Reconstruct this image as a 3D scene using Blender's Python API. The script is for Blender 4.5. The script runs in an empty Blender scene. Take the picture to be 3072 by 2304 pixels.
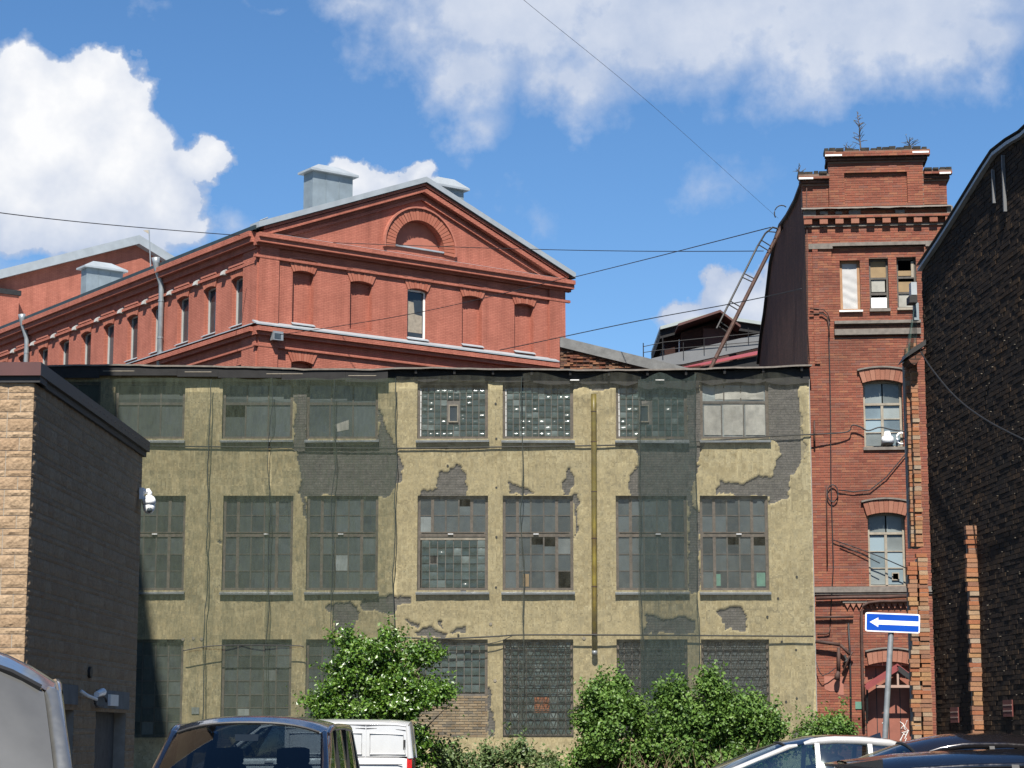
import bpy, math, random
import numpy as np
from mathutils import Vector, noise as mnoise
random.seed(7); rng = np.random.default_rng(7)
R = math.radians
scene = bpy.context.scene
COL = scene.collection
# ------------------------------------------------------------------ camera
F_PX, PITCH_PX, CAM_H = 6350.0, 1058.0, 1.67          # focal length / horizon offset in pixels of a 3072 px wide frame
PITCH = math.atan(PITCH_PX / F_PX)
cam = bpy.data.cameras.new('camera'); camo = bpy.data.objects.new('camera', cam); COL.objects.link(camo)
cam.sensor_width = 36.0; cam.lens = 36.0 * F_PX / 3072.0
cam.clip_start = 0.1; cam.clip_end = 3000
camo.location = (0, 0, CAM_H); camo.rotation_euler = (math.pi / 2 + PITCH, 0, 0)
scene.camera = camo
CP, SP = math.cos(PITCH), math.sin(PITCH)
def ray(u, v):
    dx, dy = u - 1536.0, 1152.0 - v
    y = F_PX * CP - dy * SP
    return dx / y, (F_PX * SP + dy * CP) / y
def at(u, v, D):
    a, b = ray(u, v); return (a * D, D, CAM_H + b * D)
# ------------------------------------------------------------------ sun and sky
SUN_AZ, SUN_EL = R(4.0), R(50.0)                       # azimuth: degrees to the left of straight behind the camera
sun_dir = Vector((-math.sin(SUN_AZ) * math.cos(SUN_EL), -math.cos(SUN_AZ) * math.cos(SUN_EL), math.sin(SUN_EL)))
sl = bpy.data.lights.new('sun', 'SUN'); sl.energy = 5.0; sl.angle = R(0.53); sl.color = (1.0, 0.95, 0.87)
so = bpy.data.objects.new('sun', sl); COL.objects.link(so)
so.rotation_euler = (-sun_dir).to_track_quat('-Z', 'Y').to_euler(); so.location = (0, -20, 60)
world = bpy.data.worlds.new('World'); scene.world = world; world.use_nodes = True
WN, WL = world.node_tree.nodes, world.node_tree.links
WN.clear()
def wmath(op, a, b=None, c=None, clamp=False):
    n = WN.new('ShaderNodeMath'); n.operation = op; n.use_clamp = clamp
    for i, x in enumerate((a, b, c)):
        if x is None: continue
        if isinstance(x, (int, float)): n.inputs[i].default_value = x
        else: WL.new(x, n.inputs[i])
    return n.outputs[0]
def build_world():
    out = WN.new('ShaderNodeOutputWorld')
    sky = WN.new('ShaderNodeTexSky'); sky.sky_type = 'NISHITA'; sky.sun_disc = False
    sky.sun_elevation = SUN_EL; sky.sun_rotation = math.pi + SUN_AZ
    sky.altitude = 900; sky.air_density = 1.0; sky.dust_density = 0.25; sky.ozone_density = 4.5
    hs = WN.new('ShaderNodeHueSaturation'); hs.inputs['Saturation'].default_value = 1.15; hs.inputs['Value'].default_value = 1.0
    WL.new(sky.outputs[0], hs.inputs['Color'])
    bg = WN.new('ShaderNodeBackground'); bg.inputs[1].default_value = 0.074
    WL.new(hs.outputs[0], bg.inputs[0])
    tc = WN.new('ShaderNodeTexCoord'); sep = WN.new('ShaderNodeSeparateXYZ'); WL.new(tc.outputs['Generated'], sep.inputs[0])
    X, Y, Z = sep.outputs
    az = wmath('ARCTAN2', X, Y); el = wmath('ARCSINE', Z)
    # warp the coordinates by noise so blob outlines become cauliflower-like
    def fbm(scale, detail, rough, off):
        n = WN.new('ShaderNodeTexNoise'); n.inputs['Scale'].default_value = scale
        n.inputs['Detail'].default_value = detail; n.inputs['Roughness'].default_value = rough
        mp = WN.new('ShaderNodeMapping'); mp.inputs['Location'].default_value = off
        WL.new(tc.outputs['Generated'], mp.inputs[0]); WL.new(mp.outputs[0], n.inputs['Vector'])
        return n.outputs['Fac']
    n1 = fbm(26, 6, 0.58, (3.1, 0.2, 1.7)); n2 = fbm(26, 6, 0.58, (9.4, 5.2, 0.3)); n3 = fbm(90, 3, 0.6, (1.4, 2.2, 7.3))
    waz = wmath('MULTIPLY_ADD', wmath('SUBTRACT', n1, 0.5), 0.045, az)
    wel = wmath('MULTIPLY_ADD', wmath('SUBTRACT', n2, 0.5), 0.045, el)
    def blobs(lst):
        acc = None
        for (u, v, ru, rv, g) in lst:
            a, b = ray(u, v); A = math.atan(a); E = math.atan(b / math.hypot(1, a))
            dx = wmath('MULTIPLY', wmath('SUBTRACT', waz, A), F_PX / ru)
            dz = wmath('MULTIPLY', wmath('SUBTRACT', wel, E), F_PX / rv)
            r2 = wmath('MULTIPLY_ADD', dx, dx, wmath('MULTIPLY', dz, dz))
            val = wmath('MULTIPLY', wmath('SUBTRACT', 1.0, wmath('SQRT', r2)), g)
            acc = val if acc is None else wmath('SMOOTH_MAX', acc, val, 0.25)
        return acc
    cum = blobs([(120, 400, 300, 270, 1.3), (285, 270, 180, 150, 1.2), (380, 500, 225, 180, 1.2), (60, 600, 360, 210, 1.1),
                 (610, 480, 85, 80, .8), (510, 610, 150, 120, .9), (350, 690, 300, 110, .6), (600, 690, 80, 60, .5),
                 (1090, 535, 85, 80, 1.0), (1190, 550, 100, 60, 1.0), (1268, 520, 70, 60, 1.0), (1330, 560, 60, 40, .8),
                 (2060, 970, 120, 95, 1.0), (2235, 910, 140, 110, 1.1), (2300, 980, 130, 90, 1.0)])
    str_ = blobs([(1500, 20, 620, 260, 1.0), (2000, 20, 720, 330, 1.1), (2600, 0, 720, 330, 1.1), (1400, 220, 270, 160, .9),
                  (1720, 250, 300, 160, .8), (1430, 370, 130, 110, .6), (2950, 120, 210, 140, .9), (1080, 20, 240, 80, .6),
                  (1720, 330, 140, 100, .5), (2050, 270, 160, 110, .35), (2150, 545, 190, 90, .24), (1625, 690, 60, 120, .22), (790, 40, 90, 40, .35),
                  (1540, 660, 90, 70, .12), (460, 30, 60, 50, .3), (40, 860, 160, 90, .3), (720, 670, 90, 70, .35), (2350, -250, 900, 330, 1.1), (900, -500, 900, 300, 1.0)])
    # general fair-weather cloud field for the rest of the sky, well above and around the frame
    gen = wmath('MULTIPLY', wmath('SUBTRACT', fbm(3.2, 4, 0.6, (0.7, 8.3, 2.2)), 0.62), 3.0)
    away = wmath('MAXIMUM', wmath('SUBTRACT', wmath('ABSOLUTE', az), 0.42), wmath('SUBTRACT', el, 0.50))
    gen = wmath('MINIMUM', gen, wmath('MULTIPLY', away, 5.0))
    d1 = wmath('MULTIPLY_ADD', wmath('SUBTRACT', n3, 0.5), 0.25, cum)
    d1 = wmath('MULTIPLY', d1, 5.0, clamp=True)
    d2 = wmath('MULTIPLY_ADD', wmath('SUBTRACT', n1, 0.52), 1.15, str_)
    d2 = wmath('MULTIPLY_ADD', wmath('SUBTRACT', n3, 0.5), 0.35, d2)
    d2 = wmath('MULTIPLY', d2, 1.6, clamp=True); d2 = wmath('POWER', d2, 1.25)
    d3 = wmath('MULTIPLY', gen, 2.0, clamp=True)
    dens = wmath('MAXIMUM', wmath('MAXIMUM', d1, wmath('MULTIPLY', d2, 0.93)), d3)
    # sunlit tops white, bases greyer: thicker parts and noise modulate the brightness
    n4 = fbm(34, 4, 0.55, (5.5, 1.2, 4.4))
    base = wmath('MULTIPLY_ADD', n4, 0.75, 0.24)
    topl = wmath('MULTIPLY_ADD', cum, 0.30, base)
    topl = wmath('ADD', topl, wmath('MINIMUM', wmath('MAXIMUM', wmath('MULTIPLY', wmath('SUBTRACT', el, math.atan(ray(400, 560)[1])), 4.0), -0.26), 0.2))
    br = wmath('MAXIMUM', wmath('MULTIPLY', topl, d1), wmath('MULTIPLY', wmath('MULTIPLY_ADD', n2, 0.6, 0.28), wmath('SUBTRACT', 1.0, d1)))
    ramp = WN.new('ShaderNodeValToRGB'); ramp.color_ramp.elements[0].position = 0.45; ramp.color_ramp.elements[0].color = (0.47, 0.56, 0.74, 1)
    ramp.color_ramp.elements[1].position = 1.05 if False else 1.0; ramp.color_ramp.elements[1].color = (0.98, 0.985, 1.0, 1)
    WL.new(br, ramp.inputs[0])
    cb = WN.new('ShaderNodeBackground'); cb.inputs[1].default_value = 0.54; WL.new(ramp.outputs[0], cb.inputs[0])
    mx = WN.new('ShaderNodeMixShader'); WL.new(dens, mx.inputs[0]); WL.new(bg.outputs[0], mx.inputs[1]); WL.new(cb.outputs[0], mx.inputs[2])
    WL.new(mx.outputs[0], out.inputs[0])
build_world()
scene.view_settings.view_transform = 'Standard'; scene.view_settings.look = 'None'
scene.view_settings.exposure = 0.9; scene.view_settings.gamma = 1.0; scene.view_settings.use_curve_mapping = False
scene.render.engine = 'CYCLES'
scene.cycles.transparent_max_bounces = 12
world.cycles.sampling_method = 'MANUAL'; world.cycles.sample_map_resolution = 512
# ------------------------------------------------------------------ materials
MATS = {}
def new_mat(name):
    m = bpy.data.materials.new(name); m.use_nodes = True; nt = m.node_tree
    bs = nt.nodes['Principled BSDF']; MATS[name] = m
    return m, nt.nodes, nt.links, bs
def coords(N, L, kind='Object', scale=(1, 1, 1)):
    tc = N.new('ShaderNodeTexCoord'); mp = N.new('ShaderNodeMapping'); mp.inputs['Scale'].default_value = scale
    L.new(tc.outputs[kind], mp.inputs[0]); return mp.outputs[0]
def nz(N, L, vec, scale, detail=5, rough=.6):
    n = N.new('ShaderNodeTexNoise'); n.inputs['Scale'].default_value = scale; n.inputs['Detail'].default_value = detail
    n.inputs['Roughness'].default_value = rough; L.new(vec, n.inputs['Vector']); return n.outputs['Fac']
def ramp(N, L, fac, stops):
    r = N.new('ShaderNodeValToRGB'); e = r.color_ramp.elements
    while len(e) < len(stops): e.new(0.5)
    for k, (p, c) in enumerate(stops): e[k].position = p; e[k].color = (*c, 1)
    L.new(fac, r.inputs[0]); return r.outputs[0]
def mixc(N, L, fac, a, b, mode='MIX'):
    m = N.new('ShaderNodeMix'); m.data_type = 'RGBA'; m.blend_type = mode
    for i, x in ((0, fac), (6, a), (7, b)):
        if isinstance(x, (int, float)): m.inputs[i].default_value = x
        elif isinstance(x, tuple): m.inputs[i].default_value = (*x, 1)
        else: L.new(x, m.inputs[i])
    return m.outputs[2]
def fmath(N, L, op, a, b=None, clamp=False):
    n = N.new('ShaderNodeMath'); n.operation = op; n.use_clamp = clamp
    for i, x in enumerate((a, b)):
        if x is None: continue
        if isinstance(x, (int, float)): n.inputs[i].default_value = x
        else: L.new(x, n.inputs[i])
    return n.outputs[0]
def bump(N, L, bs, h, strength=.3, dist=.02):
    b = N.new('ShaderNodeBump'); b.inputs['Strength'].default_value = strength; b.inputs['Distance'].default_value = dist
    L.new(h, b.inputs['Height']); L.new(b.outputs[0], bs.inputs['Normal'])
ALB = .56                                             # daylight exposure is +0.9, so pigments stay at real-world reflectance
def al(c, k=ALB): return tuple(x * k for x in c)
def simple(name, col, rough=.7, metal=0, var=.25, scale=4, bmp=0.15, spec=.5, dark=None, bscale=30):
    if max(col) < .7 and metal < .9: col = al(col); dark = al(dark) if dark else None
    m, N, L, bs = new_mat(name); v = coords(N, L)
    n = nz(N, L, v, scale); d = dark or tuple(c * (1 - var) for c in col); h = tuple(min(1, c * (1 + var * .6)) for c in col)
    L.new(ramp(N, L, n, [(.3, d), (.7, h)]), bs.inputs['Base Color'])
    bs.inputs['Roughness'].default_value = rough; bs.inputs['Metallic'].default_value = metal
    bs.inputs['Specular IOR Level'].default_value = spec
    if bmp: bump(N, L, bs, nz(N, L, v, bscale, 4), bmp, .01)
    return m
def brickish(name, cols, source='attr', soot=(.02, .018, .016), sootamt=.35, sootscale=.8, rough=.9):
    """colour per brick (attribute 'fac' or object random) with fine grain and soot stains"""
    cols = [al(c) for c in cols]; m, N, L, bs = new_mat(name); v = coords(N, L)
    if source == 'attr':
        a = N.new('ShaderNodeAttribute'); a.attribute_name = 'fac'; f = a.outputs['Fac']
    else:
        a = N.new('ShaderNodeObjectInfo'); f = a.outputs['Random']
    k = len(cols); c = ramp(N, L, f, [(i / (k - 1), cc) for i, cc in enumerate(cols)])
    g = N.new('ShaderNodeNewGeometry')
    n = N.new('ShaderNodeTexNoise'); n.inputs['Scale'].default_value = 60; n.inputs['Detail'].default_value = 3; L.new(g.outputs['Position'], n.inputs['Vector'])
    c = mixc(N, L, .55, c, ramp(N, L, n.outputs['Fac'], [(.25, (.45, .45, .45)), (.75, (1.25, 1.2, 1.15))]), 'MULTIPLY')
    s = N.new('ShaderNodeTexNoise'); s.inputs['Scale'].default_value = sootscale; s.inputs['Detail'].default_value = 6; s.inputs['Roughness'].default_value = .65; L.new(g.outputs['Position'], s.inputs['Vector'])
    sm = ramp(N, L, s.outputs['Fac'], [(.45, (0, 0, 0)), (.72, (sootamt,) * 3)])
    c = mixc(N, L, sm, c, soot)
    L.new(c, bs.inputs['Base Color']); bs.inputs['Roughness'].default_value = rough; bs.inputs['Specular IOR Level'].default_value = .2
    bump(N, L, bs, n.outputs['Fac'], .4, .01)
    return m
def brick_tex(name, c1, c2, mortar, w=.26, h=.077, msz=.011, stain=.3, rough=.85, bstr=.5, staincol=None):
    """brick courses as texture from the (s,z) UV in metres, for walls too far away to tell the bricks apart"""
    c1, c2, mortar = al(c1), al(c2), al(mortar); m, N, L, bs = new_mat(name); v = coords(N, L, 'UV')
    b = N.new('ShaderNodeTexBrick'); b.inputs['Color1'].default_value = (*c1, 1); b.inputs['Color2'].default_value = (*c2, 1); b.inputs['Mortar'].default_value = (*mortar, 1)
    b.inputs['Scale'].default_value = 1; b.inputs['Brick Width'].default_value = w; b.inputs['Row Height'].default_value = h; b.inputs['Mortar Size'].default_value = msz
    b.inputs['Mortar Smooth'].default_value = .2; b.inputs['Bias'].default_value = 0; L.new(v, b.inputs['Vector'])
    n = nz(N, L, v, .9, 7, .65); n2 = nz(N, L, v, 9, 5, .6)
    c = mixc(N, L, stain, b.outputs['Color'], ramp(N, L, n, [(.3, (.62, .58, .56)), (.7, (1.25, 1.22, 1.2))]), 'MULTIPLY')
    c = mixc(N, L, .35, c, ramp(N, L, n2, [(.3, (.8, .8, .8)), (.7, (1.15, 1.13, 1.1))]), 'MULTIPLY')
    sv = nz(N, L, coords(N, L, 'UV', (1.6, .12, 1)), 1.4, 6, .65); c = mixc(N, L, min(1, stain * 1.3), c, ramp(N, L, sv, [(.34, (.66, .62, .60)), (.6, (1.06, 1.06, 1.06))]), 'MULTIPLY')
    L.new(c, bs.inputs['Base Color']); bs.inputs['Roughness'].default_value = rough; bs.inputs['Specular IOR Level'].default_value = .25
    hgt = fmath(N, L, 'MULTIPLY_ADD', b.outputs['Fac'], -1.0); bump(N, L, bs, fmath(N, L, 'ADD', hgt, fmath(N, L, 'MULTIPLY', n2, .4)), bstr, .012)
    return m
def paint(name, col, rough=.28, metal=0, coat=1.0):
    col = al(col, .62)
    m, N, L, bs = new_mat(name); v = coords(N, L); n = nz(N, L, v, 3, 4)
    L.new(ramp(N, L, n, [(.3, tuple(c * .93 for c in col)), (.7, col)]), bs.inputs['Base Color'])
    bs.inputs['Metallic'].default_value = metal; bs.inputs['Coat Weight'].default_value = coat; bs.inputs['Coat Roughness'].default_value = .06
    n2 = nz(N, L, v, 14, 6); L.new(ramp(N, L, n2, [(.35, (rough,) * 3), (.75, (min(1, rough + .22),) * 3)]), bs.inputs['Roughness'])
    return m
def glass(name, tint=(.3, .33, .32), refl=(1, 1, 1), rough=.02, ior=1.5):
    m, N, L, bs = new_mat(name); N.remove(bs); out = N['Material Output']
    t = N.new('ShaderNodeBsdfTransparent'); t.inputs[0].default_value = (*tint, 1)
    g = N.new('ShaderNodeBsdfGlossy'); g.inputs['Color'].default_value = (*refl, 1); g.inputs['Roughness'].default_value = rough
    fr = N.new('ShaderNodeFresnel'); fr.inputs[0].default_value = ior
    geo = N.new('ShaderNodeNewGeometry'); inv = fmath(N, L, 'SUBTRACT', 1.0, geo.outputs['Backfacing'])
    mx = N.new('ShaderNodeMixShader'); L.new(fmath(N, L, 'MULTIPLY', fr.outputs[0], inv), mx.inputs[0]); L.new(t.outputs[0], mx.inputs[1]); L.new(g.outputs[0], mx.inputs[2])
    L.new(mx.outputs[0], out.inputs[0]); return m
def netmat(name, col, opac, streak=.25, moire=.055):
    col = al(col, .75)
    m, N, L, bs = new_mat(name); N.remove(bs); out = N['Material Output']
    v = coords(N, L, 'UV'); v2 = coords(N, L, 'UV', (6, .35, 1))
    d = N.new('ShaderNodeBsdfDiffuse'); d.inputs[0].default_value = (*col, 1)
    tl = N.new('ShaderNodeBsdfTranslucent'); tl.inputs[0].default_value = (*col, 1)
    dm = N.new('ShaderNodeMixShader'); dm.inputs[0].default_value = .3; L.new(d.outputs[0], dm.inputs[1]); L.new(tl.outputs[0], dm.inputs[2])
    t = N.new('ShaderNodeBsdfTransparent')
    a = nz(N, L, v, .7, 6); b = nz(N, L, v2, 2.2, 5)
    # weave: two crossed fine waves whose beat gives the faint watered look of hanging mesh
    w = N.new('ShaderNodeTexWave'); w.inputs['Scale'].default_value = 1.6; w.inputs['Distortion'].default_value = 14; w.inputs['Detail'].default_value = 2; w.inputs['Detail Scale'].default_value = .35
    L.new(coords(N, L, 'UV', (.35, 1.2, 1)), w.inputs['Vector'])
    s = fmath(N, L, 'ADD', fmath(N, L, 'MULTIPLY', fmath(N, L, 'SUBTRACT', a, .5), streak), fmath(N, L, 'MULTIPLY', fmath(N, L, 'SUBTRACT', b, .5), streak * 1.2))
    s = fmath(N, L, 'ADD', s, fmath(N, L, 'MULTIPLY', fmath(N, L, 'SUBTRACT', w.outputs['Fac'], .5), moire))
    fac = fmath(N, L, 'ADD', s, opac, clamp=True)
    mx = N.new('ShaderNodeMixShader'); L.new(fac, mx.inputs[0]); L.new(t.outputs[0], mx.inputs[1]); L.new(dm.outputs[0], mx.inputs[2])
    L.new(mx.outputs[0], out.inputs[0]); return m
def leafmat(name, cols, spec=.4, rough=.45):
    cols = [al(c, .74) for c in cols]
    m, N, L, bs = new_mat(name); N.remove(bs); out = N['Material Output']
    a = N.new('ShaderNodeAttribute'); a.attribute_name = 'fac'
    c = ramp(N, L, a.outputs['Fac'], [(i / (len(cols) - 1), cc) for i, cc in enumerate(cols)])
    p = N.new('ShaderNodeBsdfPrincipled'); L.new(c, p.inputs['Base Color']); p.inputs['Roughness'].default_value = rough; p.inputs['Specular IOR Level'].default_value = spec
    tl = N.new('ShaderNodeBsdfTranslucent'); L.new(mixc(N, L, .5, c, (.11, .18, .013)), tl.inputs[0])
    mx = N.new('ShaderNodeMixShader'); mx.inputs[0].default_value = .32; L.new(p.outputs[0], mx.inputs[1]); L.new(tl.outputs[0], mx.inputs[2])
    L.new(mx.outputs[0], out.inputs[0]); return m
# ------------------------------------------------------------------ geometry helpers
class Frame:
    """vertical plane: origin O (x,y), horizontal direction U, outward normal N"""
    def __init__(s, ox, oy, ux, uy, nx, ny):
        k = math.hypot(ux, uy); s.O = (ox, oy); s.U = (ux / k, uy / k); k = math.hypot(nx, ny); s.N = (nx / k, ny / k)
    def p(s, a, z, d=0.0):
        return (s.O[0] + s.U[0] * a + s.N[0] * d, s.O[1] + s.U[1] * a + s.N[1] * d, z)
    def sz(s, u, v, d=0.0):
        a, b = ray(u, v); ox, oy = s.O[0] + s.N[0] * d, s.O[1] + s.N[1] * d
        t = (a * oy - ox) / (s.U[0] - a * s.U[1]); D = oy + t * s.U[1]
        return t, CAM_H + b * D
WORLD = Frame(0, 0, 1, 0, 0, 1)      # s=x, d=y
OFF = {}
def off(o): return OFF.get(o.name, (0.0, 0.0, 0.0)) if o else (0.0, 0.0, 0.0)
def tag(o, label, cat, group=None, kind=None):
    if label: o['label'] = label
    if cat: o['category'] = cat
    if group: o['group'] = group
    if kind: o['kind'] = kind
    return o
def thing(name, label, cat, loc=(0, 0, 0), group=None, rotz=0):
    o = bpy.data.objects.new(name, None); COL.objects.link(o); o.location = loc; o.rotation_euler = (0, 0, rotz)
    o.empty_display_size = .2
    OFF[o.name] = tuple(loc) if not rotz else (0.0, 0.0, 0.0)
    return tag(o, label, cat, group)
class G:
    def __init__(s): s.v = []; s.f = []; s.fac = []
    def add(s, vs, fs, fac=0.5):
        n = len(s.v); s.v += [tuple(x) for x in vs]; s.f += [tuple(i + n for i in f) for f in fs]; s.fac += [fac] * len(vs); return s
    def hexa(s, p, fac=.5):          # 8 points: bottom 4 then top 4 (same winding)
        return s.add(p, [(3, 2, 1, 0), (4, 5, 6, 7), (0, 1, 5, 4), (1, 2, 6, 5), (2, 3, 7, 6), (3, 0, 4, 7)], fac)
    def box(s, fr, a0, a1, z0, z1, d0, d1, fac=.5):
        P = fr.p; return s.hexa([P(a0, z0, d1), P(a1, z0, d1), P(a1, z0, d0), P(a0, z0, d0), P(a0, z1, d1), P(a1, z1, d1), P(a1, z1, d0), P(a0, z1, d0)], fac)
    def prism(s, fr, poly, d0, d1, fac=.5):   # poly in (s,z), extruded between d0 (back) and d1 (front)
        n = len(poly); vs = [fr.p(a, z, d1) for a, z in poly] + [fr.p(a, z, d0) for a, z in poly]
        fs = [tuple(range(n)), tuple(range(2 * n - 1, n - 1, -1))] + [(i, i + n, (i + 1) % n + n, (i + 1) % n) for i in range(n)]
        return s.add(vs, fs, fac)
    def tube(s, pts, r, seg=8, fac=.5, cap=True):
        pts = [Vector(p) for p in pts]; rs = r if isinstance(r, (list, tuple)) else [r] * len(pts); vs = []; fs = []
        for i, p in enumerate(pts):
            t = (pts[min(i + 1, len(pts) - 1)] - pts[max(i - 1, 0)]).normalized()
            a = t.orthogonal() if abs(t.z) > .95 else t.cross(Vector((0, 0, 1)))
            a.normalize(); b = t.cross(a)
            for k in range(seg):
                q = 2 * math.pi * k / seg; vs.append(p + (a * math.cos(q) + b * math.sin(q)) * rs[i])
        for i in range(len(pts) - 1):
            for k in range(seg):
                k2 = (k + 1) % seg; fs.append((i * seg + k, i * seg + k2, (i + 1) * seg + k2, (i + 1) * seg + k))
        if cap: fs.append(tuple(range(seg))[::-1]); n = (len(pts) - 1) * seg; fs.append(tuple(range(n, n + seg)))
        return s.add(vs, fs, fac)
    def bar(s, p, q, w, h, up=(0, 0, 1), fac=.5):
        p, q = Vector(p), Vector(q); t = (q - p).normalized(); a = t.cross(Vector(up)); a.normalize(); b = a.cross(t)
        a *= w / 2; b *= h / 2
        return s.hexa([p - a - b, p + a - b, q + a - b, q - a - b, p - a + b, p + a + b, q + a + b, q - a + b], fac)
    def grid(s, fn, nu, nv, fac=.5, thick=None):
        vs = [fn(i / nu, j / nv) for j in range(nv + 1) for i in range(nu + 1)]
        fs = [(j * (nu + 1) + i, j * (nu + 1) + i + 1, (j + 1) * (nu + 1) + i + 1, (j + 1) * (nu + 1) + i) for j in range(nv) for i in range(nu)]
        return s.add(vs, fs, fac)
    def build(s, name, mat, parent=None, smooth=False, uv=True, kind=None, angle=None):
        o_ = off(parent)
        me = bpy.data.meshes.new(name)
        if o_ != (0.0, 0.0, 0.0): vs = [(x - o_[0], y - o_[1], z - o_[2]) for x, y, z in s.v]
        else: vs = s.v
        me.from_pydata([tuple(v) for v in vs], [], s.f); me.update()
        a = me.attributes.new('fac', 'FLOAT', 'POINT'); a.data.foreach_set('value', np.array(s.fac, dtype=np.float32))
        if uv: box_uv(me, o_)
        if smooth:
            me.polygons.foreach_set('use_smooth', [True] * len(me.polygons))
            if angle: 
                try: me.set_sharp_from_angle(angle=R(angle))
                except Exception: pass
        me.materials.append(MATS[mat] if isinstance(mat, str) else mat)
        ob = bpy.data.objects.new(name, me); COL.objects.link(ob)
        if parent: ob.parent = parent; OFF[ob.name] = o_
        if kind: ob['kind'] = kind
        return ob
def box_uv(me, o_=(0, 0, 0)):
    n = len(me.loops)
    if n == 0: return
    co = np.empty(len(me.vertices) * 3, np.float32); me.vertices.foreach_get('co', co); co = co.reshape(-1, 3) + np.array(o_, np.float32)
    vi = np.empty(n, np.int32); me.loops.foreach_get('vertex_index', vi)
    pn = np.empty(len(me.polygons) * 3, np.float32); me.polygons.foreach_get('normal', pn); pn = pn.reshape(-1, 3)
    lt = np.empty(len(me.polygons), np.int32); me.polygons.foreach_get('loop_total', lt)
    ln = np.repeat(pn, lt, axis=0); p = co[vi]
    hz = np.hypot(ln[:, 0], ln[:, 1]); hz[hz < 1e-5] = 1
    tx, ty = -ln[:, 1] / hz, ln[:, 0] / hz
    flat = np.abs(ln[:, 2]) > .75
    u = np.where(flat, p[:, 0], p[:, 0] * tx + p[:, 1] * ty); v = np.where(flat, p[:, 1], p[:, 2])
    l = me.uv_layers.new(name='UVMap'); l.data.foreach_set('uv', np.stack([u, v], 1).astype(np.float32).ravel())
def place(name, me, loc, parent, rot=None, scale=None):
    o_ = off(parent); ob = bpy.data.objects.new(name, me); COL.objects.link(ob); ob.parent = parent
    ob.location = (loc[0] - o_[0], loc[1] - o_[1], loc[2] - o_[2])
    if rot: ob.rotation_euler = rot
    if scale: ob.scale = scale
    OFF[ob.name] = tuple(loc); return ob
def mesh_only(g, name, mat, smooth=False):
    ob = g.build(name, mat, None, smooth); me = ob.data; bpy.data.objects.remove(ob); return me
def wall_cells(fr, a0, a1, z0, z1, holes, d0, d1, g=None):
    g = g or G(); A = sorted({a0, a1, *[min(max(h[0], a0), a1) for h in holes], *[min(max(h[1], a0), a1) for h in holes]})
    Z = sorted({z0, z1, *[min(max(h[2], z0), z1) for h in holes], *[min(max(h[3], z0), z1) for h in holes]})
    for j in range(len(Z) - 1):
        zc = (Z[j] + Z[j + 1]) / 2; i = 0
        while i < len(A) - 1:
            def solid(k): ac = (A[k] + A[k + 1]) / 2; return not any(h[0] < ac < h[1] and h[2] < zc < h[3] for h in holes)
            if not solid(i): i += 1; continue
            k = i
            while k + 1 < len(A) - 1 and solid(k + 1): k += 1
            if A[k + 1] - A[i] > 1e-4 and Z[j + 1] - Z[j] > 1e-4: g.box(fr, A[i], A[k + 1], Z[j], Z[j + 1], d0, d1)
            i = k + 1
    return g
def courses(a0, a1, z0, z1, holes=(), w=.26, h=.077, joint=.011, top=None, rnd=random):
    """running-bond bricks (a,b,zlo,zhi) clear of rectangular holes; top(a) limits the height"""
    out = []; k = 0; z = z0
    while z + h <= z1 + 1e-6:
        iv = [(a0, a1)]; zc = z + h / 2
        for hh in holes:
            if hh[2] < zc < hh[3]:
                nv = []
                for (p, q) in iv:
                    if hh[1] <= p or hh[0] >= q: nv.append((p, q)); continue
                    if hh[0] > p: nv.append((p, hh[0]))
                    if hh[1] < q: nv.append((hh[1], q))
                iv = nv
        for (p, q) in iv:
            s0 = math.floor(p / w) * w - (w / 2 if k % 2 else 0)
            while s0 < q:
                b0, b1 = max(s0 + joint / 2, p), min(s0 + w - joint / 2, q)
                if b1 - b0 > .03 and (top is None or z + h < top((b0 + b1) / 2)): out.append((b0, b1, z + joint / 2, z + h - joint / 2))
                s0 += w
        z += h; k += 1
    return out
def bricks(fr, lst, parent, mat_attr, mat_obj, d, proud=.012, jitter=.006, single=0, key=None, name='brick', depth=.05):
    """the bricks that show largest become objects of their own, the rest one joined part"""
    lst = sorted(lst, key=key) if key else lst
    g = G()
    for i, (a, b, z0, z1) in enumerate(lst):
        e = d + proud + random.uniform(-jitter, jitter); f = random.random()
        if i < single:
            q = G(); c = fr.p((a + b) / 2, (z0 + z1) / 2, e)
            q.box(fr, a, b, z0, z1, e - depth, e, f); q.build(name, mat_obj, parent, uv=False)
        else: g.box(fr, a, b, z0, z1, e - depth, e, f)
    if g.v: return g.build('brick_courses', mat_attr, parent, uv=False, kind='stuff')
# ------------------------------------------------------------------ material library
simple('asphalt', (.06, .06, .062), .9, var=.3, scale=3, bmp=.3)
simple('pavement', (.22, .21, .2), .9, var=.25, scale=2, bmp=.3)
simple('grass_soil', (.07, .065, .04), .95, var=.5, scale=6, bmp=.5)
simple('galvanised', (.46, .50, .52), .42, .35, var=.18, scale=2.5, bmp=.04)
simple('pale_zinc', (.56, .61, .64), .45, .15, var=.14, scale=1.6, bmp=.04)
simple('dark_metal', (.035, .033, .032), .6, .2, var=.4, scale=5)
simple('black_felt', (.018, .017, .017), .85, var=.5, scale=4, bmp=.3)
simple('old_wood', (.20, .165, .135), .85, var=.4, scale=7, bmp=.3)
simple('grey_wood', (.15, .135, .118), .85, var=.35, scale=7, bmp=.3)
simple('pale_wood', (.46, .40, .31), .8, var=.25, scale=6, bmp=.2)
simple('fresh_wood', (.50, .27, .13), .7, var=.25, scale=6, bmp=.15)
simple('white_paint', (.72, .71, .68), .5, var=.08, scale=5, bmp=.05)
simple('white_cloth', (.66, .65, .63), .8, var=.06, scale=3, bmp=.05)
simple('white_plastic', (.8, .8, .79), .3, var=.04, scale=5, bmp=0)
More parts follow.
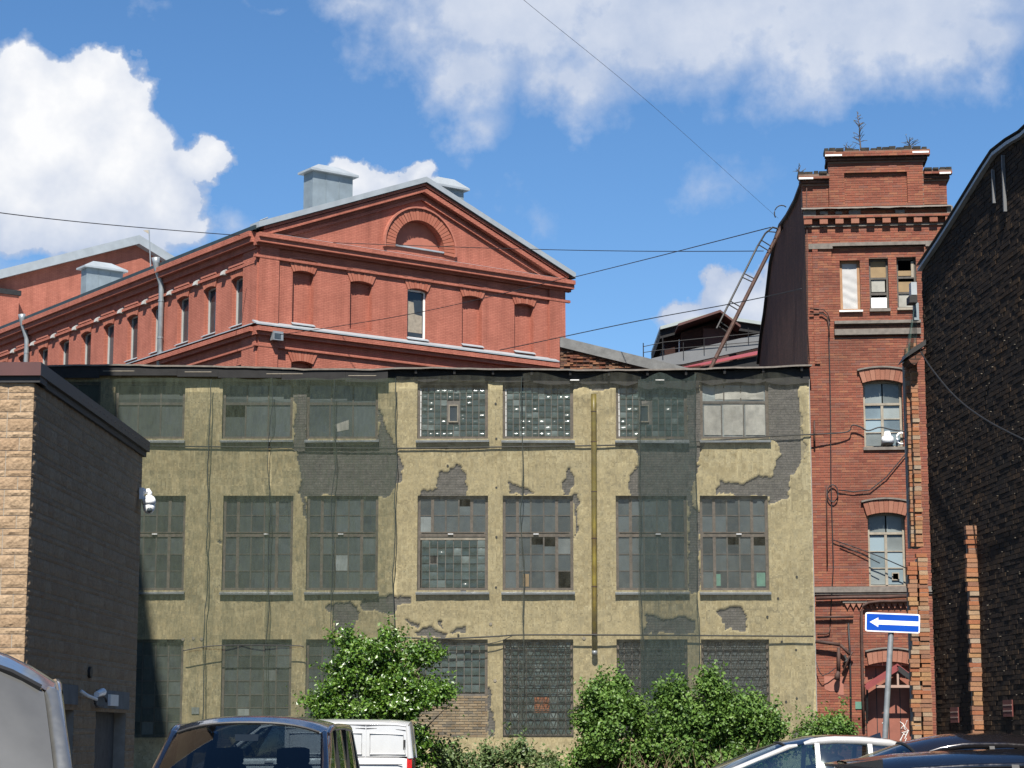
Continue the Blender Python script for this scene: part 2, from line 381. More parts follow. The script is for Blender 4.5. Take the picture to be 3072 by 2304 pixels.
simple('interior_dark', (.018, .018, .018), .95, var=.3, scale=3, bmp=0)
simple('paper', (.50, .49, .43), .8, var=.3, scale=2.4, bmp=.25, bscale=5)
simple('cardboard', (.42, .29, .15), .85, var=.15, scale=3, bmp=.1)
simple('ochre_pipe', (.30, .235, .028), .45, var=.45, scale=2.2, bmp=.1, dark=(.14, .09, .02))
simple('rust_pipe', (.10, .045, .03), .75, var=.5, scale=6, bmp=.3)
simple('mortar', (.24, .22, .20), .95, var=.35, scale=8, bmp=.4)
simple('mortar_pale', (.42, .40, .36), .95, var=.3, scale=8, bmp=.4)
simple('mortar_black', (.012, .011, .010), .95, var=.4, scale=8, bmp=.4)
simple('cable_black', (.02, .02, .022), .6, var=.3, scale=5, bmp=0)
simple('cable_grey', (.10, .11, .12), .5, var=.3, scale=5, bmp=0)
simple('cord', (.03, .045, .038), .8, var=.3, scale=5, bmp=0)
simple('stone_trim', (.27, .235, .20), .9, var=.3, scale=6, bmp=.3)
simple('moss_top', (.045, .04, .03), .95, var=.6, scale=8, bmp=.6)
simple('red_sheet', (.46, .075, .065), .45, var=.2, scale=2, bmp=.05)
simple('concrete', (.25, .25, .24), .9, var=.3, scale=3, bmp=.3)
def pane_mat(name, col, rough):
    col = al(col, .62)
    m, N, L, bs = new_mat(name); v = coords(N, L); g = N.new('ShaderNodeNewGeometry')
    n = N.new('ShaderNodeTexNoise'); n.inputs['Scale'].default_value = 1.7; n.inputs['Detail'].default_value = 5; L.new(g.outputs['Position'], n.inputs['Vector'])
    oi = N.new('ShaderNodeObjectInfo'); f = fmath(N, L, 'ADD', fmath(N, L, 'MULTIPLY', n.outputs['Fac'], .6), fmath(N, L, 'MULTIPLY', oi.outputs['Random'], .55))
    L.new(ramp(N, L, f, [(.3, tuple(c * .55 for c in col)), (.8, tuple(c * 1.35 for c in col))]), bs.inputs['Base Color'])
    bs.inputs['Roughness'].default_value = rough; bump(N, L, bs, nz(N, L, v, 2.2, 3), .04, .02); return m
pane_mat('dusty_glass', (.10, .118, .118), .22)
pane_mat('clean_glass', (.06, .075, .085), .06)
pane_mat('pale_glass', (.27, .30, .29), .25)
def glassblock_mat():
    m, N, L, bs = new_mat('glass_block'); oi = N.new('ShaderNodeObjectInfo'); v = coords(N, L)
    L.new(ramp(N, L, oi.outputs['Random'], [(0, (.028, .044, .042)), (.6, (.044, .066, .062)), (.9, (.07, .095, .09)), (1, (.14, .17, .16))]), bs.inputs['Base Color'])
    n = N.new('ShaderNodeTexNoise'); n.inputs['Scale'].default_value = 9; n.inputs['Detail'].default_value = 2
    g = N.new('ShaderNodeNewGeometry'); L.new(g.outputs['Position'], n.inputs['Vector'])
    bs.inputs['Roughness'].default_value = .2; bs.inputs['Specular IOR Level'].default_value = .42
    bump(N, L, bs, n.outputs['Fac'], .22, .05)
glassblock_mat()
def plaster_mat():
    m, N, L, bs = new_mat('plaster'); v = coords(N, L, 'UV')
    at_ = N.new('ShaderNodeAttribute'); at_.attribute_name = 'fac'; bare = at_.outputs['Fac']
    n = nz(N, L, v, .55, 8, .62); n2 = nz(N, L, v, 3.5, 7, .65); n3 = nz(N, L, v, 24, 4)
    vs = nz(N, L, coords(N, L, 'UV', (2.4, .16, 1)), 1.3, 6, .6)
    c = ramp(N, L, n, [(.26, (.25, .205, .112)), (.5, (.37, .315, .185)), (.74, (.45, .40, .255))])
    c = mixc(N, L, .75, c, ramp(N, L, n2, [(.3, (.70, .68, .64)), (.7, (1.14, 1.12, 1.08))]), 'MULTIPLY')
    c = mixc(N, L, .5, c, ramp(N, L, vs, [(.3, (.62, .61, .6)), (.62, (1.08, 1.08, 1.08))]), 'MULTIPLY')
    st = nz(N, L, coords(N, L, 'UV', (1, .55, 1)), 1.1, 9, .7); c = mixc(N, L, ramp(N, L, st, [(.50, (0, 0, 0)), (.72, (.62, .62, .62))]), c, (.125, .112, .078))
    gy = nz(N, L, coords(N, L, 'UV', (5, .22, 1)), 1.0, 5, .6); c = mixc(N, L, ramp(N, L, gy, [(.55, (0, 0, 0)), (.75, (.45, .45, .45))]), c, (.14, .12, .075))
    # hairline cracks
    w = N.new('ShaderNodeTexVoronoi'); w.feature = 'DISTANCE_TO_EDGE'; w.inputs['Scale'].default_value = .8
    wd = N.new('ShaderNodeVectorMath'); wd.operation = 'ADD'; nn = N.new('ShaderNodeTexNoise'); nn.inputs['Scale'].default_value = 3; nn.inputs['Detail'].default_value = 5; L.new(v, nn.inputs['Vector'])
    sc = N.new('ShaderNodeVectorMath'); sc.operation = 'SCALE'; sc.inputs['Scale'].default_value = .55; L.new(nn.outputs['Color'], sc.inputs[0]); L.new(v, wd.inputs[0]); L.new(sc.outputs[0], wd.inputs[1]); L.new(wd.outputs[0], w.inputs['Vector'])
    crk = ramp(N, L, w.outputs['Distance'], [(.0, (1, 1, 1)), (.012, (0, 0, 0))])
    crk = fmath(N, L, 'MULTIPLY', crk, ramp(N, L, n, [(.5, (0, 0, 0)), (.62, (.75, .75, .75))]))
    c = mixc(N, L, crk, c, (.05, .043, .03))
    # bare grey brick and render where the plaster has come off
    b = N.new('ShaderNodeTexBrick'); b.inputs['Scale'].default_value = 1; b.inputs['Brick Width'].default_value = .26; b.inputs['Row Height'].default_value = .077; b.inputs['Mortar Size'].default_value = .012
    b.inputs['Color1'].default_value = (.085, .078, .07, 1); b.inputs['Color2'].default_value = (.15, .135, .118, 1); b.inputs['Mortar'].default_value = (.045, .043, .04, 1); L.new(v, b.inputs['Vector'])
    g = mixc(N, L, .45, b.outputs['Color'], ramp(N, L, n2, [(.3, (.06, .06, .059)), (.55, (.11, .107, .10)), (.75, (.19, .18, .165))]))
    c = mixc(N, L, ramp(N, L, bare, [(.42, (0, 0, 0)), (.58, (1, 1, 1))]), c, g)
    L.new(c, bs.inputs['Base Color']); bs.inputs['Roughness'].default_value = .92; bs.inputs['Specular IOR Level'].default_value = .15
    h = fmath(N, L, 'ADD', fmath(N, L, 'MULTIPLY', n2, .8), fmath(N, L, 'MULTIPLY', n3, .35)); bump(N, L, bs, h, .45, .02)
plaster_mat()
netmat('net_dense', (.108, .130, .095), .40, .6)
netmat('net_double', (.085, .108, .095), .50, .6)
netmat('net_light', (.17, .17, .135), .22, .20, .10)
netmat('net_torn', (.10, .17, .15), .55, .4)
brickish('infill_brick', [(.42, .30, .18), (.56, .42, .26), (.64, .51, .34), (.28, .25, .21), (.60, .45, .28)], 'obj', sootamt=.3, sootscale=3)
# ------------------------------------------------------------------ ground
gr = G(); gr.add([(-900, -300, 0), (900, -300, 0), (900, 1500, 0), (-900, 1500, 0)], [(0, 1, 2, 3)]).build('ground', 'asphalt')['kind'] = 'structure'
g = G(); g.box(WORLD, -16, 9.2, -.2, .14, 59.2, 63.9); pv = g.build('pavement', 'pavement'); pv['kind'] = 'structure'
g = G(); g.box(WORLD, -9, 11, -.2, .12, 55.5, 59.0); pv = g.build('planting_bed', 'grass_soil'); pv['kind'] = 'structure'
# ------------------------------------------------------------------ yellow factory building
FD = 64.0
FA = Frame(0, FD, 1, 0, 0, -1)
YB = thing('plastered_factory', 'long three-storey factory with peeling yellow plaster behind hanging green netting', 'building', (-3.3, FD, 0))
A_L, A_R = -17.5, FA.sz(2440, 1650)[0]
Z_E = FA.sz(1500, 1106)[1]
def rect(u0, u1, v0, v1):
    um, vm = (u0 + u1) / 2, (v0 + v1) / 2
    return (FA.sz(u0, vm)[0], FA.sz(u1, vm)[0], FA.sz(um, v1)[1], FA.sz(um, v0)[1])
COLS = {'A': (344, 554), 'B': (667, 878), 'C': (919, 1134), 'D': (1252, 1464), 'E': (1508, 1720), 'F': (1848, 2062), 'G': (2101, 2306)}
ROWS = {3: (1145, 1316), 2: (1487, 1771), 1: (1918, 2212)}
WIN = {}
for c_, (u0, u1) in COLS.items():
    for r_, (v0, v1) in ROWS.items():
        um = 1536 + (((u0 + u1) / 2) - 1536) * (1 + (r_ == 1) * .006)
        sh = um - (u0 + u1) / 2
        WIN[c_ + str(r_)] = rect(u0 + sh, u1 + sh, v0, v1)
# bays further left, hidden behind the block building in the photograph but part of the same facade
for r_, (v0, v1) in ROWS.items(): WIN['Z' + str(r_)] = rect(95, 300, v0, v1)
BARE = [
 [(880,1145),(925,1145),(925,1335),(1133,1335),(1135,1225),(1148,1232),(1150,1262),(1165,1300),(1182,1330),(1205,1368),(1212,1400),(1203,1445),(1185,1468),(1180,1488),(915,1488),(920,1560),(912,1560),(905,1480),(900,1440),(890,1390),(888,1345),(880,1330)],
 [(1246,1492),(1255,1472),(1300,1465),(1315,1450),(1318,1412),(1345,1408),(1365,1397),(1380,1405),(1395,1420),(1397,1450),(1402,1492)],
 [(1520,1432),(1540,1445),(1570,1460),(1602,1474),(1560,1482),(1530,1482),(1535,1460)],
 [(1685,1455),(1700,1430),(1712,1405),(1718,1420),(1730,1440),(1718,1460),(1714,1480),(1700,1482),(1695,1465)],
 [(1724,1490),(1734,1470),(1738,1500),(1730,1540),(1734,1600),(1726,1625),(1722,1560)],
 [(1860,1318),(2115,1318),(2105,1360),(2096,1395),(2098,1420),(2083,1440),(2077,1470),(2074,1525),(2103,1542),(2103,1770),(2072,1770),(2060,1500),(1890,1490),(1885,1445),(1895,1430),(1903,1400),(1912,1375),(1905,1345)],
 [(2060,1130),(2104,1130),(2104,1335),(2060,1335)],
 [(2300,1130),(2390,1130),(2395,1230),(2410,1310),(2420,1340),(2418,1380),(2395,1405),(2378,1430),(2372,1450),(2375,1475),(2365,1490),(2145,1490),(2150,1465),(2163,1440),(2185,1448),(2240,1448),(2280,1440),(2305,1430),(2325,1425),(2330,1390),(2340,1365),(2330,1335),(2318,1318),(2300,1320)],
 [(2306,1484),(2370,1484),(2340,1500),(2306,1514)],
 [(1085,1800),(1180,1785),(1238,1790),(1230,1805),(1192,1812),(1182,1845),(1100,1838),(1080,1830)],
 [(990,1810),(1050,1800),(1075,1840),(1060,1900),(1000,1905)],
 [(1212,1852),(1250,1860),(1252,1872),(1225,1868)], [(1310,1856),(1328,1852),(1330,1872),(1312,1872)], [(1355,1885),(1372,1880),(1408,1872),(1405,1895),(1360,1900)],
 [(1240,1885),(1290,1880),(1345,1895),(1330,1912),(1245,1906)],
 [(2150,1830),(2190,1822),(2215,1828),(2240,1850),(2240,1890),(2180,1898),(2172,1860)],
 [(1930,1850),(1960,1848),(2000,1862),(2060,1850),(2085,1870),(2088,1902),(1930,1902)],
 [(1490,1110),(1850,1110),(1850,1160),(1800,1170),(1760,1160),(1720,1175),(1505,1140)],
 [(2100,1110),(2430,1110),(2425,1160),(2330,1150),(2104,1155)],
 [(1460,2070),(1475,2060),(1480,2130),(1478,2215),(1462,2215)],
 [(560,2190),(660,2180),(700,2240),(560,2260)], [(2380,2195),(2440,2170),(2450,2260),(2370,2260)]]
def inside(px, py, poly):
    r = np.zeros(px.shape, bool); n = len(poly); j = n - 1
    for i in range(n):
        xi, yi = poly[i]; xj, yj = poly[j]
        if yi != yj:
            c = ((yi > py) != (yj > py)) & (px < (xj - xi) * (py - yi) / (yj - yi) + xi); r ^= c
        j = i
    return r
def facade():
    step = .042
    def axis(lo, hi, marks):
        m = sorted({lo, hi, *[x for x in marks if lo < x < hi]}); out = []
        for p, q in zip(m[:-1], m[1:]):
            k = max(1, int(round((q - p) / step))); out += list(np.linspace(p, q, k, endpoint=False))
        return np.array(out + [hi])
    S = axis(A_L, A_R, [x for w in WIN.values() for x in w[:2]]); Z = axis(0, Z_E - .12, [x for w in WIN.values() for x in w[2:]])
    ss, zz = np.meshgrid(S, Z)
    # jagged outlines: look the polygons up at noise-shifted places
    def lat(sx, sz, seed):
        r = np.random.default_rng(seed); ns, nz_ = int((ss.max() - ss.min()) * sx) + 4, int(zz.max() * sz) + 4
        t = r.standard_normal((nz_, ns)); fx = (ss - ss.min()) * sx; fz = zz * sz
        i, j = np.floor(fx).astype(int), np.floor(fz).astype(int); a, b = fx - i, fz - j; a = a * a * (3 - 2 * a); b = b * b * (3 - 2 * b)
        return (t[j, i] * (1 - a) + t[j, i + 1] * a) * (1 - b) + (t[j + 1, i] * (1 - a) + t[j + 1, i + 1] * a) * b
    wx = lat(2, 2, 1) * .05 + lat(6, 6, 2) * .03 + lat(14, 14, 3) * .015; wz = lat(2, 2, 4) * .05 + lat(6, 6, 5) * .03 + lat(14, 14, 6) * .015
    x, z = ss + wx, zz + wz
    b = (z - CAM_H) / FD; t = (b * F_PX * CP - F_PX * SP) / (CP + b * SP); py = 1152 - t; px = 1536 + x / FD * (F_PX * CP - t * SP)
    bare = np.zeros(ss.shape, bool)
    for poly in BARE: bare |= inside(px, py, poly)
    bare |= (lat(2, 2, 11) + .6 * lat(6, 6, 12) > 2.75)
    bare |= (zz < .55 + .25 * lat(2, 2, 13))
    bf = bare.astype(np.float32)
    depth = np.where(bare, -.055, 0) + lat(1, 1, 7) * .010 + lat(6, 6, 8) * .003 + np.where(bare, lat(14, 14, 9) * .006, 0)
    V = np.stack([ss, FD - depth, zz], -1).reshape(-1, 3); nS = len(S)
    sc, zc = (S[:-1] + S[1:]) / 2, (Z[:-1] + Z[1:]) / 2; sc, zc = np.meshgrid(sc, zc)
    ok = np.ones(sc.shape, bool)
    for w in WIN.values(): ok &= ~((sc > w[0]) & (sc < w[1]) & (zc > w[2]) & (zc < w[3]))
    J, I = np.nonzero(ok); q = J * nS + I
    F = np.stack([q, q + 1, q + 1 + nS, q + nS], 1)
    g = G(); g.v = [tuple(v) for v in V.tolist()]; g.f = [tuple(f) for f in F.tolist()]; g.fac = bf.ravel().tolist()
    g.build('plaster_wall', 'plaster', YB, smooth=True)
facade()
g = wall_cells(FA, A_L, A_R, 0, Z_E - .1, list(WIN.values()), -.38, -.12); g.build('masonry_core', 'plaster', YB)
# flank and back walls, roof
g = G(); g.box(FA, A_R - .3, A_R - .004, 0, Z_E - .1, -11, -.04).box(FA, A_L, A_L + .3, 0, Z_E - .1, -11, -.05).box(FA, A_L + .3, A_R - .3, 0, Z_E - .1, -11, -10.7)
g.build('rear_wall', 'plaster', YB)
g = G(); g.box(FA, A_L + .3, A_R - .3, .1, Z_E - .3, -3.2, -3.0).box(FA, A_L + .3, A_R - .3, .0, .1, -3, -.4)
for k_ in (4.0, 8.4): g.box(FA, A_L + .3, A_R - .3, k_, k_ + .25, -3, -.4)
g.build('dark_interior', 'interior_dark', YB)
# --- windows
RECESS = -.14
BLOCKS = {}
def block_mesh(size, kind):
    key = (round(size, 3), kind)
    if key in BLOCKS: return BLOCKS[key]
    g = G(); h = size / 2; n = 4; r = random.Random(kind * 13 + int(size * 1000))
    amp = [.004, .010, .016, -.012, .02][kind % 5]; tx, tz = r.uniform(-.05, .05), r.uniform(-.06, .06)
    if kind >= 10: amp, tx, tz = r.uniform(-.012, .012), r.uniform(-.10, .08), -r.uniform(.26, .50)
    def fn(i, j):
        x, z = (i * 2 - 1), (j * 2 - 1); e = max(abs(x), abs(z)); b = (1 - x * x) * (1 - z * z)
        return (x * h, -(.012 + amp * b + (tx * x + tz * z) * h * (e < .99)), z * h)
    g.grid(fn, n, n)
    ring = [(-h, 0, -h), (h, 0, -h), (h, 0, h), (-h, 0, h)]
    g.add([(x, -.01, z) for x, _, z in ring] + [(x, .06, z) for x, _, z in ring], [(0, 4, 5, 1), (1, 5, 6, 2), (2, 6, 7, 3), (3, 7, 4, 0)])
    BLOCKS[key] = mesh_only(g, 'glass_block', 'glass_block', True); return BLOCKS[key]
def block_field(a0, a1, z0, z1, nc, nr, parent, skip=(), joined=False, missing=(), glint=.27):
    pw, ph = (a1 - a0) / nc, (z1 - z0) / nr; s = min(pw, ph)
    g = G(); g.box(FA, a0, a1, z0, z1, RECESS - .085, RECESS - .052); 
    bk = g.build('block_mortar', 'mortar', parent, uv=False)
    for j in range(nr):
        for i in range(nc):
            a, z = a0 + (i + .5) * pw, z1 - (j + .5) * ph
            if any(q[0] < a < q[1] and q[2] < z < q[3] for q in skip): continue
            if (i, j) in missing:
                g = G(); g.box(FA, a - pw * .4, a + pw * .4, z - ph * .42, z + ph * .42, RECESS - .05, RECESS - .047); g.build('missing_block', 'interior_dark', parent, uv=False); continue
            me = block_mesh(s * .9, random.randint(10, 19) if random.random() < glint else random.randint(0, 8))
            place('glass_block', me, (a, FD - RECESS + .03, z), parent)
def frame_rect(g, a0, a1, z0, z1, w, d0, d1):
    g.box(FA, a0, a0 + w, z0, z1, d0, d1).box(FA, a1 - w, a1, z0, z1, d0, d1).box(FA, a0 + w, a1 - w, z1 - w, z1, d0, d1).box(FA, a0 + w, a1 - w, z0, z0 + w, d0, d1)
def panes(win, a0, a1, z0, z1, xs, zs, mat='dusty_glass', gone=(), half=()):
    """wooden sash with glazing bars at xs, zs (fractions); every pane its own piece"""
    A = [a0] + [a0 + (a1 - a0) * x for x in xs] + [a1]; Z = [z1] + [z1 - (z1 - z0) * y for y in zs] + [z0]
    bars = G()
    for i, x in enumerate(A[1:-1]): G().box(FA, x - .022, x + .022, z0, z1, RECESS - .06, RECESS - .012).build('glazing_bar', 'grey_wood', win)
    for z in Z[1:-1]: G().box(FA, a0, a1, z - .014, z + .014, RECESS - .055, RECESS - .018).build('glazing_bar', 'grey_wood', win)
    for j in range(len(Z) - 1):
        for i in range(len(A) - 1):
            if (i, j) in gone: continue
            p0, p1, q0, q1 = A[i], A[i + 1], Z[j + 1], Z[j]
            if (i, j) in half: q1 = q0 + (q1 - q0) * half[(i, j)]
            g = G(); t = random.uniform(-.006, .006); g.box(FA, p0, p1, q0, q1, RECESS - .045 + t, RECESS - .036 + t)
            g.build('pane', mat if random.random() > .02 else 'pale_glass', win, uv=False)
def sill(w, win, tilt=0.0):
    a0, a1, z0, _ = w; e = .04
    P = FA.p; g = G()
    g.hexa([P(a0 - e, z0 - .115, .16), P(a1 + e, z0 - .115 + tilt, .16), P(a1 + e, z0 - .02, -.14), P(a0 - e, z0 - .02, -.14),
            P(a0 - e, z0 - .095, .165), P(a1 + e, z0 - .095 + tilt, .165), P(a1 + e, z0 + .004, -.14), P(a0 - e, z0 + .004, -.14)])
    g.hexa([P(a0 - e, z0 - .135, .150), P(a1 + e, z0 - .135 + tilt, .150), P(a1 + e, z0 - .135 + tilt, .158), P(a0 - e, z0 - .135, .158),
            P(a0 - e, z0 - .1, .150), P(a1 + e, z0 - .1 + tilt, .150), P(a1 + e, z0 - .1 + tilt, .158), P(a0 - e, z0 - .1, .158)])
    g.build('sill', 'galvanised', win)
def window(key):
    a0, a1, z0, z1 = WIN[key]; c_, r_ = key[0], key[1]
    g = G(); fw = .085
    frame_rect(g, a0, a1, z0, z1, fw, RECESS - .09, RECESS)
    win = g.build('window', 'old_wood', YB)
    ia0, ia1, iz0, iz1 = a0 + fw, a1 - fw, z0 + fw, z1 - fw
    H = iz1 - iz0
    if r_ != '1': sill(WIN[key], win, random.uniform(-.03, .03))
    if key in ('D3', 'E3', 'F3'):
        skip = []
        if key in ('D3', 'F3'):
            va = ia0 + (ia1 - ia0) * (.42 if key == 'D3' else .30); vb = va + .36; vz = iz1 - H * .34; vz0 = vz - .66
            skip = [(va, vb, vz0, vz)]
            g = G(); frame_rect(g, va + .03, vb - .03, vz0 + .05, vz - .07, .035, RECESS - .05, RECESS + .02); vf = g.build('vent_frame', 'pale_wood', win)
            g = G(); g.box(FA, va + .06, vb - .06, vz0 + .08, vz - .1, RECESS - .04, RECESS - .03); g.build('pane', 'clean_glass', vf, uv=False)
        block_field(ia0 + .04, ia1, iz0, iz1 - .07, 10, 8, win, skip)
        g = G(); n = 7; hh = (iz1 - iz0 - .1) / n
        for k in range(n): g.box(FA, ia0 - .02, ia0 + .03, iz0 + k * hh + .01, iz0 + (k + 1) * hh - .01, RECESS - .06, RECESS - .01)
        g.build('white_edge_strip', 'white_paint', win)
    elif key == 'G3':
        g = G(); zt = iz1 - H * .33; g.box(FA, ia0, ia1, zt - .05, zt + .03, RECESS - .07, RECESS - .005); g.build('transom', 'grey_wood', win)
        panes(win, ia0, ia1, zt + .03, iz1, (.34, .61), (), 'pale_glass')
        panes(win, ia0, ia1, iz0, zt - .05, (.30, .65), (), 'pale_glass')
        for i, (p, q, y0, y1) in enumerate(((.02, .29, .03, .60), (.33, .64, .03, .62), (.68, .99, .03, .62), (.2, .98, .72, .97))):
            A0, A1 = ia0 + (ia1 - ia0) * p, ia0 + (ia1 - ia0) * q; Z0, Z1 = iz0 + H * y0, iz0 + H * y1
            g = G(); sd = random.random() * 50
            def fn(u, v): 
                w = mnoise.noise(Vector((u * 3 + sd, v * 3, 0))) * .018 + mnoise.noise(Vector((u * 8 + sd, v * 7, 3))) * .008
                return FA.p(A0 + (A1 - A0) * u, Z0 + (Z1 - Z0) * v, RECESS - .012 + w)
            g.grid(fn, 10, 10); g.build('crumpled_paper', 'paper', win, smooth=True)
    elif r_ == '3':
        g = G(); zt = iz1 - H * .36; g.box(FA, ia0, ia1, zt - .045, zt + .035, RECESS - .07, RECESS - .002); g.build('transom', 'grey_wood', win)
        panes(win, ia0, ia1, zt + .035, iz1, (.33, .66), (), 'dusty_glass')
        panes(win, ia0, ia1, iz0, zt - .045, (.31, .66), (), 'dusty_glass', half={(0, 0): .62} if c_ == 'B' else {})
        if c_ == 'C':
            P = FA.p; a = ia0 + (ia1 - ia0) * .42; g = G(); z = iz0 + .1
            g.hexa([P(a, z + .05, RECESS - .02), P(a + .36, z + .12, RECESS - .02), P(a + .36, z + .12, RECESS - .025), P(a, z + .05, RECESS - .025), P(a - .05, z + .28, RECESS - .02), P(a + .36, z + .42, RECESS - .02), P(a + .36, z + .42, RECESS - .025), P(a - .05, z + .28, RECESS - .025)])
            g.build('paper_sheet', 'paper', win)
    elif r_ == '2':
        zt = iz1 - H * .40
        g = G(); g.box(FA, ia0, ia1, zt - .075, zt + .075, RECESS - .08, RECESS + .004).box(FA, ia0 + .03, ia1 - .03, zt + .045, zt + .07, RECESS, RECESS + .03); g.build('transom', 'old_wood', win)
        for x in (.185, .79): 
            a = ia0 + (ia1 - ia0) * x; G().box(FA, a - .045, a + .045, zt + .075, iz1, RECESS - .07, RECESS - .004).build('mullion', 'old_wood', win)
            if key != 'D2': G().box(FA, a - .045, a + .045, iz0, zt - .075, RECESS - .07, RECESS - .004).build('mullion', 'old_wood', win)
        panes(win, ia0, ia1, zt + .075, iz1, (.185, .39, .59, .79), (.5,), half={(3, 0): .55} if key == 'D2' else {})
        if key == 'D2':
            block_field(ia0 + .04, ia1, iz0, zt - .17, 8, 6, win, missing=[(1, 2)], glint=.07)
            g = G(); g.box(FA, ia0, ia1, zt - .17, zt - .08, RECESS - .08, RECESS - .02); g.build('block_header', 'pale_wood', win)
        else:
            gone = {'E2': [(4, 2)], 'G2': [], 'B2': []}.get(key, []); half = {'E2': {(2, 0): .55, (3, 0): .45}, 'G2': {(2, 0): .55, (4, 0): .5}}.get(key, {})
            panes(win, ia0, ia1, iz0, zt - .075, (.185, .39, .59, .79), (.34, .67), gone=gone, half=half)
            if key == 'E2':
                g = G(); a = ia0 + (ia1 - ia0) * .27; g.box(FA, a, a + .18, iz0 + .04, iz0 + .42, RECESS - .03, RECESS - .028); g.build('cardboard_patch', 'cardboard', win)
            if key == 'G2':
                g = G(); a = ia0 + (ia1 - ia0) * .2; g.box(FA, a, a + .15, iz0 + .06, iz0 + .42, RECESS - .033, RECESS - .031).box(FA, ia1 - .28, ia1 - .02, iz0 + .05, iz0 + .46, RECESS - .033, RECESS - .031); g.build('green_patch', 'green_film', win)
        g = G(); a = ia0 + (ia1 - ia0) * random.uniform(.35, .65); g.box(FA, a, a + .16, zt - .01, zt + .02, RECESS, RECESS + .06); g.build('light_bracket', 'white_plastic', win)
    elif key == 'D1':
        zs = FA.sz(1350, 2078)[1]
        block_field(a0 + .02, a1 - .02, zs, iz1, 9, 6, win, glint=.05)
        g = G(); g.box(FA, a0, a1, z0, zs - .03, RECESS - .12, RECESS - .02); bp = g.build('brick_infill', 'mortar', win)
        for (p, q, y0, y1) in courses(a0 + .005, a1 - .005, z0, zs - .03, joint=.018):
            g = G(); e = RECESS + .004 + random.uniform(-.006, .006); g.box(FA, p, q, y0, y1, e - .05, e); g.build('brick', 'infill_brick', win, uv=False)
    else:
        g = G(); nc, nr = 9, 12; pw, ph = (a1 - a0) / nc, (z1 - z0) / nr
        g.box(FA, a0, a1, z0, z1, RECESS - .085, RECESS - .055); g.build('block_mortar', 'mortar', win, uv=False)
        if c_ in 'EFG':
            for j in range(nr):
                for i in range(nc):
                    if key == 'E1' and i in (4, 5) and j in (7, 8): continue
                    me = block_mesh(min(pw, ph) * .9, random.choice([0, 0, 1, 1, 2, 3])); a, z = a0 + (i + .5) * pw, z1 - (j + .5) * ph
                    if c_ == 'E' : place('glass_block', me, (a, FD - RECESS + .03, z), win)
            if c_ != 'E':
                g = G()
                for j in range(nr):
                    for i in range(nc):
                        a, z = a0 + (i + .5) * pw, z1 - (j + .5) * ph; e = random.uniform(-.01, .01); g.box(FA, a - pw * .45, a + pw * .45, z - ph * .45, z + ph * .45, RECESS - .06, RECESS - .03 + e)
                g.build('glass_blocks', 'dusty_glass', win, uv=False, kind='stuff')
            if key in ('E1', 'G1'):
                i0 = 4 if key == 'E1' else 5.6
                for (p, q, y0, y1) in courses(a0 + i0 * pw, a0 + (i0 + 2) * pw, z1 - 9 * ph, z1 - 7 * ph, w=.13):
                    g = G(); g.box(FA, p, q, y0, y1, RECESS - .06, RECESS - .02 + random.uniform(-.008, .008)); g.build('brick', 'orange_brick', win, uv=False)
            # security grille: level bars and looped wire between them
            g = G(); nb = 11
            for j in range(nb + 1):
                z = z1 - .05 - j * (z1 - z0 - .1) / nb; g.box(FA, a0 + .01, a1 - .01, z - .012, z + .012, RECESS + .02, RECESS + .036)
            for i in range(10):
                a = a0 + .02 + i * (a1 - a0 - .04) / 9; g.box(FA, a - .008, a + .008, z0 + .03, z1 - .03, RECESS + .037, RECESS + .05)
            hz = (z1 - z0 - .1) / nb
            for j in range(nb):
                zt = z1 - .05 - j * hz; pts = []
                for k in range(73):
                    t = k / 72; a = a0 + .03 + (a1 - a0 - .06) * t; pts.append(FA.p(a, zt - hz / 2 + math.cos(t * 2 * math.pi * 9) * hz * .42, RECESS + .028 + .012 * math.sin(t * 2 * math.pi * 9)))
                g.tube(pts, .008, 4, cap=False)
            g.build('security_grille', 'dark_metal', win)
        else:
            panes(win, ia0, ia1, iz0, iz1, (.2, .4, .6, .8), (.14, .28, .42, .57, .71, .86))
simple('green_film', (.16, .34, .25), .5, var=.15, scale=3, bmp=0)
brickish('orange_brick', [(.42, .14, .06), (.52, .20, .09), (.36, .12, .06)], 'obj', sootamt=.2)
for k_ in WIN: window(k_)
# --- eaves: sagging sheet edge on rafter tails, soffit, fascia
OVH = .31
def eave_z(s):
    pts = [(95, 1098), (340, 1092), (640, 1097), (900, 1104), (1105, 1108), (1180, 1101), (1500, 1105), (1850, 1108), (2060, 1106), (2250, 1100), (2437, 1093)]
    u = 1536 + s / (FD - OVH) * (F_PX * CP)
    us = [p[0] for p in pts]; v = np.interp(u, us, [p[1] for p in pts]); return FA.sz(1536, v, OVH)[1]
g = G(); P = FA.p; NS = 90
def roof_fn(u, v):
    s = A_L - .2 + (A_R + .05 - A_L + .2) * u; z = eave_z(s) + (1 - v) * 11.2 * .055 + mnoise.noise(Vector((s * .7, 3, 0))) * .03 * v + mnoise.noise(Vector((s * 2.6, 7, 0))) * .018 * v
    return P(s, z, -10.6 + (10.6 + OVH) * v)
g.grid(roof_fn, NS, 6); g.build('roof_sheet', 'roof_edge_sheet' if 'roof_edge_sheet' in MATS else 'galvanised', YB, smooth=True)
g = G(); g.grid(lambda u, v: (lambda q: (q[0], q[1], q[2] - .045))(roof_fn(u, v)), NS, 6); g.build('roof_underside', 'black_felt', YB)
g = G()
def edge(u, v): q = roof_fn(u, 1); return (q[0], q[1] - .001, q[2] - .05 * v + .004)
g.grid(edge, NS, 1); g.build('roof_edge', 'edge_rust', YB) if False else g.build('roof_edge', 'stone_trim', YB)
k_ = A_L + .4
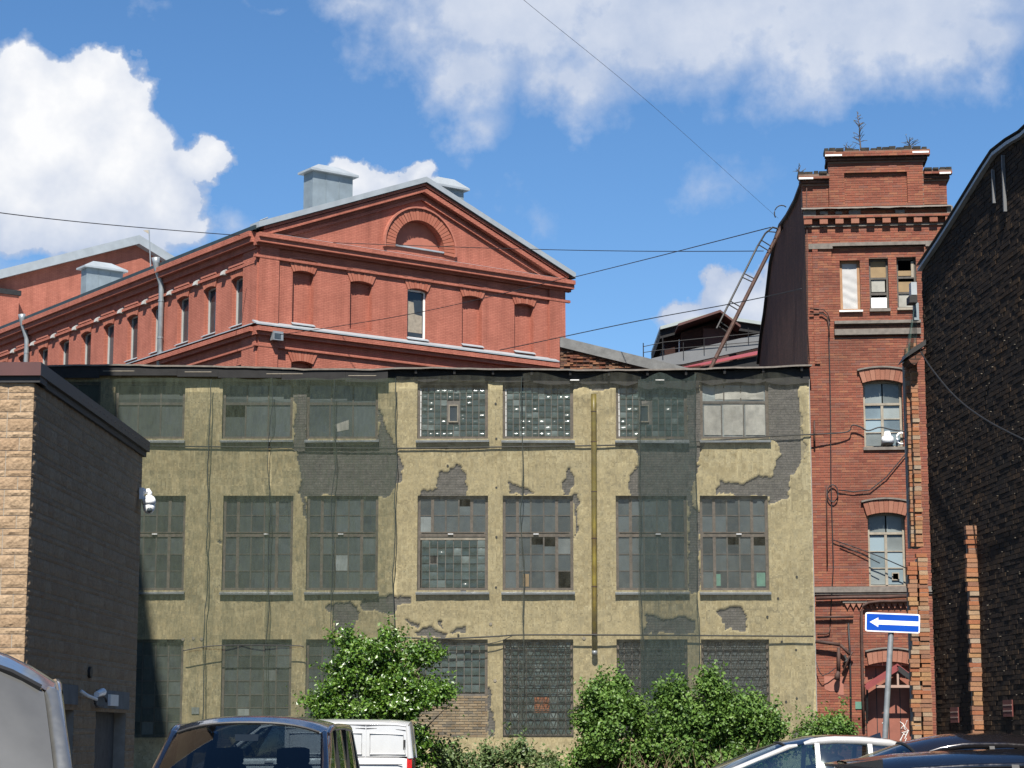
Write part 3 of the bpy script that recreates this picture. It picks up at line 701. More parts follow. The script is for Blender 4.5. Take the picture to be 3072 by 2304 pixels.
while k_ < A_R:
    if k_ > FA.sz(1150, 1120)[0]:
        g = G(); z = eave_z(k_) - .06; g.bar(P(k_, z + .05, -.3), P(k_, z - .06, OVH - .06), .07, .13, fac=random.random()); g.build('rafter_tail', 'black_felt', YB)
    k_ += 1.18
sL = FA.sz(1165, 1120)[0]
g = G(); n = 0; s_ = A_L
while s_ < sL:
    e = min(sL, s_ + random.uniform(1.2, 2.4)); z = eave_z((s_ + e) / 2); q = random.uniform(-.03, .03)
    g.box(FA, s_ + .004, e, z - .36 + q, z - .05, .22, .26); s_ = e
g.build('fascia_board', 'black_felt', YB)
g = G(); s_ = A_L + 2.5
while s_ < sL - .5:
    z = eave_z(s_) - .21; g.box(FA, s_, s_ + random.uniform(.8, 2.1), z, z + .018, .263, .272); s_ += 2.5
g.build('batten', 'pale_wood', YB)
g = G()
for u_ in (1725, 1980):
    s_ = FA.sz(u_, 1143)[0]; z = eave_z(s_) - .33; g.box(FA, s_ - .15, s_ + .12, z, z + .03, .02, .16)
g.build('broken_board', 'white_paint', YB)
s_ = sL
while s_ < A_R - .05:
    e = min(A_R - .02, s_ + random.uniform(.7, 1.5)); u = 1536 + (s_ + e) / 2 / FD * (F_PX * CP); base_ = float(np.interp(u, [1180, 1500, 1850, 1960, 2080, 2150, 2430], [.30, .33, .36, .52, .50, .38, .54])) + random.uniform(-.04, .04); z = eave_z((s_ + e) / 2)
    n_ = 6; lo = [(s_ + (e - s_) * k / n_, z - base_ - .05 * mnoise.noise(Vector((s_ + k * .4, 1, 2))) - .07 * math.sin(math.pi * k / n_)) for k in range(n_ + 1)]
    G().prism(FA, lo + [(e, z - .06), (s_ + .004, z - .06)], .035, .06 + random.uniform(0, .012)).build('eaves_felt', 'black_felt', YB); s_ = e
# --- painted downpipe fixed to the wall
pts = [FA.p(*FA.sz(1781 + (v - 1185) * .0035, v, .2), .2) for v in (1182, 1240, 1400, 1600, 1800, 1952)]
dp = G().tube(pts, .083, 14).build('downpipe', 'ochre_pipe', YB, smooth=True)
q = pts[-1]; G().tube([q, (q[0], q[1], q[2] - .12)], .088, 14).build('pipe_end', 'galvanised', dp, smooth=True)
for v in (1235, 1325, 1475, 1615, 1760, 1900):
    c = FA.p(*FA.sz(1781 + (v - 1185) * .0035, v, .2), .2); G().tube([(c[0], c[1], c[2] - .012), (c[0], c[1], c[2] + .012)], .092, 14).build('pipe_collar', 'rust_pipe', dp)
# corner edge trim at the tower end
g = G(); g.box(FA, A_R - .022, A_R + .004, .2, Z_E - .25, .0, .012); g.build('corner_trim', 'mortar_pale', YB)
# small anchors, insulator studs and conduit brackets on the plaster
for (u, v) in [(1487, 1211), (1489, 1316), (1489, 1463), (1489, 1611), (1488, 1762), (1343, 1397), (1215, 1916), (1472, 1872), (1320, 1925), (1485, 2042), (1375, 1905), (1752, 1915), (2334, 1795), (2390, 1730), (2302, 1850), (2345, 1925), (2388, 1950), (2358, 2105), (2390, 2095), (605, 1917), (580, 1915), (549, 1918)]:
    s_, z = FA.sz(u, v); g = G(); big = v in (1916, 1872, 1917, 1915, 1918, 2042); r_ = .035 if not big else .05
    g.tube([FA.p(s_, z, -.03), FA.p(s_, z, .025)], r_, 8); g.build('wall_anchor', 'pale_wood' if big else 'dark_metal', YB)
g = G(); g.box(FA, *FA.sz(575, 2122)[:1], FA.sz(598, 2122)[0], FA.sz(585, 2142)[1], FA.sz(585, 2122)[1], .0, .02); g.build('notice_plate', 'pale_glass', YB)
# --- scaffold netting hung from the eaves
def net(u0, u1, v0, v1, mat, label, dpt, amp, seed, ragged=0.0, group='netting sheets on the factory front'):
    s0, s1 = FA.sz(u0, 1600, dpt)[0], FA.sz(u1, 1600, dpt)[0]; zt, zb = FA.sz(1536, v0, dpt)[1], FA.sz(1536, v1, dpt)[1]
    g = G(); nu, nv = max(8, int((s1 - s0) / .22)), 46
    def fn(i, j):
        s = s0 + (s1 - s0) * i; z = zt + (zb - zt) * j
        ed = (mnoise.noise(Vector((z * .55, seed, 1))) * .10 + mnoise.noise(Vector((z * 2.1, seed, 5))) * .04)
        s += ed * ((1 - i) if i < .5 else i) * .9
        if j < .08: z += ragged * math.sin(i * 9 + seed) * (1 - j / .08)
        w = amp * (mnoise.noise(Vector((s * 1.1, z * .22, seed))) + .45 * mnoise.noise(Vector((s * 3.3, z * .5, seed + 9))))
        return FA.p(s, z, dpt + w * min(1, j * 6 + .2))
    g.grid(fn, nu, nv); ob = g.build('netting', mat, None, smooth=True); tag(ob, label, 'netting', group)
    fn.net = ob; return fn
def seam(fn, i, name, label, r=.017):
    pts = []
    for k in range(47):
        p = fn(i, k / 46); pts.append((p[0] + mnoise.noise(Vector((k * .35, i * 9, 2))) * .03, p[1] - .02, p[2]))
    ob = G().tube(pts, r, 5).build('lacing_cord', 'cord', fn.net); ob['label'] = label
NETS = [(-60, 622, 'net_dense', 'wide green netting sheet over the shaded far left of the yellow factory', .30), (618, 806, 'net_dense', 'green netting sheet over the second window column of the yellow factory', .31),
        (802, 1000, 'net_dense', 'green netting sheet between second and third window columns of the factory', .32), (994, 1184, 'net_dense', 'green netting sheet just left of the glass block windows', .33),
        (1186, 1568, 'net_light', 'thin pale netting over the first glass block windows', .29), (1564, 1922, 'net_light', 'thin pale netting crossing the ochre downpipe', .34),
        (1916, 2092, 'net_double', 'narrow dark doubled netting strip hanging beside the sixth window column', .37), (2090, 2437, 'net_light', 'thin pale netting over the last window column by the tower', .30)]
CORDL = ['wavy dark cord lacing the netting between first and second window columns', 'thin cord down the middle of the second window column', 'dark cord down the third window column behind the tree', 'dark cord at the right edge of the dense netting',
         'long dark cord down the fifth window column', 'cord along the left edge of the dark netting strip', 'cord along the right edge of the dark netting strip']
for i, (u0, u1, m_, lb, d_) in enumerate(NETS):
    v0 = 1136 if i < 4 else 1128
    fn = net(u0, u1, v0, 2215 if i != 6 else 2150, m_, lb, d_, .115, i * 3.7 + 1, .12 if i > 4 else .03)
    if i < 7: seam(fn, 1.0, 'netting_cord', CORDL[i], .015 if i in (0, 3, 4) else .011)
# ------------------------------------------------------------------ brick stair tower
TB = [(.31, .105, .072), (.39, .135, .088), (.44, .155, .098), (.35, .125, .085), (.49, .20, .115), (.32, .14, .11)]
brickish('tower_brick', TB, 'attr', sootamt=.45, sootscale=.55); brickish('tower_brick_single', TB, 'obj', sootamt=.45, sootscale=.55)
brickish('hood_brick', [(.44, .19, .125), (.52, .25, .17), (.40, .16, .105)], 'obj', sootamt=.2)
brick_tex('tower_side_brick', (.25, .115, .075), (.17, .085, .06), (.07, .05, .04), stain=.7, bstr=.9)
brick_tex('tower_mortar', (.27, .17, .13), (.30, .20, .15), (.26, .18, .14), stain=.3)
a5 = R(5.0)
tx, ty, _ = at(2436, 1500, 64.25)
FT = Frame(tx, ty, math.cos(a5), -math.sin(a5), -math.sin(a5), -math.cos(a5))
TW = thing('brick_tower', 'tall narrow red brick stair tower with stepped parapet and dentil cornice', 'tower', (tx + 2.1, ty + 2, 0))
T = FT.sz
def tz(v): return T(2610, v)[1]
def ts(u, v): return T(u, v)[0]
def trect(u0, u1, v0, v1): vm = (v0 + v1) / 2; return (ts(u0, vm), ts(u1, vm), tz(v1), tz(v0))
S1 = ts(2846, 640)                                     # right corner
W3 = [trect(2521, 2582, 776, 928), trect(2609, 2667, 773, 924), trect(2692, 2751, 771, 923)]
WM = trect(2591, 2708, 1140, 1342); WLO = trect(2605, 2717, 1537, 1760); WD = (ts(2597, 2100), ts(2738, 2100), 0, tz(1998))
PAN = (ts(2497, 860), ts(2776, 860), tz(1012), tz(737))    # recessed bay with the three windows
zTop = tz(618)
holes = W3 + [WM, WLO, WD]
g = wall_cells(FT, 0, S1, 0, zTop, [PAN, WM, WLO, WD], -.5, -.012); wall_cells(FT, PAN[0], PAN[1], PAN[2], PAN[3], W3, -.5, -.132, g)
g.build('wall', 'tower_mortar', TW)
lst = courses(0, S1, .0, zTop, [PAN, WM, WLO, WD])
cz = tz(1500)
bricks(FT, lst, TW, 'tower_brick', 'tower_brick_single', -.012, .012, .005, 260, key=lambda b: abs(b[2] - tz(1440)) + abs((b[0] + b[1]) / 2 - 2.2))
bricks(FT, courses(PAN[0], PAN[1], PAN[2], PAN[3], W3), TW, 'tower_brick', 'tower_brick_single', -.132, .012, .005, 0)
# corner pilaster strips
for (u0, u1) in ((2440, 2456),):
    a, b = ts(u0, 900), ts(u1, 900); g = wall_cells(FT, a, b, tz(1090), tz(705), [], -.01, .05); g.build('corner_pilaster', 'tower_mortar', TW)
    bricks(FT, courses(a, b, tz(1090), tz(705)), TW, 'tower_brick', 'tower_brick_single', .05, .01, .004)
# dark flank wall whose top steps down towards the back
v7 = Vector((.03, 1.0)).normalized()
FTS = Frame(tx - .02, ty + .02, v7.x, v7.y, -v7.y, v7.x)
prof = [FTS.sz(u, v) for u, v in [(2408, 556), (2389, 606), (2365, 650), (2344, 679), (2330, 720), (2314, 793), (2306, 862), (2296, 947), (2287, 1000), (2277, 1092)]]
poly = [(0, 0), (0, prof[0][1])] + prof + [(prof[-1][0], 0)]
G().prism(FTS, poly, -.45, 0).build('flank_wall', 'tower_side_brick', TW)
g = G()
for (p, q) in zip(prof[:-1], prof[1:]): g.bar(FTS.p(p[0], p[1] + .03, -.2), FTS.p(q[0], q[1] + .03, -.2), .6, .1)
g.build('flank_capping', 'black_felt', TW)
# body behind and right flank
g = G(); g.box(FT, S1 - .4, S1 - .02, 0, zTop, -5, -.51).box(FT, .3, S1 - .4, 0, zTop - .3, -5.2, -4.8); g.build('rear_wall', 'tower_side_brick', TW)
g = G(); g.box(FT, .3, S1 - .45, .0, zTop - .6, -2.0, -1.9); g.build('dark_interior', 'interior_dark', TW)
# --- cornice: sheet, frieze, band, dentils
def band(u0, u1, v0, v1, d1, mat, name='cornice_band', d0=-.01):
    g = G(); g.box(FT, ts(u0, v0), ts(u1, v0), tz(v1), tz(v0), d0, d1); return g.build(name, mat, TW)
def brickband(u0, u1, v0, v1, d1):
    band(u0, u1, v0, v1, d1 - .012, 'tower_mortar', 'corbel_course')
    bricks(FT, courses(ts(u0, v0), ts(u1, v0), tz(v1), tz(v0) + .004), TW, 'tower_brick', 'tower_brick_single', d1 - .012, .012, .006)
g = G()
def fl(u, v): a = ts(2408, 625) - .05 + (ts(2856, 625) - ts(2408, 625)) * u; return FT.p(a, tz(620) - .12 * v + mnoise.noise(Vector((a * 2.2, 0, 4))) * .025 * v, .30 * v ** .8 + .03)
g.grid(fl, 24, 3); g.build('cornice_sheet', 'galv_dark', TW, smooth=True) if 'galv_dark' in MATS else g.build('cornice_sheet', 'stone_trim', TW, smooth=True)
brickband(2410, 2852, 629, 648, .07)
for (u0, u1, v0, v1) in [(2409, 2446, 628, 648), (2458, 2482, 632, 645), (2505, 2525, 634, 645), (2545, 2580, 631, 646), (2684, 2712, 633, 645), (2838, 2856, 624, 650)]:
    g = G(); a, b = ts(u0, v0), ts(u1, v0); z0, z1 = tz(v1), tz(v0); n = 9
    poly = [(a + (b - a) * t, z0) for t in (0, .5, 1)] + [(a + (b - a) * (1 - t), z1 - random.uniform(0, .05)) for t in (0, .3, .6, 1)]
    g.prism(FT, poly, .06, .20); g.build('frieze_remnant', 'stone_trim', TW)
brickband(2409, 2856, 648, 657, .24)
n = 10
for k in range(n):
    uc = 2425 + k * (2848 - 2425) / (n - 1) - 2; g = G(); g.box(FT, ts(uc - 12, 665), ts(uc + 12, 665), tz(673), tz(657.5), .0, .21, random.random()); d_ = g.build('dentil', 'hood_brick', TW)
g = G(); g.box(FT, ts(2412, 675), ts(2850, 675), tz(679), tz(673.5), -.01, .055); g.build('string_course', 'stone_trim', TW)
g = G(); g.box(FT, ts(2425, 735), ts(2497, 735), tz(745), tz(729), -.01, .07).box(FT, ts(2497, 735), ts(2776, 735), tz(737), tz(727), -.135, .05).box(FT, ts(2776, 735), ts(2832, 735), tz(743), tz(727), -.01, .07); g.build('string_course', 'stone_trim', TW)
# --- stepped parapet
def parapet(u0, u1, v0, v1, d1=0.0, back=-.8, single=0):
    a, b, z0, z1 = ts(u0, v1), ts(u1, v1), tz(v1), tz(v0)
    g = G(); g.box(FT, a, b, z0, z1, back, d1 - .012); g.build('parapet', 'tower_mortar', TW)
    bricks(FT, courses(a, b, z0, z1), TW, 'tower_brick', 'tower_brick_single', d1 - .012, .012, .006, single, key=lambda q: -q[2])
parapet(2408, 2486, 539, 619); parapet(2771, 2842, 532, 617)
PA = (ts(2533, 560), ts(2722, 560), tz(612), tz(517))
a, b, z0, z1 = ts(2486, 560), ts(2771, 560), tz(619), tz(484)
g = wall_cells(FT, a, b, z0, z1, [PA], -.8, .018); g.box(FT, PA[0], PA[1], PA[2], PA[3], -.8, -.10); g.build('parapet', 'tower_mortar', TW)
bricks(FT, courses(a, b, z0, z1, [PA]), TW, 'tower_brick', 'tower_brick_single', .018, .012, .006, 30, key=lambda q: -q[2])
bricks(FT, courses(*PA), TW, 'tower_brick', 'tower_brick_single', -.10, .012, .006)
brickband(2483, 2774, 484, 490, .07)
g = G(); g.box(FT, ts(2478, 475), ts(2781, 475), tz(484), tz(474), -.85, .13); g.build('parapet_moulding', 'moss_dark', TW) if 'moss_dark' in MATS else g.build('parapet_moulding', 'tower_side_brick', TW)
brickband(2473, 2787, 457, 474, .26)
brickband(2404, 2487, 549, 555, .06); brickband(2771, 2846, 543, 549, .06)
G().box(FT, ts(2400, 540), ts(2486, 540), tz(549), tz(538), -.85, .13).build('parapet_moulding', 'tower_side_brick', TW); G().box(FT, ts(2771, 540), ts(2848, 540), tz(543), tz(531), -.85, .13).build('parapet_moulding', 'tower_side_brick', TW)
brickband(2394, 2487, 524, 538, .24); brickband(2771, 2854, 519, 531, .24)
for (u0, u1, v) in [(2474, 2524, 470), (2735, 2784, 466), (2395, 2438, 537), (2816, 2850, 530)]:
    g = G(); g.box(FT, ts(u0, v), ts(u1, v), tz(v + 2.5), tz(v - 2.5), .2, .275); g.build('pale_board', 'white_paint', TW)
# loose weathered bricks along the top edges
for (u0, u1, v) in [(2472, 2788, 457), (2393, 2487, 524), (2771, 2855, 519)]:
    s_ = ts(u0, v)
    while s_ < ts(u1, v) - .1:
        w = random.uniform(.12, .26); h = random.uniform(.05, .13); e = random.uniform(-.03, .06)
        g = G(); g.box(FT, s_, s_ + w, tz(v) + .002, tz(v) + h, -.4, .22 + e, random.random()); g.build('loose_brick', 'moss_top', TW); s_ += w + random.uniform(.01, .05)
g = G(); g.box(FT, ts(2480, 470), ts(2780, 470), tz(474), tz(457), -.85, .2).box(FT, ts(2400, 530), ts(2486, 530), tz(538), tz(524), -.85, .2).box(FT, ts(2771, 530), ts(2848, 530), tz(531), tz(519), -.85, .2); g.build('parapet_core', 'moss_top', TW)
# --- lower mouldings
for (u0, u1, v0, v1, d) in [(2503, 2762, 963, 972, .16), (2503, 2762, 988, 1005, .14)]:
    g = G(); g.box(FT, ts(u0, v0), ts(u1, v0), tz(v1), tz(v0), -.135, d - .03); g.build('string_course', 'stone_trim', TW)
g = G(); g.box(FT, ts(2503, 980), ts(2762, 980), tz(988), tz(972), -.135, .02); g.build('string_course', 'tower_side_brick', TW)
g = G(); g.box(FT, ts(2443, 1760), S1, tz(1777), tz(1760), -.01, .09).box(FT, ts(2443, 1780), S1, tz(1783), tz(1780), -.01, .05); g.build('string_course', 'stone_trim', TW)
g = G(); P_ = FT.p; z0, z1 = tz(1826), tz(1809); a0_, b0_ = ts(2533, 1815), ts(2728, 1815); n = 11
for k in range(n):
    a = a0_ + (b0_ - a0_) * k / n; w = (b0_ - a0_) / n
    g = G(); g.prism(FT, [(a, z1), (a + w / 2, z0), (a + w, z1)], -.01, .08); g.build('sawtooth_brick', 'hood_brick', TW)
g = G(); g.box(FT, a0_ - .05, b0_ + .05, z1, z1 + .06, -.01, .1); g.build('string_course', 'stone_trim', TW)
# --- arched brick hoods
def hood(fr, sz, uc, vlo, vhi, w0, w1, n, parent, mat, d, rise=10, base=0.0, name='hood_brick'):
    """segmental arch of upright bricks; uc centre px, inner/outer half width px"""
    for k in range(n):
        t0, t1 = -1 + 2 * k / n, -1 + 2 * (k + 1) / n; e = .06
        P4 = []
        for t, w, v in ((t0 + e / n, w0, vlo), (t1 - e / n, w0, vlo), (t1 - e / n, w1, vhi), (t0 + e / n, w1, vhi)):
            P4.append(sz(uc + t * w, v + rise * t * t))
        g = G(); g.prism(fr, P4, base - .06, d + random.uniform(-.006, .006), random.random()); g.build(name, mat, parent)
hood(FT, T, 2647, 1140, 1105, 60, 72, 9, TW, 'hood_brick', .09); hood(FT, T, 2658, 1538, 1500, 58, 70, 9, TW, 'hood_brick', .09); hood(FT, T, 2669, 1985, 1948, 64, 70, 9, TW, 'hood_brick', .09)
def hoodlip(uc, v, w, rise=10):
    g = G()
    for k in range(12):
        t0, t1 = -1 + k / 6, -1 + (k + 1) / 6; p, q = T(uc + t0 * w, v + rise * t0 * t0), T(uc + t1 * w, v + rise * t1 * t1); g.bar(FT.p(p[0], p[1], .07), FT.p(q[0], q[1], .07), .14, .05)
    g.build('hood_lip', 'stone_trim', TW)
hoodlip(2647, 1102, 76); hoodlip(2658, 1496, 75); hoodlip(2669, 1944, 74)
# --- tower windows
def tframe(g, a0, a1, z0, z1, w, d0, d1, fr=FT):
    g.box(fr, a0, a0 + w, z0, z1, d0, d1).box(fr, a1 - w, a1, z0, z1, d0, d1).box(fr, a0 + w, a1 - w, z1 - w, z1, d0, d1).box(fr, a0 + w, a1 - w, z0, z0 + w, d0, d1); return g
def tpane(win, a0, a1, z0, z1, d, mat): G().box(FT, a0, a1, z0, z1, d - .008, d).build('pane', mat, win, uv=False)
d0 = -.30
r_ = W3[0]; win = tframe(G(), *r_, .085, d0 - .06, d0).build('window', 'fresh_wood', TW)
g = G()
def cl(u, v):
    a, z = r_[0] + .08 + (r_[1] - r_[0] - .16) * u, r_[2] + .08 + (r_[3] - r_[2] - .16) * v
    return FT.p(a, z, d0 - .02 + .009 * math.sin((z * 1.2 + a * .55) * 16 + 2 * mnoise.noise(Vector((a * 2, z * 2, 1)))) * (1 - v * .6) + .01 * mnoise.noise(Vector((a * 5, z * 5, 2))))
g.grid(cl, 12, 50); g.build('draped_sheet', 'white_cloth', win, smooth=True) if 'white_cloth' in MATS else g.build('draped_sheet', 'white_paint', win, smooth=True)
tpane(win, r_[0] + .07, r_[1] - .07, r_[2] + .07, r_[3] - .07, d0 - .12, 'pale_glass')
G().box(FT, r_[0] - .05, r_[1] + .05, r_[2] - .06, r_[2] - .01, -.3, .0).build('sill', 'white_paint', win)
r_ = W3[1]; win = tframe(G(), *r_, .06, d0 - .06, d0).build('window', 'grey_wood', TW); h = r_[3] - r_[2]
G().box(FT, r_[0] + .05, r_[1] - .05, r_[2] + h * .60, r_[2] + h * .64, d0 - .04, d0 + .01).box(FT, r_[0] + .05, r_[1] - .05, r_[2] + h * .29, r_[2] + h * .34, d0 - .04, d0 + .01).build('transom', 'grey_wood', win)
tpane(win, r_[0] + .05, r_[1] - .05, r_[2] + h * .64, r_[3] - .05, d0 - .03, 'cardboard'); tpane(win, r_[0] + .08, r_[1] - .1, r_[2] + h * .36, r_[2] + h * .59, d0 - .03, 'paper')
G().box(FT, r_[0] + .06, r_[1] - .05, r_[2] + .05, r_[2] + h * .24, d0 - .03, d0 - .005).build('white_panel', 'white_plastic', win)
G().box(FT, r_[0] - .02, r_[1] + .03, r_[2] - .10, r_[2] - .01, -.3, -.02).build('sill', 'stone_trim', win)
r_ = W3[2]; win = tframe(G(), *r_, .06, d0 - .06, d0).build('window', 'grey_wood', TW); h = r_[3] - r_[2]
G().box(FT, r_[0] + .05, r_[1] - .05, r_[2] + h * .60, r_[2] + h * .64, d0 - .04, d0 + .01).box(FT, r_[0] + .05, r_[1] - .05, r_[2] + h * .30, r_[2] + h * .33, d0 - .04, d0 + .01).build('transom', 'grey_wood', win)
G().box(FT, r_[0] + .05, r_[1] - .12, r_[2] + h * .34, r_[2] + h * .54, d0 - .05, d0 - .03).box(FT, r_[0] + .05, r_[1] - .12, r_[2] + h * .66, r_[2] + h * .76, d0 - .05, d0 - .03).build('board', 'cardboard', win)
G().box(FT, r_[1] - .14, r_[1] - .06, r_[2] + h * .62, r_[3] - .1, d0 - .03, d0 + .02).build('open_casement', 'pale_wood', win)
tpane(win, r_[0] + .05, r_[1] - .05, r_[2] + .05, r_[2] + h * .30, d0 - .03, 'paper')
G().box(FT, r_[0] - .02, r_[1] + .03, r_[2] - .08, r_[2] - .01, -.3, -.02).build('sill', 'pale_wood', win)
def sash(r_, mats, zf, rows, single_gone=None):
    d = -.26; win = tframe(G(), *r_, .07, d - .07, d).build('window', 'pale_wood', TW); h = r_[3] - r_[2]; zt = r_[2] + h * zf; am = (r_[0] + r_[1]) / 2
    G().box(FT, r_[0] + .06, r_[1] - .06, zt - .05, zt + .02, d - .06, d + .03).box(FT, am - .05, am + .03, r_[2] + .06, zt - .05, d - .06, d + .02).build('transom', 'pale_wood', win)
    for c in range(2):
        a0, a1 = (r_[0] + .07, am - .05) if c == 0 else (am + .03, r_[1] - .07)
        tpane(win, a0, a1 if c else am - .01, zt + .02, r_[3] - .06, d - .04, mats[0])
        hh = (zt - .05 - r_[2] - .07) / rows
        for j in range(rows):
            z0 = r_[2] + .07 + j * hh
            if (c, j) == single_gone:
                tframe(G(), a0, a1, z0 + .015, z0 + hh - .015, (a1 - a0) * .28, d - .05, d - .04).build('pane', mats[1], win); tframe(G(), a0 + (a1 - a0) * .26, a1 - (a1 - a0) * .26, z0 + hh * .27, z0 + hh * .73, .03, d - .045, d + .01).build('vent_frame', 'pale_wood', win); continue
            tpane(win, a0, a1, z0 + .015, z0 + hh - .015, d - .04, mats[1] if (c + j) % 3 else mats[2])
            if j: G().box(FT, a0, a1, z0 - .015, z0 + .015, d - .05, d - .01).build('glazing_bar', 'pale_wood', win)
    G().box(FT, r_[0] - .04, r_[1] + .04, r_[2] - .09, r_[2] + .0, -.3, .08).build('sill', 'stone_trim', win); return win
pane_mat('blue_glass', (.26, .33, .36), .08)
wm = sash(WM, ('pale_glass', 'blue_glass', 'pale_glass'), .66, 3); sash(WLO, ('pale_glass', 'blue_glass', 'pale_glass'), .73, 3, (1, 0))
c = FT.p((WM[0] + WM[1]) / 2 + .12, WM[2] + .28, -.1)
g = G(); g.tube([(c[0], c[1], c[2] - .14), (c[0], c[1], c[2] + .04), (c[0], c[1], c[2] + .1), (c[0], c[1], c[2] + .22)], [.20, .19, .11, .08], 14); g.build('lamp_housing', 'white_plastic', wm, smooth=True)
g = G(); g.tube([(c[0], c[1] - .02, c[2] - .22), (c[0], c[1], c[2] - .17), (c[0], c[1], c[2] - .14)], [.06, .17, .18], 14); g.build('lamp_bowl', 'pale_glass', wm, smooth=True)
g = G(); pts = []
for k in range(13):
    q = math.pi * (.25 + 1.5 * k / 12); pts.append((c[0] + .42 + .14 * math.cos(q), c[1] - .02, c[2] + .0 + .17 * math.sin(q)))
g.tube(pts, .035, 7); g.build('ring_lamp', 'white_plastic', wm, smooth=True)
# --- doorway with gabled canopy
simple('door_red', (.40, .135, .085), .7, var=.2, scale=3, bmp=.1); simple('pink_patch', (.50, .20, .14), .9, var=.12, scale=4, bmp=.2); simple('pink_wood', (.55, .36, .28), .7, var=.12, scale=4, bmp=.1)
simple('red_sheet_dull', (.36, .07, .065), .5, var=.2, scale=3, bmp=.05)
g = G(); g.box(FT, WD[0], WD[1], 0, WD[3], -.34, -.28); dr = g.build('door', 'door_red', TW)
for k in range(1, 4): a = WD[0] + (WD[1] - WD[0]) * k / 4; G().box(FT, a - .012, a + .012, 0, WD[3] - .05, -.28, -.275).build('door_joint', 'dark_metal', dr)
def stroke(pts): G().tube([FT.p(*T(u, v, -.265), -.268) for u, v in pts], .012, 5).build('graffiti_stroke', 'white_paint', dr)
stroke([(2700, 2165), (2712, 2175), (2703, 2185), (2716, 2190), (2708, 2168)]); stroke([(2722, 2160), (2714, 2178), (2724, 2192), (2706, 2198), (2718, 2206)]); stroke([(2700, 2222), (2712, 2200), (2722, 2196), (2714, 2216), (2726, 2190)]); stroke([(2647, 2170), (2655, 2160), (2660, 2176), (2652, 2184), (2664, 2190)])
stroke([(2700, 2240), (2704, 2218), (2712, 2232), (2720, 2214)])
CDP = .52
cn = thing('door_canopy', 'small gabled red sheet canopy with pink frame over the tower doorway', 'canopy', FT.p((WD[0] + WD[1]) / 2, 2.6, .4))
zr, ze = T(2693, 1996, CDP)[1], T(2597, 2057, CDP)[1]; am, ae, ab = T(2693, 1996, CDP)[0], T(2597, 2057, CDP)[0], T(2745, 2036, CDP)[0]; zb = T(2745, 2036, CDP)[1]
for (aa, za, nm) in ((ae, ze, 1), (ab, zb, 2)):
    g = G(); g.hexa([FT.p(aa, za, 0), FT.p(am, zr, 0), FT.p(am, zr, CDP), FT.p(aa, za, CDP), FT.p(aa, za + .05, 0), FT.p(am, zr + .05, 0), FT.p(am, zr + .05, CDP), FT.p(aa, za + .05, CDP)]); g.build('canopy_sheet', 'red_sheet_dull', cn)
    g = G(); g.bar(FT.p(aa, za - .07, CDP - .01), FT.p(am, zr - .07, CDP - .01), .05, .15); g.build('barge_board', 'red_sheet_dull' if nm == 1 else 'dark_metal', cn)
g = G(); z = T(2660, 2057, CDP)[1]; g.box(FT, T(2630, 2057, CDP)[0], T(2738, 2057, CDP)[0], z - .06, z + .02, CDP - .11, CDP - .05); g.build('tie_beam', 'pink_wood', cn)
g = G(); g.box(FT, am - .03, am + .03, z + .02, zr - .1, CDP - .11, CDP - .05); g.build('king_post', 'pink_wood', cn)
for aa in (ae + .05, ab - .1):
    g = G(); g.bar(FT.p(aa, ze - .1, CDP - .12), FT.p(aa, ze - 1.1, 0), .06, .08); g.build('canopy_bracket', 'dark_metal', cn)
# paint patch and small plate
g = G(); pa = [T(u, v) for u, v in [(2472, 2028), (2530, 2030), (2531, 2085), (2514, 2084), (2512, 2074), (2490, 2074), (2474, 2068)]]; g.prism(FT, pa, -.01, .012); g.build('paint_patch', 'pink_patch', TW)
g = G(); p, q = T(2566, 2127), T(2585, 2105); g.box(FT, p[0], q[0], p[1], q[1], -.01, .03); g.build('small_plate', 'plate_green', TW) if 'plate_green' in MATS else g.build('small_plate', 'green_film', TW)
# pipes and conduits fixed to the tower
def tpipe(pts, r, mat='rust_pipe', d=.08, name='conduit', seg=7):
    return G().tube([FT.p(*T(u, v, d), d) for u, v in pts], r, seg).build(name, mat, TW, smooth=True)
tpipe([(2448, 1795), (2540, 1792), (2640, 1791), (2735, 1788)], .055, d=.14, name='pipe'); tpipe([(2735, 1803), (2640, 1804), (2605, 1808), (2590, 1818), (2584, 1835), (2585, 1900), (2588, 2050), (2592, 2180)], .045, d=.16, name='pipe')
tpipe([(2447, 1852), (2500, 1851), (2560, 1850)], .04, d=.12, name='pipe'); tpipe([(2452, 1902), (2480, 1901), (2488, 1898), (2490, 1880)], .022)
tpipe([(2488, 960), (2486, 1000), (2490, 1150), (2492, 1300), (2493, 1450), (2498, 1620), (2500, 1700), (2490, 1880)], .018, 'cable_black', .06, 'conduit')
tpipe([(2420, 560), (2422, 800), (2424, 1000), (2428, 1080)], .014, 'rust_pipe', .07); tpipe([(2428, 942), (2466, 940), (2482, 950), (2487, 980), (2488, 1010)], .022, 'rust_pipe', .09)
tpipe([(2430, 925), (2470, 928), (2483, 940), (2490, 965)], .018, 'rust_pipe', .08)
tpipe([(2443, 1262), (2443, 1300), (2444, 1340)], .03, 'rust_pipe', .1, 'wall_tie'); tpipe([(2479, 1458), (2480, 1500), (2482, 1700)], .02, 'rust_pipe', .1, 'wall_tie')
pts = []
for k in range(22): q = 2 * math.pi * k / 18; pts.append((2498 + 16 * math.cos(q), 1480 + 26 * math.sin(q)))
tpipe(pts, .018, 'cable_black', .1, 'cable_coil')
tpipe([(2516, 1470), (2560, 1475), (2610, 1470), (2660, 1430), (2710, 1370), (2745, 1330)], .018, 'cable_black', .09); tpipe([(2500, 1620), (2560, 1640), (2640, 1670), (2720, 1705)], .016, 'cable_black', .09); tpipe([(2520, 1635), (2570, 1655), (2640, 1690)], .014, 'cable_black', .09)
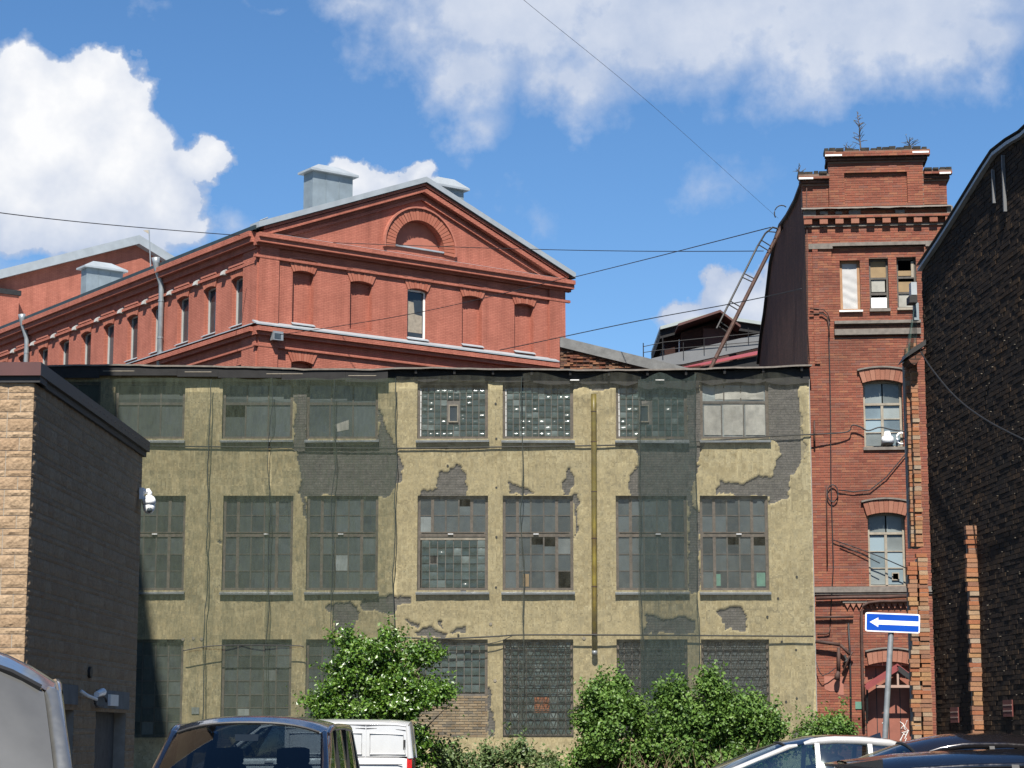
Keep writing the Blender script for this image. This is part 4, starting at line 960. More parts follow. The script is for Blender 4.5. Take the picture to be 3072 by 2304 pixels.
tpipe([(2545, 1870), (2550, 1960), (2552, 2060), (2553, 2200)], .03, 'cable_black', .07)
lb = thing('bracket_lamp', 'rusty old street lamp hanging from a bent pipe bracket on the tower', 'lamp', FT.p(.8, 4.2, .3))
def lp(pts, r, nm, d=.25, mat='rust_pipe'): return G().tube([FT.p(*T(u, v, d), d) for u, v in pts], r, 8).build(nm, mat, lb, smooth=True)
lp([(2446, 1924), (2485, 1929), (2520, 1934)], .055, 'arm'); lp([(2520, 1934), (2535, 1948), (2550, 1964)], .05, 'arm'); lp([(2530, 2018), (2545, 1975), (2558, 1955)], .035, 'stay'); lp([(2516, 1942), (2516, 1980), (2516, 2015)], .055, 'lamp_stem')
lp([(2516, 2012), (2512, 2028), (2511, 2040)], [.05, .09, .075], 'lamp_head'); lp([(2532, 1965), (2540, 1980), (2530, 1992)], .05, 'junction_box', mat='dark_metal')
lp([(2448, 1985), (2458, 2015), (2468, 2027), (2485, 2020), (2508, 2003)], .014, 'lead', mat='cable_black')
# --- plants rooted on the parapet
def twig(name, label, base, top, n, seed, cat='plant', spread=.22, mat='dry_twig'):
    rr = random.Random(seed); th = thing(name, label, cat, base, 'plants growing on the tower parapet')
    b, t = Vector(base), Vector(top); g = G(); pts = [b.lerp(t, k / 6) + Vector((rr.uniform(-.03, .03), 0, 0)) * (k > 0) for k in range(7)]
    g.tube(pts, [.028 * (1 - k / 8) for k in range(7)], 6); lg = G()
    for k in range(n):
        f = rr.uniform(.12, 1); p = b.lerp(t, f); q = rr.uniform(0, 6.28); L = spread * (1.15 - f) + .05; e = p + Vector((math.cos(q) * L, math.sin(q) * L, rr.uniform(.04, .22)))
        g.tube([p, (p + e) / 2 + Vector((0, 0, .02)), e], [.012, .009, .005], 4)
        for _ in range(4):
            c = p.lerp(e, rr.uniform(.3, 1.1)); s = rr.uniform(.025, .05); d = Vector((rr.uniform(-1, 1), rr.uniform(-1, 1), rr.uniform(-.3, 1))).normalized(); o = d.orthogonal().normalized() * s * .5; lg.add([c, c + d * s * .5 + o, c + d * s, c + d * s * .5 - o], [(0, 1, 2, 3)], rr.random())
    g.build('stem', mat, th); lg.build('foliage', 'twig_leaf', th)
simple('dry_twig', (.16, .13, .12), .9, var=.3, scale=9, bmp=0); leafmat('twig_leaf', [(.10, .10, .06), (.16, .17, .08), (.24, .20, .12)])
twig('sapling', 'thin leggy sapling growing upright from the top of the brick tower', FT.p(ts(2583, 452), tz(456), -.1), FT.p(ts(2575, 325), tz(330), -.1), 26, 3)
twig('dry_weed', 'pale dry weed tuft near the right end of the tower top', FT.p(ts(2738, 450), tz(456), -.1), FT.p(ts(2724, 420), tz(424), -.1), 14, 5, spread=.35)
twig('dry_weed', 'small dry weed on the left shoulder of the tower', FT.p(ts(2400, 516), tz(522), -.1), FT.p(ts(2396, 490), tz(494), -.1), 8, 8, spread=.2)
twig('dry_weed', 'low twiggy weed leaning left of the sapling on the tower top', FT.p(ts(2560, 450), tz(456), -.1), FT.p(ts(2536, 432), tz(436), -.1), 8, 9, spread=.2)
# ------------------------------------------------------------------ restored red brick mill behind
RC1, RC2, RMO = (.68, .25, .172), (.60, .21, .145), (.47, .158, .11)
brick_tex('mill_brick', RC1, RC2, RMO, stain=.42, bstr=.55)
simple('mill_render', (.60, .21, .14), .9, var=.15, scale=2, bmp=.2)
brickish('mill_arch', [(.58, .20, .13), (.64, .245, .165), (.52, .17, .11)], 'obj', sootamt=.05)
simple('roof_green', (.05, .075, .08), .5, .2, var=.3, scale=2, bmp=.05)
simple('chimney_sheet', (.36, .43, .47), .5, .25, var=.22, scale=1.2, bmp=.05)
simple('vent_grey', (.60, .60, .57), .5, var=.1, scale=3, bmp=0)
DR = 92.0; cx, cy, _ = at(776, 900, DR); aF, aS = R(54.35), R(35.65)
FR = Frame(cx, cy, math.sin(aF), math.cos(aF), math.cos(aF), -math.sin(aF))
FL = Frame(cx, cy, -math.sin(aS), math.cos(aS), -math.cos(aS), -math.sin(aS))
RB = thing('red_brick_mill', 'restored red brick mill with pedimented gable and pale metal roof edges', 'building', (cx + 6, cy + 14, 0))
rz, lz = FR.sz, FL.sz
ARt = rz(1692, 950)[0]; ZC = rz(830, 722)[1]; ZL = rz(900, 990)[1]; ZCORN = rz(800, 706)[1]
apex = rz(1262, 560); zEave = rz(776, 690)[1]; LLEN = 62
# front wall with recessed blind windows
FWIN = [(877, 941, 815, 972), (1050, 1116, 846, 990), (1222, 1282, 868, 1016), (1386, 1446, 890, 1035), (1543, 1601, 913, 1055)]
fh = []
for (u0, u1, v0, v1) in FWIN:
    um = (u0 + u1) / 2; z0, z1 = rz(um, v1)[1], rz(um, v0)[1]; fh.append((rz(u0, (v0 + v1) / 2)[0], rz(u1, (v0 + v1) / 2)[0], z0, z1))
low = [(h[0], h[1], ZL - 4.4, rz(910, 1083)[1] - .05 if i == 0 else ZL - 1.75) for i, h in enumerate(fh)]
g = wall_cells(FR, 0, ARt, 0, ZC, fh + low, -.6, 0); g.build('front_wall', 'mill_brick', RB)
for i, h in enumerate(fh + low):
    if i != 2: G().box(FR, h[0] - .05, h[1] + .05, h[2] - .05, h[3] + .05, -.55, -.29).build('blind_recess', 'mill_brick', RB)
# pediment
rk = [(0, ZC), (ARt, ZC), (apex[0], apex[1])]
arch_c = rz(1258, 745); arch_r = .5 * (rz(1333, 745)[0] - rz(1186, 745)[0]); zA = arch_c[1]
ap = [(arch_c[0] + arch_r * math.cos(math.pi * k / 24), zA + arch_r * .97 * math.sin(math.pi * k / 24)) for k in range(25)]
poly = [(0, ZC), (ap[-1][0], ZC), (ap[-1][0], zA)] + ap[::-1] + [(ap[0][0], ZC), (ARt, ZC), apex]
G().prism(FR, [(0, ZC), (ap[-1][0], ZC)] + [(ap[-1][0], zA)] + ap[::-1][1:13] + [apex], -.55, -.03).prism(FR, [(ap[0][0], ZC), (ARt, ZC), apex] + ap[::-1][12:24] + [(ap[0][0], zA)], -.55, -.03).prism(FR, [(ap[-1][0], ZC), (ap[0][0], ZC), (ap[0][0], zA), (ap[-1][0], zA)], -.55, -.03).build('pediment', 'mill_brick', RB)
G().prism(FR, [(arch_c[0] - arch_r - .1, zA - .2), (arch_c[0] + arch_r + .1, zA - .2), (arch_c[0] + arch_r + .1, zA + arch_r), (arch_c[0] - arch_r - .1, zA + arch_r)], -.53, -.38).build('blind_lunette', 'mill_render', RB)
ro = arch_r * 1.42
for k in range(33):
    q0, q1 = math.pi * (-.03 + 1.06 * k / 33), math.pi * (-.03 + 1.06 * (k + .86) / 33)
    P4 = [(arch_c[0] + r * math.cos(q), zA + r * .97 * math.sin(q)) for r, q in ((arch_r, q0), (ro, q0), (ro, q1), (arch_r, q1))]
    G().prism(FR, P4, -.1, .07 + .012 * (k % 2)).build('arch_brick', 'mill_arch', RB)
g = G()
for k in range(26):
    q0, q1 = math.pi * (-.03 + 1.06 * k / 26), math.pi * (-.03 + 1.06 * (k + 1) / 26); r = ro + .04
    g.bar(FR.p(arch_c[0] + r * math.cos(q0), zA + r * .97 * math.sin(q0), .06), FR.p(arch_c[0] + r * math.cos(q1), zA + r * .97 * math.sin(q1), .06), .20, .08)
g.build('arch_lip', 'mill_render', RB)
g = G(); g.box(FR, arch_c[0] - arch_r + .02, arch_c[0] + arch_r - .02, zA - .07, zA + .0, -.24, .08); g.build('sill', 'pale_zinc', RB)
# raking cornices with metal verge
for (e0, z0) in ((-.35, zEave), (ARt + .35, rz(1700, 838)[1])):
    p, q = (e0, z0), (apex[0], apex[1] + .12)
    for (dz, d, w, mat, nm) in ((-.78, .10, .14, 'mill_brick', 'raking_moulding'), (-.44, .34, .24, 'mill_brick', 'raking_moulding'), (-.16, .40, .15, 'mill_brick', 'raking_moulding')):
        g = G(); sl_ = (q[1] - p[1]) / (q[0] - p[0]); a0_ = p[0] + (.35 if e0 < 1 else -.35)
        pp, qq = (a0_, p[1] + sl_ * (a0_ - p[0]) + dz), (q[0], q[1] + dz); h = w
        P4 = [pp, qq, (qq[0], qq[1] + h), (pp[0], pp[1] + h)]; g.prism(FR, P4, -.03, d); g.build(nm, mat, RB)
    g = G(); g.prism(FR, [p, q, (q[0], q[1] + .26), (p[0], p[1] + .26)], -.3, .52); g.build('metal_verge', 'pale_zinc', RB)
    g = G(); g.prism(FR, [(p[0], p[1] - .03), (q[0], q[1] - .03), (q[0], q[1] + .0), (p[0], p[1] + .0)], -.3, .50); g.build('verge_drip', 'roof_green', RB)
# horizontal cornices on both faces, sheets on top
def belt(fr, a0, a1, zt, rows, parent=RB):
    for (z1, z0, d) in rows:
        G().box(fr, a0, a1, zt + z0, zt + z1, -.02, d).build('cornice_course', 'mill_brick', parent)
rowsT = [(-.02, -.22, .56), (-.22, -.44, .46), (-.44, -.54, .20), (-.95, -1.07, .14)]
belt(FR, -.30, ARt + .3, ZCORN, rowsT); belt(FL, .0, LLEN, zEave - .1, [(0, -.24, .56), (-.24, -.48, .44), (-.48, -.74, .2), (-1.25, -1.38, .14)])
def sheet(fr, a0, a1, z, dep, slope=.12, h=.05):
    g = G(); g.hexa([fr.p(a0, z - slope, dep), fr.p(a1, z - slope, dep), fr.p(a1, z, -.02), fr.p(a0, z, -.02), fr.p(a0, z - slope + h, dep), fr.p(a1, z - slope + h, dep), fr.p(a1, z + h, -.02), fr.p(a0, z + h, -.02)]); return g.build('ledge_sheet', 'pale_zinc', RB)
sheet(FR, .6, ARt - .5, ZCORN + .10, .40)
rowsL = [(-.10, -.30, .42), (-.30, -.46, .26), (-.85, -.95, .14)]
ZLs = rz(800, 972)[1]
belt(FR, -.25, ARt + .1, ZLs - .1, rowsL); belt(FL, .0, LLEN, ZLs - .1, rowsL); sheet(FR, -.3, ARt - .6, ZLs + .06, .42, .2, .06); sheet(FL, .1, LLEN, ZLs + .04, .36, .14)
# corner pilasters
for (a0, a1) in ((-.04, rz(832, 900)[0]), (rz(1645, 950)[0], ARt)):
    G().box(FR, a0, a1, ZLs, ZCORN - .5, -.02, .12).box(FR, a0, a1, ZLs - 6, ZLs - .45, -.02, .12).build('pilaster', 'mill_brick', RB)
G().box(FL, .0, lz(735, 880)[0], ZLs, ZCORN - .5, -.02, .12).box(FL, .0, lz(735, 880)[0], ZLs - 6, ZLs - .45, -.02, .12).build('pilaster', 'mill_brick', RB)
# hoods over front windows and sills
for i, (u0, u1, v0, v1) in enumerate(FWIN):
    um = (u0 + u1) / 2; h = fh[i]; n = 9; am = (h[0] + h[1]) / 2; w = (h[1] - h[0]) / 2
    for k in range(n):
        t0, t1 = -1 + 2 * k / n, -1 + 2 * (k + .88) / n
        P4 = [(am + t * (w + e), h[3] + zz - .10 * t * t + .03) for t, e, zz in ((t0, .0, .0), (t1, .0, .0), (t1, .24, .52), (t0, .24, .52))]
        G().prism(FR, P4, -.2, .06 + .012 * (k % 2)).build('hood_brick', 'mill_arch', RB)
    g = G()
    for k in range(8):
        t0, t1 = -1 + k / 4, -1 + (k + 1) / 4; g.bar(FR.p(am + t0 * (w + .28), h[3] + .58 - .10 * t0 * t0, .06), FR.p(am + t1 * (w + .28), h[3] + .58 - .10 * t1 * t1, .06), .16, .07)
    g.build('hood_lip', 'mill_render', RB)
    if i != 1: sheet(FR, h[0] - .04, h[1] + .04, h[2] + .0, .14, .1, .03)
    if i == 0:
        hl = low[0]
        for k in range(n):
            t0, t1 = -1 + 2 * k / n, -1 + 2 * (k + .88) / n
            G().prism(FR, [(am + t * (w + e), hl[3] + zz - .10 * t * t + .03) for t, e, zz in ((t0, .0, .0), (t1, .0, .0), (t1, .24, .5), (t0, .24, .5))], -.2, .07).build('hood_brick', 'mill_arch', RB)
h = fh[2]; win = tframe(G(), h[0], h[1], h[2], h[3], .09, -.3, -.2, FR).build('window', 'white_paint', RB)
G().box(FR, h[0] + .08, h[1] - .08, h[2] + .08, h[3] - .08, -.27, -.25).build('pane', 'sky_glass' if 'sky_glass' in MATS else 'clean_glass', win, uv=False)
p_ = [(h[0] + .1, h[2] + .32), (h[1] - .14, h[2] + .32), (h[1] - .14, h[2] + 1.15), (h[0] + .55, h[2] + 1.2), (h[0] + .5, h[2] + 1.75), (h[0] + .12, h[2] + 1.8)]
G().prism(FR, p_, -.249, -.243).build('window_blind', 'cardboard_pale', win) if 'cardboard_pale' in MATS else G().prism(FR, p_, -.249, -.243).build('window_blind', 'pale_wood', win)
# left side wall, windows in a long row
zw0, zw1 = lz(714, 974)[1], lz(714, 832)[1]
s1_, s5_ = lz(714, 900)[0], lz(397, 1010)[0]; pitch = (s5_ - s1_) / 4; ww = 1.15
lw = []
k = 0
while s1_ + k * pitch < LLEN - 1: lw.append((s1_ + k * pitch - ww / 2, s1_ + k * pitch + ww / 2, zw0, zw1)); k += 1
lw2 = [(a, b, ZLs - 4.3, ZLs - 1.65) for a, b, _, _ in lw]
g = wall_cells(FL, .005, LLEN, 0, zEave - .1, lw + lw2, -.6, 0); g.build('side_wall', 'mill_brick', RB)
for i, h in enumerate(lw):
    win = tframe(G(), h[0], h[1], h[2], h[3], .07, -.34, -.22, FL).build('window', 'vent_grey', RB)
    G().box(FL, h[0] + .09, h[1] - .09, h[2] + .09, h[3] - .09, -.3, -.28).build('pane', 'clean_glass', win, uv=False)
    sheet(FL, h[0] - .05, h[1] + .05, h[2] + .0, .12, .08, .03)
    am = (h[0] + h[1]) / 2; w = ww / 2
    for k in range(7):
        t0, t1 = -1 + 2 * k / 7, -1 + 2 * (k + .88) / 7
        G().prism(FL, [(am + t * (w + e), h[3] + zz - .10 * t * t + .03) for t, e, zz in ((t0, .0, .0), (t1, .0, .0), (t1, .22, .5), (t0, .22, .5))], -.2, .06).build('hood_brick', 'mill_arch', RB)
    g = G(); g.box(FL, h[0] - .15, h[1] + .15, h[3] + .5, h[3] + .58, -.02, .14); g.build('hood_lip', 'mill_render', RB)
    if i < len(lw) - 1:
        c = h[1] + (pitch - ww) * .38; g = G(); g.hexa([FL.p(c - .16, h[3] + .28, .26), FL.p(c + .16, h[3] + .28, .26), FL.p(c + .16, h[3] + .28, 0), FL.p(c - .16, h[3] + .28, 0), FL.p(c - .16, h[3] + .45, .2), FL.p(c + .16, h[3] + .45, .2), FL.p(c + .16, h[3] + .6, 0), FL.p(c - .16, h[3] + .6, 0)]); g.build('vent_hood', 'vent_grey', RB)
for h in lw2: G().box(FL, h[0], h[1], h[2], h[3], -.3, -.26).build('pane', 'clean_glass', RB, uv=False)
G().box(FR, .6, ARt - .6, .2, ZC - 1, -2.2, -2.0).build('dark_interior', 'interior_dark', RB)
# roof slopes
RD = LLEN
def rp(a, z, dd): p = FR.p(a, z, 0); return (p[0] + FL.U[0] * dd, p[1] + FL.U[1] * dd, z)
rl, rr_, ra = (-.45, zEave + .10), (ARt + .4, rz(1700, 838)[1] + .08), (apex[0], apex[1] + .30)
g = G(); g.add([rp(*rl, -.3), rp(*ra, -.3), rp(*ra, RD), rp(*rl, RD)], [(0, 1, 2, 3)]).add([rp(*ra, -.3), rp(*rr_, -.3), rp(*rr_, RD), rp(*ra, RD)], [(0, 1, 2, 3)]); g.build('roof', 'pale_zinc', RB)
g = G(); g.hexa([rp(rl[0], rl[1] - .18, -.3), rp(rl[0] + .25, rl[1] - .12, -.3), rp(rl[0] + .25, rl[1] - .12, RD), rp(rl[0], rl[1] - .18, RD), rp(rl[0], rl[1] + .02, -.3), rp(rl[0] + .25, rl[1] + .08, -.3), rp(rl[0] + .25, rl[1] + .08, RD), rp(rl[0], rl[1] + .02, RD)]); g.build('gutter_edge', 'roof_green', RB)
G().box(FR, ARt - .55, ARt - .02, 0, zEave - .4, -RD, -.61).build('rear_wall', 'mill_brick', RB)
g = G(); sg = rp(-.2, zEave + .75, 1.6); g.tube([rp(.2, zEave + .55, .4), rp(.6, zEave + .75, .4)], .03, 5)
for dd in (1.0, 2.6, 4.2): g.tube([rp(1.2, zEave + .62, dd), rp(1.25, zEave + .95, dd)], .03, 5)
g.tube([rp(1.25, zEave + .95, 1.0), rp(1.25, zEave + .95, 4.2)], .03, 5); g.build('snow_guard', 'galvanised', RB)
# metal-clad chimneys standing on the roofs
def chimney(u0, u1, ub, vt, vb, D, label, um=None):
    """box aligned with the mill; u0-um side face, um-u1 front face"""
    um = um or u0 + (u1 - u0) * .2
    px, py, _ = at(um, (vt + vb) / 2, D); F = Frame(px, py, *FR.U, *FR.N); F2 = Frame(px, py, *FL.U, *FL.N)
    w = F.sz(u1, (vt + vb) / 2)[0]; dp_ = F2.sz(u0, (vt + vb) / 2)[0]; z1 = F.sz(um, vt)[1]; z0 = F.sz(um, vb)[1] - 2.0
    th = thing('clad_chimney', label, 'chimney', (px, py, z0), 'metal clad chimneys on the mill roofs')
    G().box(F, 0, w, z0, z1, -dp_, 0).build('shaft', 'chimney_sheet', th)
    g = G()
    for k in (.33, .66): g.box(F, w * k - .015, w * k + .015, z0, z1 - .02, 0, .02)
    g.build('standing_seam', 'chimney_sheet', th)
    c0, c1 = (-.22, w + .22), (-dp_ - .22, .22); pk = .42
    b = [F.p(c0[0], z1, c1[1]), F.p(c0[1], z1, c1[1]), F.p(c0[1], z1, c1[0]), F.p(c0[0], z1, c1[0])]
    rdg = [F.p(w * .25, z1 + pk, -dp_ / 2), F.p(w * .75, z1 + pk, -dp_ / 2)]
    lo = [(x, y, z - .1) for x, y, z in b]
    g = G(); g.add(lo + b + rdg, [(3, 2, 1, 0), (0, 1, 5, 4), (1, 2, 6, 5), (2, 3, 7, 6), (3, 0, 4, 7), (4, 5, 9, 8), (5, 6, 9), (6, 7, 8, 9), (7, 4, 8)]); g.build('cap', 'pale_zinc', th)
chimney(911, 1058, 0, 506, 632, 99, 'tall grey metal-clad chimney on the left slope of the main gable', um=938)
chimney(1284, 1391, 0, 549, 620, 100, 'low grey metal-clad chimney right of the gable peak', um=1290)
chimney(243, 368, 0, 797, 890, 118, 'squat grey metal-clad chimney behind the long side eaves', um=259)
# downpipes on the side wall
for (u, vt) in ((481, 790), (78, 958)):
    s_, z = lz(u, vt, .3); g = G(); g.tube([FL.p(s_, z + .25, .55), FL.p(s_, z, .52), FL.p(s_, z - .25, .5), FL.p(s_ - .0, z - 1.0, .22), FL.p(s_, z - 1.3, .2), FL.p(s_, z - 9, .2)], [.2, .16, .13, .13, .13, .13], 10); dpp = g.build('downpipe', 'galvanised', RB, smooth=True)
    for dz in (1.8, 3.6, 5.4): G().tube([FL.p(s_, z - dz, .2), FL.p(s_, z - dz - .06, .2)], .15, 10).build('pipe_collar', 'galvanised', dpp)
g = G(); a, z = rz(832, 1008, .4); g.box(FR, a - .25, a + .25, z - .2, z + .2, .2, .5); fl_ = thing('wall_floodlight', 'small pale floodlight on the mill corner above the factory eaves', 'lamp', FR.p(a, z, .3)); g.build('housing', 'galvanised', fl_); G().box(FR, a - .2, a + .12, z - .14, z + .1, .5, .515).build('lens', 'clean_glass', fl_)
# ------------------------------------------------------------------ second gabled wing far left
D2 = 128.0; gx, gy, _ = at(405, 800, D2)
FG = Frame(gx, gy, *FR.U, *FR.N)
WG = thing('red_gable_wing', 'farther red brick gable wing with pale metal verge at far left', 'building', (gx, gy, 0))
apx = (0.0, FG.sz(405, 735)[1]); lf = FG.sz(-120, 868); rt = FG.sz(520, 800)
G().prism(FG, [(lf[0], 0), (rt[0] + 6, 0), (rt[0] + 6, rt[1] - 2.5), apx, lf], -.6, 0).build('gable_wall', 'mill_brick', WG)
for q in (lf, (rt[0] + 1.5, rt[1] - .75)):
    G().prism(FG, [q, apx, (apx[0], apx[1] + .55), (q[0], q[1] + .55)] if q[0] < 0 else [apx, q, (q[0], q[1] + .55), (apx[0], apx[1] + .55)], -8, .5).build('metal_verge', 'pale_zinc', WG)
g = G(); p = FG.sz(-40, 885); q = FG.sz(35, 1000); g.box(FG, p[0], q[0], 0, p[1], .0, .9).build('buttress', 'mill_brick', WG); G().box(FG, p[0] - .1, q[0] + .1, p[1], p[1] + .3, -.02, 1.0).build('buttress_cap', 'dark_metal', WG)
g = G(); fx = at(447, 690, 110); fb = at(452, 800, 110); th = thing('pennant_pole', 'thin pole with small pale yellow pennant above the mill eaves', 'flag', fb)
G().tube([fb, fx], .035, 6).build('pole', 'galvanised', th); z = fx[2]; G().add([(fx[0], fx[1], z), (fx[0] - .32, fx[1], z - .02), (fx[0] - .02, fx[1], z - .2), (fx[0], fx[1] + .02, z), (fx[0] - .32, fx[1] + .02, z - .02), (fx[0] - .02, fx[1] + .02, z - .2)], [(0, 1, 2), (3, 5, 4), (0, 3, 4, 1), (1, 4, 5, 2), (2, 5, 3, 0)]).build('pennant', 'pennant_yellow' if 'pennant_yellow' in MATS else 'pale_wood', th)
# ------------------------------------------------------------------ ruined firewall, rooftop hut, red roof behind the tower
brickish('ruin_brick', [(.30, .11, .06), (.42, .20, .11), (.22, .08, .05), (.16, .10, .08), (.45, .25, .14)], 'attr', sootamt=.75, sootscale=1.4)
D3 = 84.0; F3 = Frame(0, D3, 1, 0, 0, -1)
FWL = thing('ruined_firewall', 'ruined rough brick firewall with grey concrete coping beside the mill gable', 'wall', (at(1850, 1080, D3)[0], D3, 0))
p0, p1, p2 = F3.sz(1680, 1012), F3.sz(2090, 1112), F3.sz(2090, 1140)
topz = lambda s: p0[1] + (p1[1] - p0[1]) * (s - p0[0]) / (p1[0] - p0[0])
G().prism(F3, [(p0[0], 5), (p1[0], 5), (p1[0], p1[1] - .3), (p0[0], p0[1] - .3)], -.5, -.06).build('core', 'mortar_dark' if 'mortar_dark' in MATS else 'tower_side_brick', FWL)
lst = [b for b in courses(p0[0], p1[0], p1[1] - 1.2, p0[1], top=lambda s: topz(s) - .42) if random.random() > .22]
bricks(F3, lst, FWL, 'ruin_brick', 'tower_brick_single', -.06, .06, .055, 0, depth=.2)
G().prism(F3, [(p0[0], p0[1] - .42), (p1[0], p1[1] - .42), (p1[0], p1[1]), (p0[0], p0[1])], -.6, .15).build('coping', 'concrete', FWL)
brick_tex('hut_brick', (.075, .028, .02), (.055, .022, .018), (.04, .02, .017), stain=.4)
simple('rust_sheet', (.12, .038, .028), .7, var=.3, scale=2, bmp=.1); simple('grey_sheet', (.22, .225, .23), .6, .2, var=.15, scale=1, bmp=.05); simple('pale_verge', (.46, .52, .50), .5, var=.1, scale=2, bmp=.02)
D4 = 104.0; F4 = Frame(0, D4, 1, 0, 0, -1); q_ = F4.sz
HT = thing('rooftop_hut', 'dark brick rooftop hut with low gabled roof and rusty porch', 'hut', (q_(2130, 1000)[0], D4, 8))
ap4, l4, r4 = q_(2122, 958), q_(1978, 996), q_(2330, 990)
G().prism(F4, [(q_(1993, 1000)[0], 8), (r4[0], 8), (r4[0], r4[1] - .3), (ap4[0], ap4[1] - .35), (q_(1993, 1000)[0], l4[1] - .25)], -6, 0).build('wall', 'hut_brick', HT)
for q in (l4, r4):
    pl = [q, ap4, (ap4[0], ap4[1] + .16), (q[0], q[1] + .16)]
    if q[0] > ap4[0]: pl = [ap4, q, (q[0], q[1] + .16), (ap4[0], ap4[1] + .16)]
    G().prism(F4, pl, -6.4, .7).build('roof_slope', 'pale_verge', HT)
    pl = [(x, z - .42) for x, z in pl[:2]] + [(x, z - .01) for x, z in pl[1::-1]]
    G().prism(F4, pl, -6.3, .45).build('roof_soffit', 'black_felt', HT)
pa, pl_, pr = q_(2146, 967), q_(2022, 1008), q_(2205, 1012)
for q in (pl_, pr):
    pl = [q, pa, (pa[0], pa[1] + .12), (q[0], q[1] + .12)] if q[0] < pa[0] else [pa, q, (q[0], q[1] + .12), (pa[0], pa[1] + .12)]
    G().prism(F4, pl, .1, 2.6).build('porch_roof', 'rust_sheet', HT)
G().prism(F4, [(q_(2038, 1040)[0], 8), (q_(2196, 1040)[0], 8), (q_(2196, 1012)[0], q_(2196, 1014)[1]), (pa[0], pa[1] - .25), (q_(2038, 1012)[0], q_(2038, 1012)[1])], .0, 1.2).build('porch_wall', 'hut_brick', HT)
G().box(F4, q_(2103, 1040)[0], q_(2180, 1040)[0], 8, q_(2140, 1000)[1], 1.2, 1.26).build('porch_door', 'rust_sheet', HT)
G().tube([F4.p(q_(2038, 1060)[0], q_(2038, 1065)[1], .15), F4.p(q_(2038, 1020)[0], q_(2038, 1020)[1], .15)], .06, 8).build('vent_pipe', 'white_paint', HT)
D5 = 96.0; F5 = Frame(0, D5, 1, 0, 0, -1); q5 = F5.sz
GP = thing('grey_parapet_gallery', 'sloping grey sheet parapet with thin railing in front of the rooftop hut', 'parapet', (q5(2130, 1050)[0], D5, 8))
pts = [q5(1955, 1075), q5(2330, 990), q5(2330, 1030), q5(2050, 1092), q5(1955, 1100)]
G().prism(F5, pts, -.3, 0).build('sheet', 'grey_sheet', GP)
g = G()
for u in (1930, 1988):
    v = 1075 - (u - 1955) * .227; b = q5(u, v + 4); g.tube([F5.p(*b, .1), F5.p(b[0], b[1] + (.85 if u < 1955 else .9), .1)], .025, 5)
for u in (2050, 2112, 2178, 2245): v = 1090 - (u - 1955) * .227 + 5; b = q5(u, v); g.tube([F5.p(*b, .1), F5.p(b[0], b[1] + .7, .1)], .02, 5)
for dv in (0, 22): a, b, c = q5(1930, 1041 + dv * .8), q5(1990, 1028 + dv), q5(2325, 995 + dv * 1.2); g.tube([F5.p(*a, .1), F5.p(*b, .1), F5.p(*c, .1)], .018, 5)
g.build('railing', 'dark_metal', GP)
D6 = 88.0; F6 = Frame(0, D6, 1, 0, 0, -1); q6 = F6.sz
RR = thing('red_sheet_roof', 'bright red sheet metal roof slope between factory eaves and tower', 'roof', (q6(2180, 1070)[0], D6, 8))
A6, B6, C6, E6 = q6(2040, 1094), q6(2330, 1032), q6(2330, 1066), q6(2095, 1112)
P6 = F6.p
G().hexa([P6(E6[0], E6[1], 1.2), P6(C6[0], C6[1], 1.2), P6(B6[0], B6[1], -1.0), P6(A6[0], A6[1], -1.0), P6(E6[0], E6[1] + .04, 1.2), P6(C6[0], C6[1] + .04, 1.2), P6(B6[0], B6[1] + .04, -1.0), P6(A6[0], A6[1] + .04, -1.0)]).build('sheet', 'red_sheet', RR)
G().prism(F6, [(E6[0] - 1, 7), (C6[0], 7), (C6[0], C6[1] - .02), (E6[0], E6[1] - .02)], .5, 1.0).build('fascia', 'black_felt', RR)
# ladder against the tower flank
D7 = 72.0
LD = thing('roof_ladder', 'slim leaning ladder with hooped top between factory roof and tower flank', 'ladder', at(2135, 1102, 70))
G().tube([at(2128, 1112, 70), at(2345, 680, 71)], .07, 8).build('pole', 'pole_brown' if 'pole_brown' in MATS else 'rust_pipe', LD)
G().tube([at(2150, 985, 70.4), at(2272, 740, 71), at(2296, 700, 71), at(2318, 682, 71), at(2342, 688, 71)], .035, 6).build('rail', 'dark_metal', LD)
for (u0, v0, u1, v1) in [(2283, 720, 2312, 738), (2277, 735, 2305, 752), (2235, 822, 2262, 836), (2229, 833, 2257, 846), (2193, 905, 2220, 920), (2188, 915, 2213, 930), (2160, 965, 2188, 985), (2155, 978, 2180, 995), (2300, 694, 2328, 697)]:
    G().tube([at(u0, v0, 70.7), at(u1, v1, 70.7)], .022, 5).build('rung', 'dark_metal', LD)
# ------------------------------------------------------------------ soot-black brick building on the right
SB = [(.040, .028, .021), (.056, .038, .026), (.070, .045, .029), (.048, .034, .026), (.080, .050, .030), (.13, .078, .042)]
brickish('soot_brick', SB, 'attr', sootamt=.6, sootscale=.7); brickish('soot_brick_single', SB, 'obj', sootamt=.6, sootscale=.7)
brickish('raw_brick', [(.46, .17, .09), (.56, .25, .12), (.50, .28, .17), (.36, .18, .12), (.60, .34, .16), (.52, .42, .32)], 'obj', sootamt=.3, sootscale=2)
simple('mortar_crumb', (.24, .20, .15), .95, var=.4, scale=5, bmp=.2)
brick_tex('soot_wall', (.045, .031, .022), (.032, .024, .018), (.014, .012, .011), stain=.7, bstr=1.0)
sx, sy, _ = at(2786, 1500, 37.8)
FS = Frame(sx, sy, .067, -1, -1, -.067)
SBd = thing('soot_brick_building', 'soot-blackened brick building side wall with sloping metal roof edge at right', 'building', (sx + 3, sy - 4, 0))
rp_ = [FS.sz(u, v) for u, v in [(2768, 806), (2815, 739), (2843, 696), (2880, 637), (2951, 523), (2988, 467), (3031, 434), (3072, 410)]]
